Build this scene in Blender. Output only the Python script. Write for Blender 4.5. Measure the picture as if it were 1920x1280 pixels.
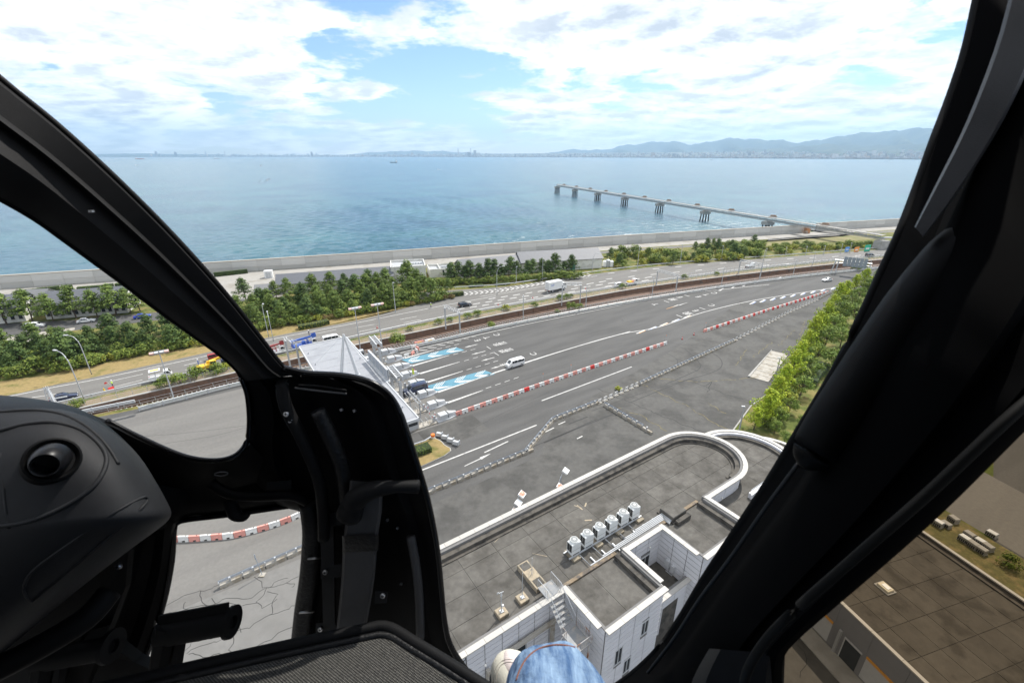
import bpy, bmesh, math, random
from mathutils import Vector, Matrix
R = math.radians
for o in list(bpy.data.objects):
    bpy.data.objects.remove(o, do_unlink=True)
scene = bpy.context.scene
COL = scene.collection

# ------------------------------------------------------------------ camera
F_PX, CAM_H, HOR = 853.0, 48.0, 349.0          # focal length and horizon offset in pixels of a 1920 wide frame
PITCH = math.atan(HOR / F_PX)
SP, CP = math.sin(PITCH), math.cos(PITCH)
cam_data = bpy.data.cameras.new('camera')
cam = bpy.data.objects.new('camera', cam_data)
COL.objects.link(cam)
cam.location = (0, 0, CAM_H)
cam.rotation_euler = (math.pi / 2 - PITCH, 0, 0)
cam_data.sensor_width = 36.0
cam_data.lens = 36.0 * F_PX / 1920.0
cam_data.clip_start = 0.02
cam_data.clip_end = 90000
cam_data.dof.use_dof = True
cam_data.dof.focus_distance = 90.0
cam_data.dof.aperture_fstop = 9.0
scene.camera = cam

# ------------------------------------------------------------------ sky, clouds and sun
SUN_EL, SUN_ROT = R(52), R(36)
world = bpy.data.worlds.new('World')
scene.world = world
world.use_nodes = True
wn, wl = world.node_tree.nodes, world.node_tree.links
wn.clear()
def wnode(t, **kw):
    n = wn.new(t)
    for k, v in kw.items():
        setattr(n, k, v)
    return n
def wmath(op, a, b=None, clamp=False):
    n = wnode('ShaderNodeMath', operation=op, use_clamp=clamp)
    for i, x in enumerate((a, b)):
        if x is None:
            continue
        if isinstance(x, (int, float)):
            n.inputs[i].default_value = x
        else:
            wl.new(x, n.inputs[i])
    return n.outputs[0]
sky = wnode('ShaderNodeTexSky', sky_type='NISHITA', sun_disc=False)
sky.sun_elevation, sky.sun_rotation = SUN_EL, SUN_ROT
sky.altitude, sky.air_density, sky.dust_density, sky.ozone_density = 0, 1.0, 0.1, 2.0
tc = wnode('ShaderNodeTexCoord')
sep = wnode('ShaderNodeSeparateXYZ'); wl.new(tc.outputs['Generated'], sep.inputs[0])
zz = wmath('ADD', wmath('MAXIMUM', sep.outputs[2], 0.0), 0.17)
cx = wmath('DIVIDE', sep.outputs[0], zz)
cy = wmath('DIVIDE', sep.outputs[1], zz)
comb = wnode('ShaderNodeCombineXYZ'); wl.new(cx, comb.inputs[0]); wl.new(cy, comb.inputs[1])
CLOUD_OFF = (3.1, 7.7, 0.4)
def cloud_noise(off, scale, detail, rough, dist=0.0):
    mp = wnode('ShaderNodeMapping')
    mp.inputs['Location'].default_value = (CLOUD_OFF[0] + off[0], CLOUD_OFF[1] + off[1], CLOUD_OFF[2])
    wl.new(comb.outputs[0], mp.inputs['Vector'])
    n = wnode('ShaderNodeTexNoise', noise_dimensions='3D')
    n.inputs['Scale'].default_value, n.inputs['Detail'].default_value = scale, detail
    n.inputs['Roughness'].default_value = rough
    n.inputs['Distortion'].default_value = dist
    wl.new(mp.outputs[0], n.inputs['Vector'])
    return n.outputs['Fac']
big = cloud_noise((0, 0), 0.55, 3, 0.5)
fine = cloud_noise((0, 0), 1.5, 12, 0.60, 0.15)
fine2 = cloud_noise((-0.07, -0.10), 1.5, 9, 0.58, 0.15)
dens = wmath('ADD', wmath('MULTIPLY', big, 0.55), wmath('MULTIPLY', fine, 0.75))
mr = wnode('ShaderNodeMapRange', interpolation_type='SMOOTHSTEP', clamp=True)
mr.inputs['From Min'].default_value, mr.inputs['From Max'].default_value = 0.572, 0.640
wl.new(dens, mr.inputs['Value'])
shade = wnode('ShaderNodeMapRange', clamp=True)
shade.inputs['From Min'].default_value, shade.inputs['From Max'].default_value = -0.07, 0.08
shade.inputs['To Min'].default_value, shade.inputs['To Max'].default_value = 0.0, 1.0
wl.new(wmath('SUBTRACT', fine, fine2), shade.inputs['Value'])
thick = wnode('ShaderNodeMapRange', clamp=True)
thick.inputs['From Min'].default_value, thick.inputs['From Max'].default_value = 0.66, 0.86
thick.inputs['To Min'].default_value, thick.inputs['To Max'].default_value = 0.0, 0.5
wl.new(dens, thick.inputs['Value'])
cmix = wnode('ShaderNodeMix', data_type='RGBA')
CLOUD_DARK, CLOUD_LIGHT = (3.0, 3.2, 3.55, 1), (7.6, 7.65, 7.7, 1)
cmix.inputs['A'].default_value, cmix.inputs['B'].default_value = CLOUD_LIGHT, CLOUD_DARK
wl.new(wmath('MULTIPLY', wmath('ADD', shade.outputs[0], thick.outputs[0]), 0.72, True), cmix.inputs['Factor'])
fade = wnode('ShaderNodeMapRange', clamp=True)      # thin cloud towards the horizon
fade.inputs['From Min'].default_value, fade.inputs['From Max'].default_value = 0.0, 0.07
fade.inputs['To Min'].default_value, fade.inputs['To Max'].default_value = 0.55, 0.98
wl.new(sep.outputs[2], fade.inputs['Value'])
smix = wnode('ShaderNodeMix', data_type='RGBA')
wl.new(wmath('MULTIPLY', mr.outputs[0], fade.outputs[0]), smix.inputs['Factor'])
skyc = wnode('ShaderNodeMix', data_type='RGBA', blend_type='MULTIPLY')
skyc.inputs['Factor'].default_value = 1.0
skyc.inputs['B'].default_value = (0.54, 0.60, 0.73, 1)
wl.new(sky.outputs[0], skyc.inputs['A'])
wl.new(skyc.outputs['Result'], smix.inputs['A'])
wl.new(cmix.outputs['Result'], smix.inputs['B'])
bg = wnode('ShaderNodeBackground'); bg.inputs['Strength'].default_value = 0.13
wl.new(smix.outputs['Result'], bg.inputs['Color'])
wo = wnode('ShaderNodeOutputWorld'); wl.new(bg.outputs[0], wo.inputs['Surface'])

sun_data = bpy.data.lights.new('sun', 'SUN')
sun_data.energy, sun_data.angle, sun_data.color = 3.4, R(0.55), (1.0, 0.955, 0.89)
sun = bpy.data.objects.new('sun', sun_data); COL.objects.link(sun)
SUN_DIR = Vector((math.sin(SUN_ROT) * math.cos(SUN_EL), math.cos(SUN_ROT) * math.cos(SUN_EL), math.sin(SUN_EL)))
sun.rotation_euler = SUN_DIR.to_track_quat('Z', 'Y').to_euler()
sun.location = (60, 80, 140)

vs = scene.view_settings
vs.view_transform, vs.look, vs.gamma, vs.exposure = 'Standard', 'None', 1.0, 0.88
vs.use_curve_mapping = False
try:
    scene.cycles.max_bounces = 6
    scene.cycles.transparent_max_bounces = 12
    scene.cycles.volume_bounces = 0
    scene.cycles.use_denoising = True
    scene.cycles.sample_clamp_indirect = 8.0
except Exception:
    pass

# ------------------------------------------------------------------ survey: picture point -> place
def G(u, v, z=0.0):
    t = (CAM_H - z) / (F_PX * SP + (v - 640) * CP)
    return Vector(((u - 960) * t, (F_PX * CP - (v - 640) * SP) * t, z))
def PX(p):
    dz = p[2] - CAM_H
    d = p[1] * CP - dz * SP
    return 960 + F_PX * p[0] / d, 640 - F_PX * (p[1] * SP + dz * CP) / d, d
def top_height(ub, vb, vt, z=0.0):
    """height of a post whose foot and head are seen at rows vb and vt"""
    b = G(ub, vb, z)
    lo, hi = 0.0, 60.0
    for _ in range(40):
        m = (lo + hi) / 2
        if PX((b.x, b.y, z + m))[1] > vt: lo = m
        else: hi = m
    return lo
ANG = R(34.0)
AX, AY = math.cos(ANG), math.sin(ANG)
ORG = Vector((-11.098, 78.711, 0))
def L(s, t, z=0.0):
    """plaza grid: s along the lanes, t across them towards the terminal building"""
    return Vector((ORG.x + AX * s + AY * t, ORG.y + AY * s - AX * t, z))
def ST(u, v, z=0.0):
    p = G(u, v, z) - ORG
    return p.x * AX + p.y * AY, p.x * AY - p.y * AX

# ------------------------------------------------------------------ mesh helpers
class MB:
    def __init__(self):
        self.v, self.f, self.m = [], [], []
        self.mi = 0
    def add(self, vs_, fs):
        b = len(self.v)
        self.v += [tuple(x) for x in vs_]
        for f in fs:
            self.f.append(tuple(b + i for i in f)); self.m.append(self.mi)
        return self
    def box(self, c, s, rz=0.0, taper=1.0):
        x, y, z = s[0] / 2, s[1] / 2, s[2] / 2
        ca, sa = math.cos(rz), math.sin(rz)
        P = []
        for k, dz in ((1.0, -z), (taper, z)):
            for dx, dy in ((-x, -y), (x, -y), (x, y), (-x, y)):
                dx *= k; dy *= k
                P.append((c[0] + dx * ca - dy * sa, c[1] + dx * sa + dy * ca, c[2] + dz))
        return self.add(P, [(3, 2, 1, 0), (4, 5, 6, 7), (0, 1, 5, 4), (1, 2, 6, 5), (2, 3, 7, 6), (3, 0, 4, 7)])
    def bbox(self, lo, hi, bev=0.0):
        if bev <= 0:
            return self.box([(a + b) / 2 for a, b in zip(lo, hi)], [b - a for a, b in zip(lo, hi)])
        x0, y0, z0 = lo; x1, y1, z1 = hi; b = bev
        def ring(i, z): return [(x0 + i, y0 + i, z), (x1 - i, y0 + i, z), (x1 - i, y1 - i, z), (x0 + i, y1 - i, z)]
        return self.loft([ring(0, z0), ring(0, z1 - b), ring(b, z1)], True)
    def prism(self, poly, z0, z1):
        n = len(poly)
        P = [(p[0], p[1], z0) for p in poly] + [(p[0], p[1], z1) for p in poly]
        fs = [tuple(range(n, 2 * n)), tuple(range(n - 1, -1, -1))]
        fs += [(i, (i + 1) % n, n + (i + 1) % n, n + i) for i in range(n)]
        return self.add(P, fs)
    def sheet(self, poly, z=None):
        return self.add([(p[0], p[1], p[2] if z is None else z) for p in poly], [tuple(range(len(poly)))])
    def loft(self, secs, cap=True, closed=True, loop=False):
        n = len(secs[0]); P = [q for s in secs for q in s]; fs = []
        m = len(secs)
        for i in range(m if loop else m - 1):
            for j in range(n if closed else n - 1):
                a, b = i * n + j, i * n + (j + 1) % n
                c, d = ((i + 1) % m) * n + (j + 1) % n, ((i + 1) % m) * n + j
                fs.append((a, b, c, d))
        if cap and not loop:
            fs.append(tuple(range(n - 1, -1, -1)))
            fs.append(tuple(range((m - 1) * n, m * n)))
        return self.add(P, fs)
    def tube(self, pts, r, n=6, cap=True, up=None):
        pts = [Vector(p) for p in pts]
        rs = r if isinstance(r, (list, tuple)) else [r] * len(pts)
        secs = []
        for i, p in enumerate(pts):
            d = (pts[min(i + 1, len(pts) - 1)] - pts[max(i - 1, 0)]).normalized()
            ref = Vector(up) if up else (Vector((0, 0, 1)) if abs(d.z) < 0.9 else Vector((1, 0, 0)))
            x = d.cross(ref).normalized(); y = x.cross(d)
            secs.append([p + (x * math.cos(a) + y * math.sin(a)) * rs[i] for a in [2 * math.pi * k / n + math.pi / n for k in range(n)]])
        return self.loft(secs, cap)
    def cyl(self, c, r, h, n=12, r2=None):
        c = Vector(c)
        r2 = r if r2 is None else r2
        ring = lambda rr, z: [(c.x + rr * math.cos(2 * math.pi * k / n), c.y + rr * math.sin(2 * math.pi * k / n), z) for k in range(n)]
        return self.loft([ring(r, c.z), ring(r2, c.z + h)], True)
    def sweep(self, path, prof):
        """profile (across, up) swept along a path of points; across is to the right of travel"""
        path = [Vector(p) for p in path]
        secs = []
        for i, p in enumerate(path):
            a = (p - path[i - 1]) if i else (path[1] - p)
            b = (path[i + 1] - p) if i < len(path) - 1 else a
            a = Vector((a.x, a.y, 0)).normalized(); b = Vector((b.x, b.y, 0)).normalized()
            d = (a + b).normalized()
            k = 1.0 / max(0.4, d.dot(a))
            rt = Vector((d.y, -d.x, 0))
            secs.append([p + rt * (q[0] * k) + Vector((0, 0, q[1])) for q in prof])
        return self.loft(secs, True)
    def mesh(self, name, mats, smooth=False, fix=True):
        me = bpy.data.meshes.new(name)
        me.from_pydata(self.v, [], self.f)
        for m in (mats if isinstance(mats, (list, tuple)) else [mats]):
            me.materials.append(m)
        if any(self.m):
            me.polygons.foreach_set('material_index', self.m)
        if fix:
            bm = bmesh.new(); bm.from_mesh(me)
            bmesh.ops.recalc_face_normals(bm, faces=bm.faces)
            bm.to_mesh(me); bm.free()
        if smooth is True:
            me.polygons.foreach_set('use_smooth', [True] * len(me.polygons))
        elif smooth:
            me.polygons.foreach_set('use_smooth', [True] * len(me.polygons))
            me.set_sharp_from_angle(angle=R(smooth))
        me.update()
        return me
    def build(self, name, mats, parent=None, smooth=False, loc=None, rz=None, fix=True):
        return link(name, self.mesh(name, mats, smooth, fix), parent, loc, rz)

def link(name, me, parent=None, loc=None, rz=None):
    o = bpy.data.objects.new(name, me)
    COL.objects.link(o)
    if parent is not None: o.parent = parent
    if loc is not None: o.location = loc
    if rz is not None: o.rotation_euler = (0, 0, rz)
    return o
def tag(o, label=None, cat=None, group=None, kind=None):
    if label: o['label'] = label
    if cat: o['category'] = cat
    if group: o['group'] = group
    if kind: o['kind'] = kind
    return o
def thing(name, label, cat, loc=(0, 0, 0), rz=0.0, group=None):
    o = bpy.data.objects.new(name, None)
    o.empty_display_size = 0.3
    COL.objects.link(o)
    o.location = loc; o.rotation_euler = (0, 0, rz)
    return tag(o, label, cat, group)
def copy_tree(o, parent=None):
    c = o.copy(); COL.objects.link(c)
    if parent is not None: c.parent = parent
    for ch in [x for x in KIDS.get(o.name, ())]:
        copy_tree(ch, c)
    return c
KIDS = {}
def remember(o):
    """note a prototype's children once, so that copies are cheap"""
    ch = [x for x in o.children]
    KIDS[o.name] = ch
    for x in ch: remember(x)
    return o
def dup(proto, loc, rz=0.0, label=None, group=None, scale=None):
    c = copy_tree(proto)
    c.location = loc; c.rotation_euler = (0, 0, rz)
    if scale is not None: c.scale = (scale, scale, scale) if isinstance(scale, (int, float)) else scale
    if label: c['label'] = label
    if group: c['group'] = group
    return c
class Proto:
    """first call places the prototype itself, later calls place copies"""
    def __init__(self, root): self.root, self.used = remember(root), False
    def put(self, loc, rz=0.0, label=None, group=None, scale=None):
        if self.used: return dup(self.root, loc, rz, label, group, scale)
        self.used = True
        o = self.root
        o.location = loc; o.rotation_euler = (0, 0, rz)
        if scale is not None: o.scale = (scale, scale, scale) if isinstance(scale, (int, float)) else scale
        return tag(o, label, None, group)
def resample(path, step):
    path = [Vector(p) for p in path]; out = []; carry = 0.0
    for a, b in zip(path, path[1:]):
        d = (b - a).length; x = carry
        while x < d:
            out.append((a.lerp(b, x / d), (b - a).normalized())); x += step
        carry = x - d
    return out
def smooth_path(path, n=4):
    """Catmull-Rom through the points"""
    P = [Vector(p) for p in path]; out = []
    for i in range(len(P) - 1):
        p0, p1, p2, p3 = P[max(i - 1, 0)], P[i], P[i + 1], P[min(i + 2, len(P) - 1)]
        for k in range(n):
            t = k / n
            out.append(0.5 * ((2 * p1) + (p2 - p0) * t + (2 * p0 - 5 * p1 + 4 * p2 - p3) * t * t + (3 * p1 - p0 - 3 * p2 + p3) * t ** 3))
    out.append(P[-1])
    return out
def offset(path, d):
    """shift a level path to the right of travel by d"""
    out = []
    for i, p in enumerate(path):
        a = path[min(i + 1, len(path) - 1)] - path[max(i - 1, 0)]
        a = Vector((a.x, a.y, 0)).normalized()
        out.append(p + Vector((a.y, -a.x, 0)) * d)
    return out
def ribbon(mb, path, w, z):
    a, b = offset(path, -w / 2), offset(path, w / 2)
    for i in range(len(path) - 1):
        mb.add([(a[i].x, a[i].y, z), (b[i].x, b[i].y, z), (b[i + 1].x, b[i + 1].y, z), (a[i + 1].x, a[i + 1].y, z)], [(0, 1, 2, 3)])
def clip(poly, axis, val, keep_less):
    out = []
    n = len(poly)
    for i in range(n):
        p, q = poly[i], poly[(i + 1) % n]
        ip = (p[axis] <= val) == keep_less; iq = (q[axis] <= val) == keep_less
        if ip: out.append(p)
        if ip != iq and q[axis] != p[axis]:
            t = (val - p[axis]) / (q[axis] - p[axis])
            out.append((p[0] + (q[0] - p[0]) * t, p[1] + (q[1] - p[1]) * t))
    return out
def cell(poly, x0, x1, y0, y1):
    for ax_, v_, less in ((0, x0, False), (0, x1, True), (1, y0, False), (1, y1, True)):
        if len(poly) < 3: return []
        poly = clip(poly, ax_, v_, less)
    return poly

# ------------------------------------------------------------------ materials
MATS = {}
def mat(name, col, rough=0.7, var=0.12, scale=1.5, bump=0.0, bscale=None, metal=0.0, col2=None, c2scale=0.3, c2lo=0.5, c2hi=0.62,
        stretch=None, rnd=0.0, spec=0.5, detail=6, coat=0.0):
    """procedural surface: base colour with two-scale noise, an optional second colour in patches, optional relief"""
    m = bpy.data.materials.new(name); m.use_nodes = True
    nt = m.node_tree; N, K = nt.nodes, nt.links
    b = N['Principled BSDF']
    b.inputs['Roughness'].default_value = rough
    b.inputs['Metallic'].default_value = metal
    b.inputs['Specular IOR Level'].default_value = spec
    b.inputs['Coat Weight'].default_value = coat
    tcn = N.new('ShaderNodeTexCoord')
    src = tcn.outputs['Object']
    if stretch:
        mp = N.new('ShaderNodeMapping')
        mp.inputs['Rotation'].default_value = (0, 0, -ANG)
        mp2 = N.new('ShaderNodeMapping'); mp2.inputs['Scale'].default_value = stretch
        K.new(src, mp.inputs[0]); K.new(mp.outputs[0], mp2.inputs[0]); ssrc = mp2.outputs[0]
    else:
        ssrc = src
    def noise(s, d=detail, rg=0.6, v=None):
        n = N.new('ShaderNodeTexNoise')
        n.inputs['Scale'].default_value, n.inputs['Detail'].default_value, n.inputs['Roughness'].default_value = s, d, rg
        K.new(v or src, n.inputs['Vector'])
        return n.outputs['Fac']
    def rng(x, a, c, lo, hi):
        n = N.new('ShaderNodeMapRange')
        for k, q in zip(('From Min', 'From Max', 'To Min', 'To Max'), (a, c, lo, hi)): n.inputs[k].default_value = q
        K.new(x, n.inputs['Value']); return n.outputs[0]
    base = N.new('ShaderNodeMix'); base.data_type = 'RGBA'
    base.inputs['A'].default_value = (*col, 1)
    base.inputs['B'].default_value = (*(col2 or col), 1)
    if col2: K.new(rng(noise(c2scale, v=ssrc), c2lo, c2hi, 0, 1), base.inputs['Factor'])
    else: base.inputs['Factor'].default_value = 0
    out = base.outputs['Result']
    if var > 0 or rnd > 0:
        hv = N.new('ShaderNodeHueSaturation'); K.new(out, hv.inputs['Color'])
        val = rng(noise(scale), 0.25, 0.75, 1 - var, 1 + var)
        if rnd > 0:
            oi = N.new('ShaderNodeObjectInfo')
            mm = N.new('ShaderNodeMath'); mm.operation = 'MULTIPLY'
            K.new(val, mm.inputs[0]); K.new(rng(oi.outputs['Random'], 0, 1, 1 - rnd, 1 + rnd), mm.inputs[1]); val = mm.outputs[0]
        K.new(val, hv.inputs['Value']); out = hv.outputs[0]
    K.new(out, b.inputs['Base Color'])
    if bump > 0:
        bp = N.new('ShaderNodeBump'); bp.inputs['Strength'].default_value = 1.0; bp.inputs['Distance'].default_value = bump
        K.new(noise(bscale or scale * 6), bp.inputs['Height']); K.new(bp.outputs[0], b.inputs['Normal'])
    MATS[name] = m
    return m
def clear_mat(name, col):
    m = bpy.data.materials.new(name); m.use_nodes = True
    N, K = m.node_tree.nodes, m.node_tree.links
    N.remove(N['Principled BSDF'])
    t = N.new('ShaderNodeBsdfTransparent'); t.inputs[0].default_value = (*col, 1)
    K.new(t.outputs[0], N['Material Output'].inputs['Surface'])
    return m
M_ASPH = mat('asphalt', (0.094, 0.0915, 0.088), 0.85, 0.13, 3.0, col2=(0.070, 0.0685, 0.066), c2scale=0.30, c2lo=0.42, c2hi=0.66, stretch=(0.16, 1.0, 1.0), spec=0.3)
M_ASPH_OLD = mat('asphalt_old', (0.094, 0.091, 0.085), 0.88, 0.16, 1.2, col2=(0.064, 0.062, 0.058), c2scale=0.16, c2lo=0.45, c2hi=0.6, spec=0.3)
M_ASPH_HWY = mat('asphalt_highway', (0.160, 0.153, 0.142), 0.85, 0.10, 2.0, col2=(0.135, 0.129, 0.121), c2scale=0.3, c2lo=0.42, c2hi=0.66, stretch=(0.1, 1.0, 1.0), spec=0.3)
M_ASPH_PALE = mat('asphalt_pale', (0.165, 0.160, 0.152), 0.9, 0.12, 1.2, col2=(0.150, 0.146, 0.138), c2scale=0.3, spec=0.3)
M_CONC = mat('concrete', (0.34, 0.33, 0.31), 0.85, 0.14, 1.0, col2=(0.27, 0.26, 0.24), c2scale=0.5, bump=0.004)
M_CONC_WALL = mat('seawall_concrete', (0.50, 0.49, 0.465), 0.85, 0.10, 0.5, col2=(0.40, 0.39, 0.37), c2scale=0.35, c2lo=0.48, c2hi=0.7, rnd=0.10)
M_CONC_PALE = mat('concrete_pale', (0.36, 0.335, 0.295), 0.85, 0.12, 1.5, col2=(0.25, 0.215, 0.165), c2scale=0.8)
M_PATH = mat('path_concrete', (0.30, 0.285, 0.26), 0.9, 0.12, 0.5, col2=(0.24, 0.22, 0.19), c2scale=0.15)
M_SOIL = mat('soil', (0.22, 0.165, 0.105), 0.95, 0.2, 0.8, col2=(0.16, 0.14, 0.06), c2scale=0.4, bump=0.02)
M_GRASS = mat('grass_ground', (0.085, 0.105, 0.022), 0.9, 0.25, 1.2, col2=(0.19, 0.16, 0.055), c2scale=0.25, c2lo=0.45, c2hi=0.6, bump=0.03, spec=0.2)
M_GRASS_DRY = mat('grass_dry', (0.26, 0.195, 0.085), 0.9, 0.2, 1.5, col2=(0.12, 0.12, 0.035), c2scale=0.3, c2lo=0.52, c2hi=0.68, bump=0.03, spec=0.2)
M_BALLAST = mat('ballast', (0.165, 0.112, 0.088), 0.95, 0.35, 6.0, bump=0.03, bscale=12)
M_RUST_WALL = mat('retaining_wall', (0.175, 0.105, 0.070), 0.9, 0.25, 0.8, col2=(0.115, 0.092, 0.075), c2scale=0.6)
M_RAIL = mat('rail_steel', (0.16, 0.11, 0.08), 0.5, 0.1, 2.0, metal=0.6)
M_WHITE = mat('road_paint', (0.52, 0.51, 0.49), 0.7, 0.10, 2.0, col2=(0.30, 0.295, 0.28), c2scale=1.6, c2lo=0.50, c2hi=0.68)
M_BLUEP = mat('blue_paint', (0.085, 0.24, 0.32), 0.7, 0.10, 2.0, col2=(0.065, 0.19, 0.26), c2scale=0.8)
M_YELP = mat('orange_paint', (0.70, 0.33, 0.06), 0.7, 0.1)
M_BLUEARROW = mat('blue_line_paint', (0.25, 0.36, 0.66), 0.7, 0.1)
M_TYRE = mat('tyre_mark', (0.040, 0.039, 0.038), 0.9, 0.2, 2.0)
M_CRACK = mat('crack_filler', (0.030, 0.029, 0.028), 0.9, 0.2)
M_CRACKW = mat('weedy_joint', (0.16, 0.13, 0.055), 0.95, 0.4, 1.2, col2=(0.05, 0.05, 0.045), c2scale=0.8)
M_STEEL = mat('galvanised_steel', (0.46, 0.475, 0.49), 0.45, 0.08, 2.0, metal=0.35)
M_WSTEEL = mat('white_steel', (0.49, 0.50, 0.51), 0.4, 0.06, 2.0)
M_BLUSTEEL = mat('rail_blue_grey', (0.33, 0.37, 0.43), 0.45, 0.08, 2.0, metal=0.3)
M_TILE = mat('white_tile', (0.60, 0.60, 0.625), 0.28, 0.04, 0.6, rnd=0.035, spec=0.6)
M_JOINT = mat('tile_joint', (0.16, 0.155, 0.15), 0.9)
M_COPING = mat('coping_stone', (0.41, 0.39, 0.357), 0.6, 0.08, 1.5, rnd=0.04)
M_ROOF = mat('roof_membrane', (0.112, 0.105, 0.094), 0.9, 0.22, 1.6, col2=(0.070, 0.065, 0.057), c2scale=0.45, c2lo=0.42, c2hi=0.66, rnd=0.10, spec=0.25)
M_ROOF_D = mat('gutter_dark', (0.085, 0.076, 0.064), 0.9, 0.3, 1.2, col2=(0.035, 0.032, 0.028), c2scale=0.8)  # dark brown grey with random darker patches
M_ROOF2 = mat('roof_brown', (0.088, 0.079, 0.066), 0.9, 0.22, 1.0, col2=(0.056, 0.050, 0.041), c2scale=0.35, rnd=0.10, spec=0.25)
M_SLATE = mat('slate_roof', (0.115, 0.120, 0.135), 0.6, 0.08, 1.0, rnd=0.05)
M_WALLW = mat('white_render', (0.66, 0.65, 0.61), 0.75, 0.06, 1.0, col2=(0.52, 0.51, 0.47), c2scale=0.4)
M_GREYW = mat('grey_render', (0.30, 0.30, 0.30), 0.75, 0.06)
M_GLASS = mat('window_glass', (0.03, 0.036, 0.042), 0.06, 0.0, spec=0.8)
M_DARK = mat('dark_void', (0.02, 0.02, 0.02), 0.7, 0.0)
M_RED = mat('red_plastic', (0.68, 0.045, 0.035), 0.45, 0.08, rnd=0.05)
M_PINK = mat('faded_red_plastic', (0.66, 0.29, 0.24), 0.55, 0.12, rnd=0.12)
M_WPLAST = mat('white_plastic', (0.70, 0.69, 0.66), 0.5, 0.10, rnd=0.08)
M_ORANGE = mat('orange_plastic', (0.80, 0.20, 0.03), 0.5, 0.05)
M_YELLOW = mat('yellow_paint', (0.75, 0.48, 0.03), 0.4, 0.05)
M_CARW = mat('car_white', (0.78, 0.78, 0.77), 0.25, 0.02, spec=0.6, coat=0.5)
M_CARK = mat('car_black', (0.02, 0.02, 0.024), 0.2, 0.0, spec=0.6, coat=0.6)
M_CARNAVY = mat('car_navy', (0.014, 0.022, 0.06), 0.2, 0.0, spec=0.6, coat=0.6)
M_CARBLUE = mat('car_blue', (0.02, 0.06, 0.42), 0.25, 0.0, spec=0.6, coat=0.6)
M_TRUCKBLUE = mat('truck_blue', (0.05, 0.13, 0.48), 0.4, 0.05)
M_CARRED = mat('car_red', (0.30, 0.03, 0.03), 0.3, 0.0, coat=0.5)
M_RUBBER = mat('rubber', (0.018, 0.018, 0.018), 0.85, 0.05)
M_LAMP = mat('lamp_lens', (0.75, 0.74, 0.70), 0.15, 0.0, spec=0.7)
M_TAIL = mat('tail_lens', (0.45, 0.02, 0.02), 0.2, 0.0)
M_CANOPY = mat('canopy_white', (0.29, 0.295, 0.31), 0.45, 0.05, 0.6, col2=(0.25, 0.255, 0.27), c2scale=0.3)
M_PILE = mat('pile_black', (0.03, 0.03, 0.032), 0.7, 0.1)
M_TRUNK = mat('bark', (0.085, 0.062, 0.045), 0.9, 0.25, 4.0)
M_SKIN = mat('skin', (0.55, 0.34, 0.25), 0.6, 0.03)

def text_mesh(txt, m, align='CENTER'):
    cu = bpy.data.curves.new('lettering', 'FONT'); cu.body = txt; cu.align_x = align; cu.align_y = 'CENTER'; cu.size = 1.0; cu.resolution_u = 3
    o = bpy.data.objects.new('lettering', cu); COL.objects.link(o)
    me = bpy.data.meshes.new_from_object(o.evaluated_get(bpy.context.evaluated_depsgraph_get()))
    bpy.data.objects.remove(o, do_unlink=True)
    me.materials.clear(); me.materials.append(m)
    return me

# ================================================================== THE SETTING
def water_mat():
    m = bpy.data.materials.new('sea_water'); m.use_nodes = True
    N, K = m.node_tree.nodes, m.node_tree.links
    b = N['Principled BSDF']
    b.inputs['IOR'].default_value = 1.33
    b.inputs['Roughness'].default_value = 0.22
    tcn = N.new('ShaderNodeTexCoord')
    mix = N.new('ShaderNodeMix'); mix.data_type = 'RGBA'
    mix.inputs['A'].default_value = (0.038, 0.098, 0.145, 1); mix.inputs['B'].default_value = (0.056, 0.145, 0.170, 1)
    n = N.new('ShaderNodeTexNoise'); n.inputs['Scale'].default_value = 0.012; n.inputs['Detail'].default_value = 4
    K.new(tcn.outputs['Object'], n.inputs['Vector'])
    r = N.new('ShaderNodeMapRange'); r.inputs['From Min'].default_value, r.inputs['From Max'].default_value = 0.38, 0.66
    K.new(n.outputs['Fac'], r.inputs['Value']); K.new(r.outputs[0], mix.inputs['Factor'])
    K.new(mix.outputs['Result'], b.inputs['Base Color'])
    mp = N.new('ShaderNodeMapping'); mp.inputs['Rotation'].default_value = (0, 0, R(-25)); mp.inputs['Scale'].default_value = (0.45, 1.0, 1.0)
    K.new(tcn.outputs['Object'], mp.inputs[0])
    def wave(s, d, dist, prev):
        q = N.new('ShaderNodeTexNoise'); q.inputs['Scale'].default_value = s; q.inputs['Detail'].default_value = d; q.inputs['Roughness'].default_value = 0.62
        K.new(mp.outputs[0], q.inputs['Vector'])
        p = N.new('ShaderNodeBump'); p.inputs['Distance'].default_value = dist; p.inputs['Strength'].default_value = 1.0
        K.new(q.outputs['Fac'], p.inputs['Height'])
        if prev: K.new(prev, p.inputs['Normal'])
        return p.outputs[0]
    K.new(wave(0.9, 3, 0.5, None), b.inputs['Normal'])
    return m
M_SEA = water_mat()
SEA_Z = -3.0
import numpy as np
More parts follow.
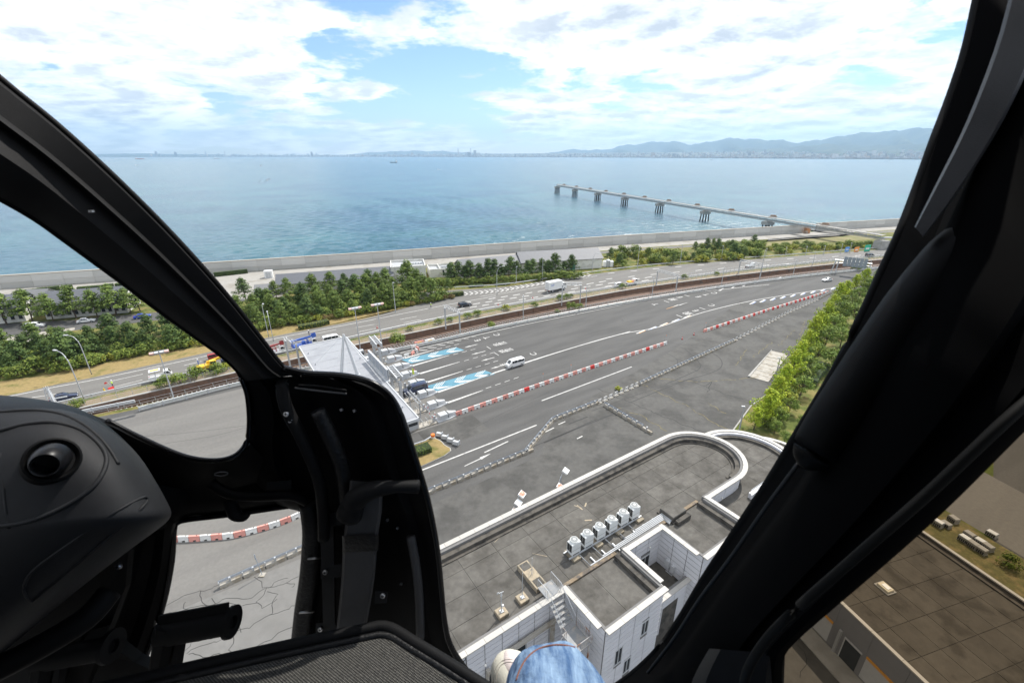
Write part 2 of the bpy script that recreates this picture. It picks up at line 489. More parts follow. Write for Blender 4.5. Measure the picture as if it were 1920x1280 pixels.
def sea_mesh():
    """near sea as a fan of real wavelets, a level sheet beyond it"""
    na, ratio, r0, r1 = 700, 1.005, 165.0, 3600.0
    nr = int(math.log(r1 / r0) / math.log(ratio))
    ang = np.linspace(R(-56), R(54), na); rad = r0 * ratio ** np.arange(nr)
    A, Rr = np.meshgrid(ang, rad)
    X, Y = Rr * np.sin(A), Rr * np.cos(A)
    rs = np.random.RandomState(5); Zh = np.zeros_like(X)
    cellr = Rr * ratio - Rr
    for k in range(46):
        lam = 1.5 * (10.0 ** (rs.rand() * 0.85)); th = R(-65) + rs.randn() * 0.55; q = 2 * math.pi / lam
        amp = 0.0265 * lam ** 0.64
        fade = np.clip((lam / cellr - 2.2) / 2.5, 0.03, 1.0)
        Zh += amp * fade * np.sin(q * (X * math.cos(th) + Y * math.sin(th)) + rs.rand() * 6.28 + 1.3 * np.sin(X * 0.013 * rs.rand() + Y * 0.017 * rs.rand()))
    gust = 0.75 + 0.35 * np.sin(X * 0.011 + 1.7 * np.sin(Y * 0.006)) * np.sin(Y * 0.009 + X * 0.004)
    Zh *= gust * np.clip((r1 - Rr) / 900.0, 0.0, 1.0)
    co = np.stack([X, Y, SEA_Z + Zh], -1).reshape(-1, 3)
    i = np.arange((nr - 1) * na).reshape(nr - 1, na)[:, :-1].ravel()
    quads = np.stack([i, i + 1, i + na + 1, i + na], -1)
    nv = len(co)
    co = np.vstack([co, [(-40000, -300, SEA_Z - 0.9), (40000, -300, SEA_Z - 0.9), (40000, 24000, SEA_Z - 0.9), (-40000, 24000, SEA_Z - 0.9)]])
    quads = np.vstack([quads, [[nv, nv + 1, nv + 2, nv + 3]]])
    me = bpy.data.meshes.new('sea'); me.vertices.add(len(co)); me.vertices.foreach_set('co', co.astype(np.float32).ravel())
    me.loops.add(quads.size); me.loops.foreach_set('vertex_index', quads.astype(np.int32).ravel())
    me.polygons.add(len(quads)); me.polygons.foreach_set('loop_start', (np.arange(len(quads)) * 4).astype(np.int32))
    me.polygons.foreach_set('use_smooth', np.ones(len(quads), dtype=bool))
    me.update(calc_edges=True); me.materials.append(M_SEA)
    return me
tag(link('sea', sea_mesh()), kind='structure')

# wall line of the sea front
WALL = [Vector((-330, 128.5, 0)), Vector((-198, 171.5, 0)), Vector((-67, 217.5, 0)), Vector((58, 264.5, 0)), Vector((195, 310, 0))]
WALL2 = [Vector((208, 317, 0)), Vector((278, 339.5, 0)), Vector((420, 384, 0))]
EDGE = WALL + WALL2

# railway cutting: low ground everywhere, two raised lands either side of it
BED = -1.9
land = [(-500, -300), (520, -300), (520, 418)] + [(p.x, p.y) for p in reversed(offset(EDGE, -1.2))] + [(-500, 70)]
mb = MB(); mb.sheet(land, BED)
tag(mb.build('ground', M_BALLAST), kind='structure')
# lines read off the picture
BROWN = smooth_path([G(u, v) for u, v in ((-260, 868), (60, 787), (257, 741), (452, 696), (675, 645), (830, 612), (960, 585), (1200, 540), (1440, 509), (1640, 488), (1900, 466), (2300, 442))], 5)
NEAR = smooth_path([G(u, v) for u, v in ((-260, 892), (60, 808), (262, 766), (455, 719), (640, 679), (810, 643), (960, 609), (1200, 564), (1440, 527), (1640, 504), (1900, 480), (2300, 454))], 5)
def strip_between(a, b, z, name, m, label=None):
    mb = MB()
    n = min(len(a), len(b))
    for i in range(n - 1):
        mb.add([(a[i].x, a[i].y, z), (b[i].x, b[i].y, z), (b[i + 1].x, b[i + 1].y, z), (a[i + 1].x, a[i + 1].y, z)], [(0, 1, 2, 3)])
    return tag(mb.build(name, m), kind='structure')
# northern land, from the cutting to the sea wall
north = [(p.x, p.y) for p in BROWN] + [(520, 330), (520, 418)] + [(p.x, p.y) for p in reversed(offset(EDGE, -0.8))] + [(-500, 70)]
mb = MB(); mb.prism(north, BED + 0.004, 0.0)
tag(mb.build('north_ground', M_GRASS), kind='structure')
NEARG = offset(NEAR, -1.6)
south = [(p.x, p.y) for p in NEARG] + [(520, 300), (520, -300), (-500, -300)]
mb = MB(); mb.prism(south, BED + 0.004, 0.0)
tag(mb.build('plaza_ground', M_ASPH), kind='structure')
# grass lip of the plaza side of the cutting
strip_between(offset(NEARG, 0.05), offset(NEAR, -0.15), 0.006, 'grass_verge', M_GRASS)
# concrete strip behind the sea wall, service road and paths
EDGE_S = smooth_path(EDGE, 6)
strip_between(offset(EDGE_S, 0.3), offset(EDGE_S, 13), 0.008, 'seawall_path', M_PATH)
strip_between(offset(EDGE_S, 15), offset(EDGE_S, 20), 0.012, 'service_road', M_ASPH_HWY)
# highway
HW_IN = smooth_path([G(u, v) for u, v in ((-330, 858), (0, 784), (140, 752), (300, 715), (435, 685), (655, 636), (830, 598), (960, 573), (1135, 543), (1280, 522), (1440, 502), (1650, 481), (1900, 461), (2300, 437))], 5)
HW_OUT = smooth_path([G(u, v) for u, v in ((-330, 800), (0, 744), (100, 722), (190, 704), (400, 658), (505, 632), (680, 598), (822, 562), (960, 537), (1082, 518), (1210, 502), (1340, 491), (1440, 484), (1660, 467), (1900, 449), (2250, 428))], 4)
def poly_band(a, b, z, name, m):
    mb = MB(); mb.sheet([(p.x, p.y) for p in a] + [(p.x, p.y) for p in reversed(b)], z)
    o = mb.build(name, m)
    return tag(o, kind='structure')
highway = poly_band(HW_IN, HW_OUT, 0.016, 'highway', M_ASPH_HWY)
RAMP = smooth_path([G(u, v) for u, v in ((640, 556), (760, 549), (830, 545), (960, 536), (1082, 517))], 5)
RAMP2 = smooth_path([G(u, v) for u, v in ((640, 572), (760, 563), (870, 556), (960, 547), (1082, 528))], 5)
poly_band(RAMP2, RAMP, 0.012, 'slip_road', M_ASPH_HWY)
# dry verge in front of the trees and along the railway side of the highway
VERGE = smooth_path([G(u, v) for u, v in ((-330, 770), (0, 715), (100, 700), (240, 672), (400, 645), (505, 618), (640, 596), (760, 576), (850, 560), (900, 553))], 4)
HW_OUT2 = smooth_path([G(u, v) for u, v in ((-330, 801), (0, 745), (100, 723), (190, 705), (400, 659), (505, 633), (680, 599), (822, 563), (900, 553.5))], 4)
poly_band(HW_OUT2, VERGE, 0.010, 'dry_verge', M_GRASS_DRY)
strip_between(offset(BROWN, -0.3), offset(BROWN, -60)[:0] or [p for p in offset(BROWN, -3.6)], 0.010, 'soil_verge', M_SOIL)

# ---- railway: two tracks of sleepers and rails on the ballast
MID = [(a + b) / 2 for a, b in zip(offset(BROWN, 0.3), offset(NEAR, -0.3))]
for off in (-2.0, 2.0):
    tr = thing('railway_track', 'rusty railway track %s in the sunken cutting beside the brown wall' % ('nearer the retaining wall' if off < 0 else 'nearer the toll plaza'), 'railway')
    path = [Vector((p.x, p.y, BED + 0.05)) for p in offset(MID, off)]
    for g in (-0.55, 0.55):
        mb = MB(); mb.sweep(offset(path, g), [(-0.05, 0.1), (-0.05, 0.26), (0.05, 0.26), (0.05, 0.1)])
        mb.build('rail', M_RAIL, tr)
    mb = MB()
    for p, d in resample(path, 0.9):
        if PX(p)[1] > 900 or PX(p)[1] < 500: continue
        mb.box((p.x, p.y, BED + 0.09), (0.24, 2.2, 0.14), math.atan2(d.y, d.x))
    o = mb.build('sleepers', M_CONC, tr); o['kind'] = 'stuff'

# ---- painted markings: each one a flat piece of the plaza or of the highway
plaza = bpy.data.objects['plaza_ground']
PZ = 0.007
def mark(mb, parent=plaza, m=M_WHITE, name='marking'):
    o = mb.build(name, m, parent, fix=False); return o
def line(p, q, w, parent=plaza, m=M_WHITE, z=PZ, name='marking'):
    mb = MB(); ribbon(mb, [Vector(p), Vector(q)], w, z); return mark(mb, parent, m, name)
def pline(pts, w, parent=plaza, m=M_WHITE, z=PZ, name='marking', n=5):
    mb = MB(); ribbon(mb, smooth_path(pts, n), w, z); return mark(mb, parent, m, name)
def spoly(pts, m=M_WHITE, z=PZ, parent=plaza, name='marking'):
    mb = MB(); mb.sheet([L(s, t) for s, t in pts], z); return mark(mb, parent, m, name)
ISL = [(0.0, 0.0), (0.12, -5.2), (0.35, -10.6), (0.5, -16.2), (0.8, -21.3), (1.0, -26.4), (1.2, -31.8), (1.35, -37.0)]
for k in range(1, 7):                                   # white wedges ahead of the islands
    s0, t0 = ISL[k]
    ln = {1: 9.5, 2: 11, 3: 10, 4: 11.5, 5: 11, 6: 9}[k]
    spoly([(s0 + 0.6, t0 - 0.30 - 0.1), (s0 + 0.6, t0 + 0.30), (s0 + ln, t0 - 0.55), (s0 + ln, t0 - 0.72)])
# dashed and solid lane lines (s along the lane, t across)
def dashes(t, s0, s1, step=2.6, ln=1.5, w=0.16, dt=0.0):
    s = s0
    while s < s1:
        f = (s - s0) / (s1 - s0)
        line(L(s, t + dt * f), L(s + ln, t + dt * (s + ln - s0) / (s1 - s0)), w); s += step
dashes(-32.4, 11, 17); dashes(-26.9, 13, 20.5); dashes(-21.8, 13.5, 24.5, dt=-0.4)
dashes(-16.9, 11.5, 20.5, dt=-0.3); dashes(-6.2, 10.5, 20, dt=-0.5)
pline([L(8.5, -11.2), L(24, -12.4), L(45, -13.0), L(64, -12.8)], 0.30)
pline([L(8.5, -11.25), L(40, -12.9), L(60, -12.8), G(1235, 613), G(1320, 585), G(1420, 562), G(1560, 540), G(1650, 525)], 0.28, z=PZ + 0.004)
line(L(17.5, 5.1), L(46, 4.2), 0.26); line(L(-16, 12.3), L(11, 12.0), 0.28)
line(L(-4, 8.6), L(-3.9, 8.6), 0.1)
line(L(-1.8, 13.9), L(3.5, 13.4), 0.24); line(L(8.6, 15.0), L(13.2, 14.6), 0.22); line(L(14.6, 14.2), L(16.4, 14.1), 0.22); line(L(-8.0, 17.5), L(-5.2, 17.2), 0.18)
line(L(14.4, 19.8), L(15.8, 19.7), 0.22)
spoly([(-6.5, 15.2), (-3.2, 14.9), (-3.2, 14.65), (-1.0, 14.75), (-3.2, 15.3), (-3.2, 15.1), (-6.5, 15.35)])
pline([L(2, -35.5), L(10, -35.6), L(38, -35.2), L(62, -33.6), L(90, -31.2), L(118, -27.0), L(150, -18)], 0.25)
for k, (sa, ta) in enumerate(((3.5, -34.6), (6.4, -34.7), (9.3, -34.8), (12.2, -34.9), (15.0, -35.0), (17.6, -35.1), (20.2, -35.1), (22.8, -35.1))):   # hatching beside the kerb
    spoly([(sa, ta), (sa + 0.55, ta + 0.0), (sa + 2.6 - k * 0.1, ta + 1.55 - k * 0.16), (sa + 2.05 - k * 0.1, ta + 1.55 - k * 0.16)])
for (sc, tc_) in ((0, 0), (-0.9, 14.9)):                  # blue electronic-toll carpets with white chevrons
    s0, t0 = 1.3 + sc, -31.3 + tc_ + (1.7 if tc_ else 0)
    w = 3.5
    carpet = spoly([(s0 - 0.6, t0), (s0 + 14.6, t0 + 0.4), (s0 + 15.6, t0 + w), (s0 + 0.6, t0 + w)], M_BLUEP, PZ, plaza, 'toll_lane_carpet')
    for c in (1.0, 6.3, 11.6):
        mid = t0 + w * 0.5
        for k in range(4):
            x = s0 + c + 1.2 + k * 0.62
            spoly([(x, t0 + 0.15 + 0.02 * c), (x + 0.30, t0 + 0.15 + 0.02 * c), (x - 1.46, mid), (x - 1.76, mid)], M_WHITE, PZ + 0.004, carpet, 'chevron')
        x = s0 + c - 0.6
        spoly([(x, mid), (x + 1.7, mid + 0.3), (x + 4.2, t0 + w - 0.12), (x + 0.9, t0 + w - 0.6)], M_WHITE, PZ + 0.004, carpet, 'chevron')
    for k in range(24):
        x = s0 + 0.4 + k * 0.6
        spoly([(x, t0 + 0.1 + k * 0.012), (x + 0.05, t0 + 0.1 + k * 0.012), (x + 0.45, t0 + w - 0.06), (x + 0.4, t0 + w - 0.06)], M_TYRE, PZ + 0.002, carpet, 'groove')
# lettering and arrows on the road
TEXTS = {}
def road_text(txt, s, t, hgt, wid, rot=0.0, m=M_WHITE):
    """flat lettering read by drivers coming towards the gate (top of letters away from them)"""
    if (txt, m.name) not in TEXTS: TEXTS[(txt, m.name)] = text_mesh(txt, m)
    o = link('lettering', TEXTS[(txt, m.name)], plaza)
    o.location = L(s, t, PZ + 0.002); o.scale = (wid, hgt, 1)
    o.rotation_euler = (0, 0, ANG + math.pi / 2 + rot)
    return o
def road_arrow(s, t, ln, w=0.5, m=M_WHITE):
    spoly([(s, t), (s + ln * 0.45, t - w), (s + ln * 0.45, t - 0.13), (s + ln, t - 0.13), (s + ln, t + 0.13), (s + ln * 0.45, t + 0.13), (s + ln * 0.45, t + w)], m)
for txt, s, t in (('E', 23.4, -31.9), ('T', 26.6, -32.2), ('C', 30.2, -32.6)):
    road_text(txt, s, t, 2.6, 2.6)
road_arrow(17.6, -29.4, 4.2, 0.32); road_arrow(16.8, -24.2, 4.4, 0.32); road_arrow(17.0, -19.4, 4.0, 0.32); road_arrow(16.6, -14.2, 4.3, 0.32)
road_text('一', 23.3, -25.6, 2.2, 2.3); road_text('般', 27.4, -26.3, 4.4, 1.9)
road_text('一', 22.8, -20.8, 2.2, 2.3); road_text('般', 26.3, -21.4, 4.4, 1.9)
road_text('C', 30.8, -15.6, 2.4, 2.6)
road_text('E', 20.6, -14.6, 2.0, 2.4)
for (u, v, txt) in ((1251, 565, '一'), (1262, 561, '般'), (1275, 557, 'E'), (1289, 554, '一'), (1310, 556, 'E'), (1325, 552, 'T'), (1340, 549, 'C'),
                    (1230, 570, 'T'), (1275, 592, '一'), (1290, 587, '般'), (1305, 582, 'E'), (1318, 578, '一'), (1335, 572, 'C')):
    s, t = ST(u, v)
    road_text(txt, s, t, 3.6, 2.6, R(-4))
s, t = ST(1249, 579); spoly([(s, t), (s + 5.5, t - 0.35), (s + 5.5, t - 0.1), (s, t + 0.12)], M_YELP); spoly([(s + 3, t - 0.1), (s + 7, t - 0.75), (s + 7, t - 0.35), (s + 13, t - 0.6), (s + 7, t + 0.1), (s + 7, t - 0.2)], M_WHITE, PZ + 0.003)
for k in range(5):                                     # blue edged diamonds beside the lane line
    s, t = ST(1190 + k * 22, 624 - k * 7.2)
    spoly([(s, t + 0.45), (s + 4.2, t - 0.10), (s + 4.2, t + 0.30), (s, t + 0.85)], M_WHITE)
    spoly([(s + 0.8, t + 0.8), (s + 4.2, t + 0.34), (s + 4.2, t + 0.52), (s + 0.8, t + 0.98)], M_BLUEARROW if k % 2 else M_YELP)
for k in range(9):
    s, t = ST(1402 + k * 19, 569 - k * 3.4)
    spoly([(s, t + 0.5), (s + 4.4, t - 0.2), (s + 4.4, t + 0.35), (s, t + 1.0)], M_WHITE)
    spoly([(s + 0.8, t + 1.0), (s + 4.4, t + 0.42), (s + 4.4, t + 0.6), (s + 0.8, t + 1.2)], M_BLUEARROW)
for k in range(6):
    s, t = ST(1345 + k * 22, 545 - k * 4.3)
    spoly([(s, t + 0.4), (s + 5, t - 1.0), (s + 6.5, t - 1.0), (s + 1.5, t + 0.6)], M_WHITE)
# highway lines
HZ = 0.022
def hline(pts, w=0.18): pline([G(u, v) for u, v in pts], w, highway, M_WHITE, HZ)
hline(((-330, 806), (0, 746), (100, 726), (190, 709), (400, 664), (505, 637), (680, 603), (830, 573), (930, 555)), 0.26)
for a, b in (((210, 714), (268, 701)), ((215, 725), (267, 712)), ((345, 685), (378, 677)), ((347, 694), (374, 688)), ((480, 655), (520, 645)), ((750, 599), (782, 593)), ((757, 605), (790, 599)), ((667, 614), (702, 608)), ((672, 622), (708, 615)), ((60, 745), (117, 737)), ((560, 640), (600, 632)), ((590, 626), (630, 618))):
    hline((a, b), 0.2)
for k in range(16):                                   # wide dashed arrows where the lanes merge
    for r in range(3):
        u0 = 858 + k * 23 + r * 6; v0 = 580 - k * 3.55 - r * 6.0 + k * 0.02
        if r == 2 and k > 11: continue
        if (k * 3 + r) % 7 == 5: continue
        hline(((u0, v0), (u0 + 13, v0 - 2.3)), 0.55)
for k in range(30):                                   # hatched nose between highway and slip road
    u0 = 822 + k * 9.6; v0 = 555 - k * 0.95 - max(0, k - 12) * 0.75
    if k < 14:
        hline(((u0, v0 - 2.6), (u0 + 7, v0 + 0.6)), 0.5)
    hline(((u0 + 7, v0 + 0.6), (u0 + 1.5, v0 + 3.4)), 0.5) if k > 3 else None
    if k >= 14: hline(((u0, v0 - 2.2), (u0 + 7, v0 + 0.6)), 0.5)
hline(((822, 551), (900, 545.5), (960, 540), (1030, 529), (1110, 515)), 0.22); hline(((900, 556), (960, 547), (1050, 531), (1120, 517)), 0.22)
for k in range(12):
    u0 = 1140 + k * 42; v0 = 512.5 - k * 4.3 + k * k * 0.12
    hline(((u0, v0), (u0 + 12, v0 - 1.1)), 0.5)
    hline(((u0 - 4, v0 + 11 - k * .2), (u0 + 8, v0 + 9.6 - k * .2)), 0.5) if k < 9 else None
hline(((-330, 848), (0, 777), (140, 746), (300, 709), (435, 680), (655, 631), (830, 593), (960, 568), (1135, 538), (1280, 518), (1440, 498), (1650, 477.5)), 0.2)

# ---- old apron: worn patches, joints, cracks and tyre marks
apron = poly_band([L(-120, 20.6), L(-12, 20.4), L(6, 20.0), L(8, 18), L(18, 11.5), L(64, 3.0), L(120, -12)], [L(-120, 70), L(0, 70), L(60, 60), L(120, 40), L(140, 10)], 0.006, 'apron', M_ASPH_OLD)
def crack(pts, w=0.07, m=M_CRACK, z=0.011, jit=0.12, seed=0, parent=apron):
    rr = random.Random(seed)
    P = []
    for a, b in zip(pts, pts[1:]):
        n = max(2, int((b - a).length / 0.45))
        for k in range(n):
            p = a.lerp(b, k / n); P.append(p + Vector((rr.uniform(-jit, jit) + 0.22 * math.sin(k * 0.9 + seed), rr.uniform(-jit, jit) + 0.22 * math.cos(k * 0.6 + seed * 2), 0)))
    P.append(pts[-1])
    mb = MB(); ribbon(mb, P, w, z); return mark(mb, parent, m, 'crack')
def px_path(pts): return [G(u, v) for u, v in pts]
cr = [((1185, 712), (1290, 762), (1350, 800), (1400, 815)), ((1120, 728), (1230, 775), (1330, 815)), ((1235, 710), (1310, 716), (1420, 708)),
      ((1300, 716), (1370, 742), (1440, 760)), ((1330, 755), (1350, 770), (1362, 775)), ((1325, 722), (1335, 715), (1326, 735)), ((1160, 765), (1200, 778), (1250, 808))]
for i, c in enumerate(cr): crack(px_path(c), 0.16, M_CRACKW if i % 2 == 0 else M_CRACK, seed=i, jit=0.12)
cr2 = [((300, 1137), (380, 1105), (440, 1088), (480, 1062)), ((287, 1160), (330, 1148), (400, 1130), (470, 1118), (560, 1080)), ((345, 1130), (350, 1145), (340, 1165)),
       ((378, 1107), (382, 1122), (395, 1135), (370, 1150)), ((400, 1120), (402, 1140), (382, 1160)), ((475, 1085), (500, 1103), (478, 1130), (490, 1142), (520, 1122)),
       ((480, 1128), (445, 1133), (430, 1130)), ((500, 1100), (540, 1083)), ((500, 1110), (520, 1115), (507, 1155), (460, 1180), (420, 1195)), ((507, 1152), (550, 1135), (570, 1130)),
       ((340, 1230), (365, 1200), (420, 1195), (350, 1225)), ((420, 1195), (440, 1175), (452, 1185)), ((320, 1175), (340, 1195), (345, 1210)), ((535, 1090), (550, 1092), (547, 1100)), ((350, 1228), (390, 1232), (440, 1225)), ((480, 1215), (520, 1190), (560, 1165)), ((440, 1180), (435, 1215), (470, 1240))]
for i, c in enumerate(cr2): crack(px_path(c), 0.075, M_CRACK, seed=20 + i, jit=0.11)
for i, (u, v) in enumerate(((1450, 640), (1490, 618), (1400, 655), (1510, 600))):
    crack([G(u, v), G(u - 40 + 10 * i, v + 30)], 0.14, M_CRACKW, seed=60 + i)
lot_cr = [((1480, 1085), (1515, 1120), (1540, 1170), (1530, 1190)), ((1500, 1110), (1480, 1135)), ((1540, 1235), (1570, 1275)), ((1495, 1205), (1515, 1230), (1500, 1270))]
for i, c in enumerate(lot_cr): crack(px_path(c), 0.06, M_CRACK, seed=90 + i)
def arc_marks(cu, pts, w=0.2):
    pline([G(u, v) for u, v in pts], w, apron, M_TYRE, 0.013, 'tyre_mark', 8)
arc_marks(0, ((1248, 720), (1290, 702), (1312, 690), (1308, 676), (1285, 655)), 0.22)
arc_marks(0, ((1180, 755), (1280, 715), (1330, 700), (1352, 688), (1350, 672), (1325, 655)), 0.22)
arc_marks(0, ((1110, 770), (1200, 738), (1300, 708)), 0.15)
arc_marks(0, ((1020, 830), (1090, 800), (1160, 772)), 0.3); arc_marks(0, ((1066, 795), (1102, 781)), 0.3); arc_marks(0, ((980, 845), (1045, 818), (1120, 785)), 0.18)
arc_marks(0, ((1270, 682), (1268, 672), (1250, 662)), 0.15); arc_marks(0, ((1310, 665), (1320, 660), (1300, 650), (1240, 640)), 0.12)
# construction joints and patches on the toll lanes
for pts in (((880, 745), (1000, 706), (1130, 668)), ((870, 812), (960, 766), (1030, 735)), ((210, 822), (340, 812), (466, 797)), ((310, 831), (400, 817), (466, 800)), ((828, 790), (900, 757), (985, 730))):
    pline(px_path(pts), 0.07, plaza, M_CRACK, PZ + 0.001, 'joint')
spoly([(-9, 1.6), (2.6, 1.6), (2.6, 8.4), (-9, 8.4)], M_ASPH_OLD, 0.004, plaza, 'patch')
spoly([(-24, -38), (0.2, -38), (-0.6, 1.4), (-24, 1.4)], M_ASPH_HWY, 0.005, plaza, 'patch')
spoly([(-90, -36.2), (-24, -36.6), (-24, 19.9), (-90, 20.4)], M_ASPH_HWY, 0.004, plaza, 'patch')
spoly([(-90, 20.0), (-25, 20.0), (-23, 38), (-27, 60), (-90, 60)], M_ASPH_PALE, 0.009, apron, 'patch')

# ================================================================== SEA WALL
rng = random.Random(4)
def sea_wall(path, name, label, h=5.0):
    root = thing(name, label, 'sea wall')
    mb = MB(); mb.sweep(path, [(-1.1, SEA_Z - 1), (-1.1, h - 0.15), (0.02, h - 0.15), (0.12, -0.2)])
    mb.build('core', M_CONC, root)
    pan = MB(); pan.add([(0, 0.0, 0), (1, 0.0, 0), (1, -0.16, 0), (0, -0.16, 0), (0, 0.06, 1), (1, 0.06, 1), (1, -0.06, 1), (0, -0.06, 1)],
                        [(3, 2, 1, 0), (4, 5, 6, 7), (0, 1, 5, 4), (1, 2, 6, 5), (2, 3, 7, 6), (3, 0, 4, 7)])
    me = pan.mesh('panel', M_CONC_WALL)
    me2 = pan.mesh('panel', mat('seawall_lower', (0.44, 0.43, 0.40), 0.88, 0.12, 0.4, col2=(0.33, 0.32, 0.295), c2scale=0.3, rnd=0.12))
    cop = MB(); cop.bbox((0, -0.25, 0), (1, 1.35, 0.22)); mec = cop.mesh('coping', M_CONC_PALE)
    for a, b in zip(path, path[1:]):
        d = b - a; n = max(1, round(d.length / 9.8)); rz = math.atan2(d.y, d.x)
        for k in range(n):
            p = a.lerp(b, k / n); ln = d.length / n
            if PX(p)[0] < -420 or PX(p)[0] > 2000: continue
            split = 2.0 + rng.uniform(-0.35, 0.35)
            for me_, z0, z1 in ((me2, 0.0, split), (me, split + 0.03, h - 0.17)):
                o = link('panel', me_, root, (p.x, p.y, z0), rz); o.scale = (ln - 0.07, 1.0, z1 - z0)
                o.location += Vector((d.y, -d.x, 0)).normalized() * (0.10 + rng.uniform(0, 0.03))
            o = link('coping', mec, root, (p.x, p.y, h - 0.14), rz); o.scale = (ln - 0.03, 1, 1)
    return root
sea_wall(WALL, 'sea_wall', 'long pale concrete sea wall running behind the trees to the pipe jetty')
sea_wall(WALL2, 'sea_wall', 'shorter far stretch of concrete sea wall beyond the pipe jetty')
# low kerb walls behind the meadow
kw = thing('low_wall', 'low grey concrete wall across the meadow below the pipe jetty', 'wall')
mb = MB(); mb.sweep([G(1440, 451), G(1500, 446), G(1560, 441), G(1600, 438)], [(-0.2, 0), (-0.2, 0.9), (0.2, 0.9), (0.2, 0)]); mb.build('wall_stem', M_CONC, kw)
mb = MB(); mb.sweep([G(1440, 451, 0.9), G(1500, 446, 0.9), G(1560, 441, 0.9), G(1600, 438, 0.9)], [(-0.28, 0), (-0.28, 0.12), (0.28, 0.12), (0.28, 0)]); mb.build('coping', M_CONC_PALE, kw)

# ================================================================== PIPE JETTY
JA, JB = G(1045, 349, 7.0), G(1655, 449, 5.0)
jetty = thing('pipe_jetty', 'long lattice pipe bridge reaching from the shore out over the sea', 'jetty')
M_TRUSS = mat('truss_paint', (0.40, 0.395, 0.38), 0.5, 0.1, 2.0)
jd = (JB - JA).normalized(); jn = Vector((-jd.y, jd.x, 0)).normalized()
JL = (JB - JA).length
for side in (-1, 1):
    mb = MB()
    for z in (0.0, 2.2):
        a = JA + jn * side * 1.6 + Vector((0, 0, z)); b = JB + jn * side * 1.6 + Vector((0, 0, z))
        mb.tube([a, b], 0.22, 4)
    n = int(JL / 4.2)
    for k in range(n):
        a = JA.lerp(JB, k / n) + jn * side * 1.6; b = JA.lerp(JB, (k + 1) / n) + jn * side * 1.6
        up = Vector((0, 0, 2.2))
        mb.tube([a + (up if k % 2 else Vector()), b + (Vector() if k % 2 else up)], 0.11, 4, False)
        mb.tube([a, a + up], 0.09, 4, False)
    mb.build('truss_side', M_TRUSS, jetty)
mb = MB(); mb.sweep([JA + Vector((0, 0, 2.25)), JB + Vector((0, 0, 2.25))], [(-1.8, 0), (-1.8, 0.14), (1.8, 0.14), (1.8, 0)]); mb.build('walkway', M_CONC, jetty)
for off in (-1.0, -0.2, 0.7):
    mb = MB(); mb.tube([JA + jn * off + Vector((0, 0, 0.7)), JB + jn * off + Vector((0, 0, 0.7))], 0.28, 6); mb.build('pipe', M_STEEL, jetty)
for side in (-1, 1):
    mb = MB()
    for z in (2.9, 3.4): mb.tube([JA + jn * side * 1.75 + Vector((0, 0, z)), JB + jn * side * 1.75 + Vector((0, 0, z))], 0.05, 4)
    for k in range(int(JL / 3.5)): 
        p = JA.lerp(JB, k * 3.5 / JL) + jn * side * 1.75; mb.tube([p + Vector((0, 0, 2.3)), p + Vector((0, 0, 3.4))], 0.045, 4, False)
    mb.build('handrail', M_TRUSS, jetty)
M_JRUST = mat('jetty_rust', (0.30, 0.20, 0.14), 0.8, 0.2)
for i, (u, v) in enumerate(((1045, 357), (1078, 363), (1121, 371), (1172, 381), (1238, 393), (1323, 409), (1441, 424))):
    k = ((G(u, v, SEA_Z) - JA).dot(jd)) / JL if False else None
    # pier under the bridge at the place where the foot is seen
    best = min((abs(PX(JA.lerp(JB, q / 400))[0] - u), q / 400) for q in range(401))[1]
    c = JA.lerp(JB, best)
    pier = MB(); pier.box((c.x, c.y, c.z - 1.6), (7.0, 5.0, 2.2), math.atan2(jn.y, jn.x)); pp = pier.build('pier_cap', M_CONC, jetty)
    pier = MB(); pier.box((c.x, c.y, c.z - 0.3), (4.4, 2.0, 0.5), math.atan2(jn.y, jn.x)); pier.build('bearing', M_CONC_PALE, pp)
    for a in (-2.4, 0, 2.4):
        for b in (-1.6, 1.6):
            t_ = MB(); q = c + jn * a + jd * b
            t_.tube([(q.x, q.y, c.z - 2.6), (q.x + jn.x * a * 0.25, q.y + jn.y * a * 0.25, SEA_Z - 1)], 0.48, 8); t_.build('pile', M_PILE, pp)
for k in range(11):
    c = JA.lerp(JB, (k + 0.6) / 11.5) + Vector((0, 0, 3.2))
    mb = MB(); mb.box(c, (5.0, 1.0, 0.5), ANG + 2.0); mb.box(c + Vector((0, 0, 0.7)), (3.6, 0.15, 0.9), ANG + 2.0); mb.build('pipe_loop', M_JRUST, jetty)
ab = MB(); c = JB
ab.box((c.x, c.y, 2.3), (6.5, 5, 4.6), math.atan2(jn.y, jn.x), 0.9); ab.build('abutment', M_CONC, jetty)
c = G(1512, 437); mb = MB(); mb.box((c.x, c.y, 2.2), (3.4, 2.2, 4.4), math.atan2(jn.y, jn.x)); mb.build('support', mat('support_rust', (0.42, 0.20, 0.09), 0.85, 0.25, col2=(0.35, 0.3, 0.25)), jetty)
mb = MB(); mb.tube([JB + Vector((0, 0, 1)), JB + Vector((40, 18, -2.5))], 0.5, 6); mb.build('land_pipe', M_WSTEEL, jetty)

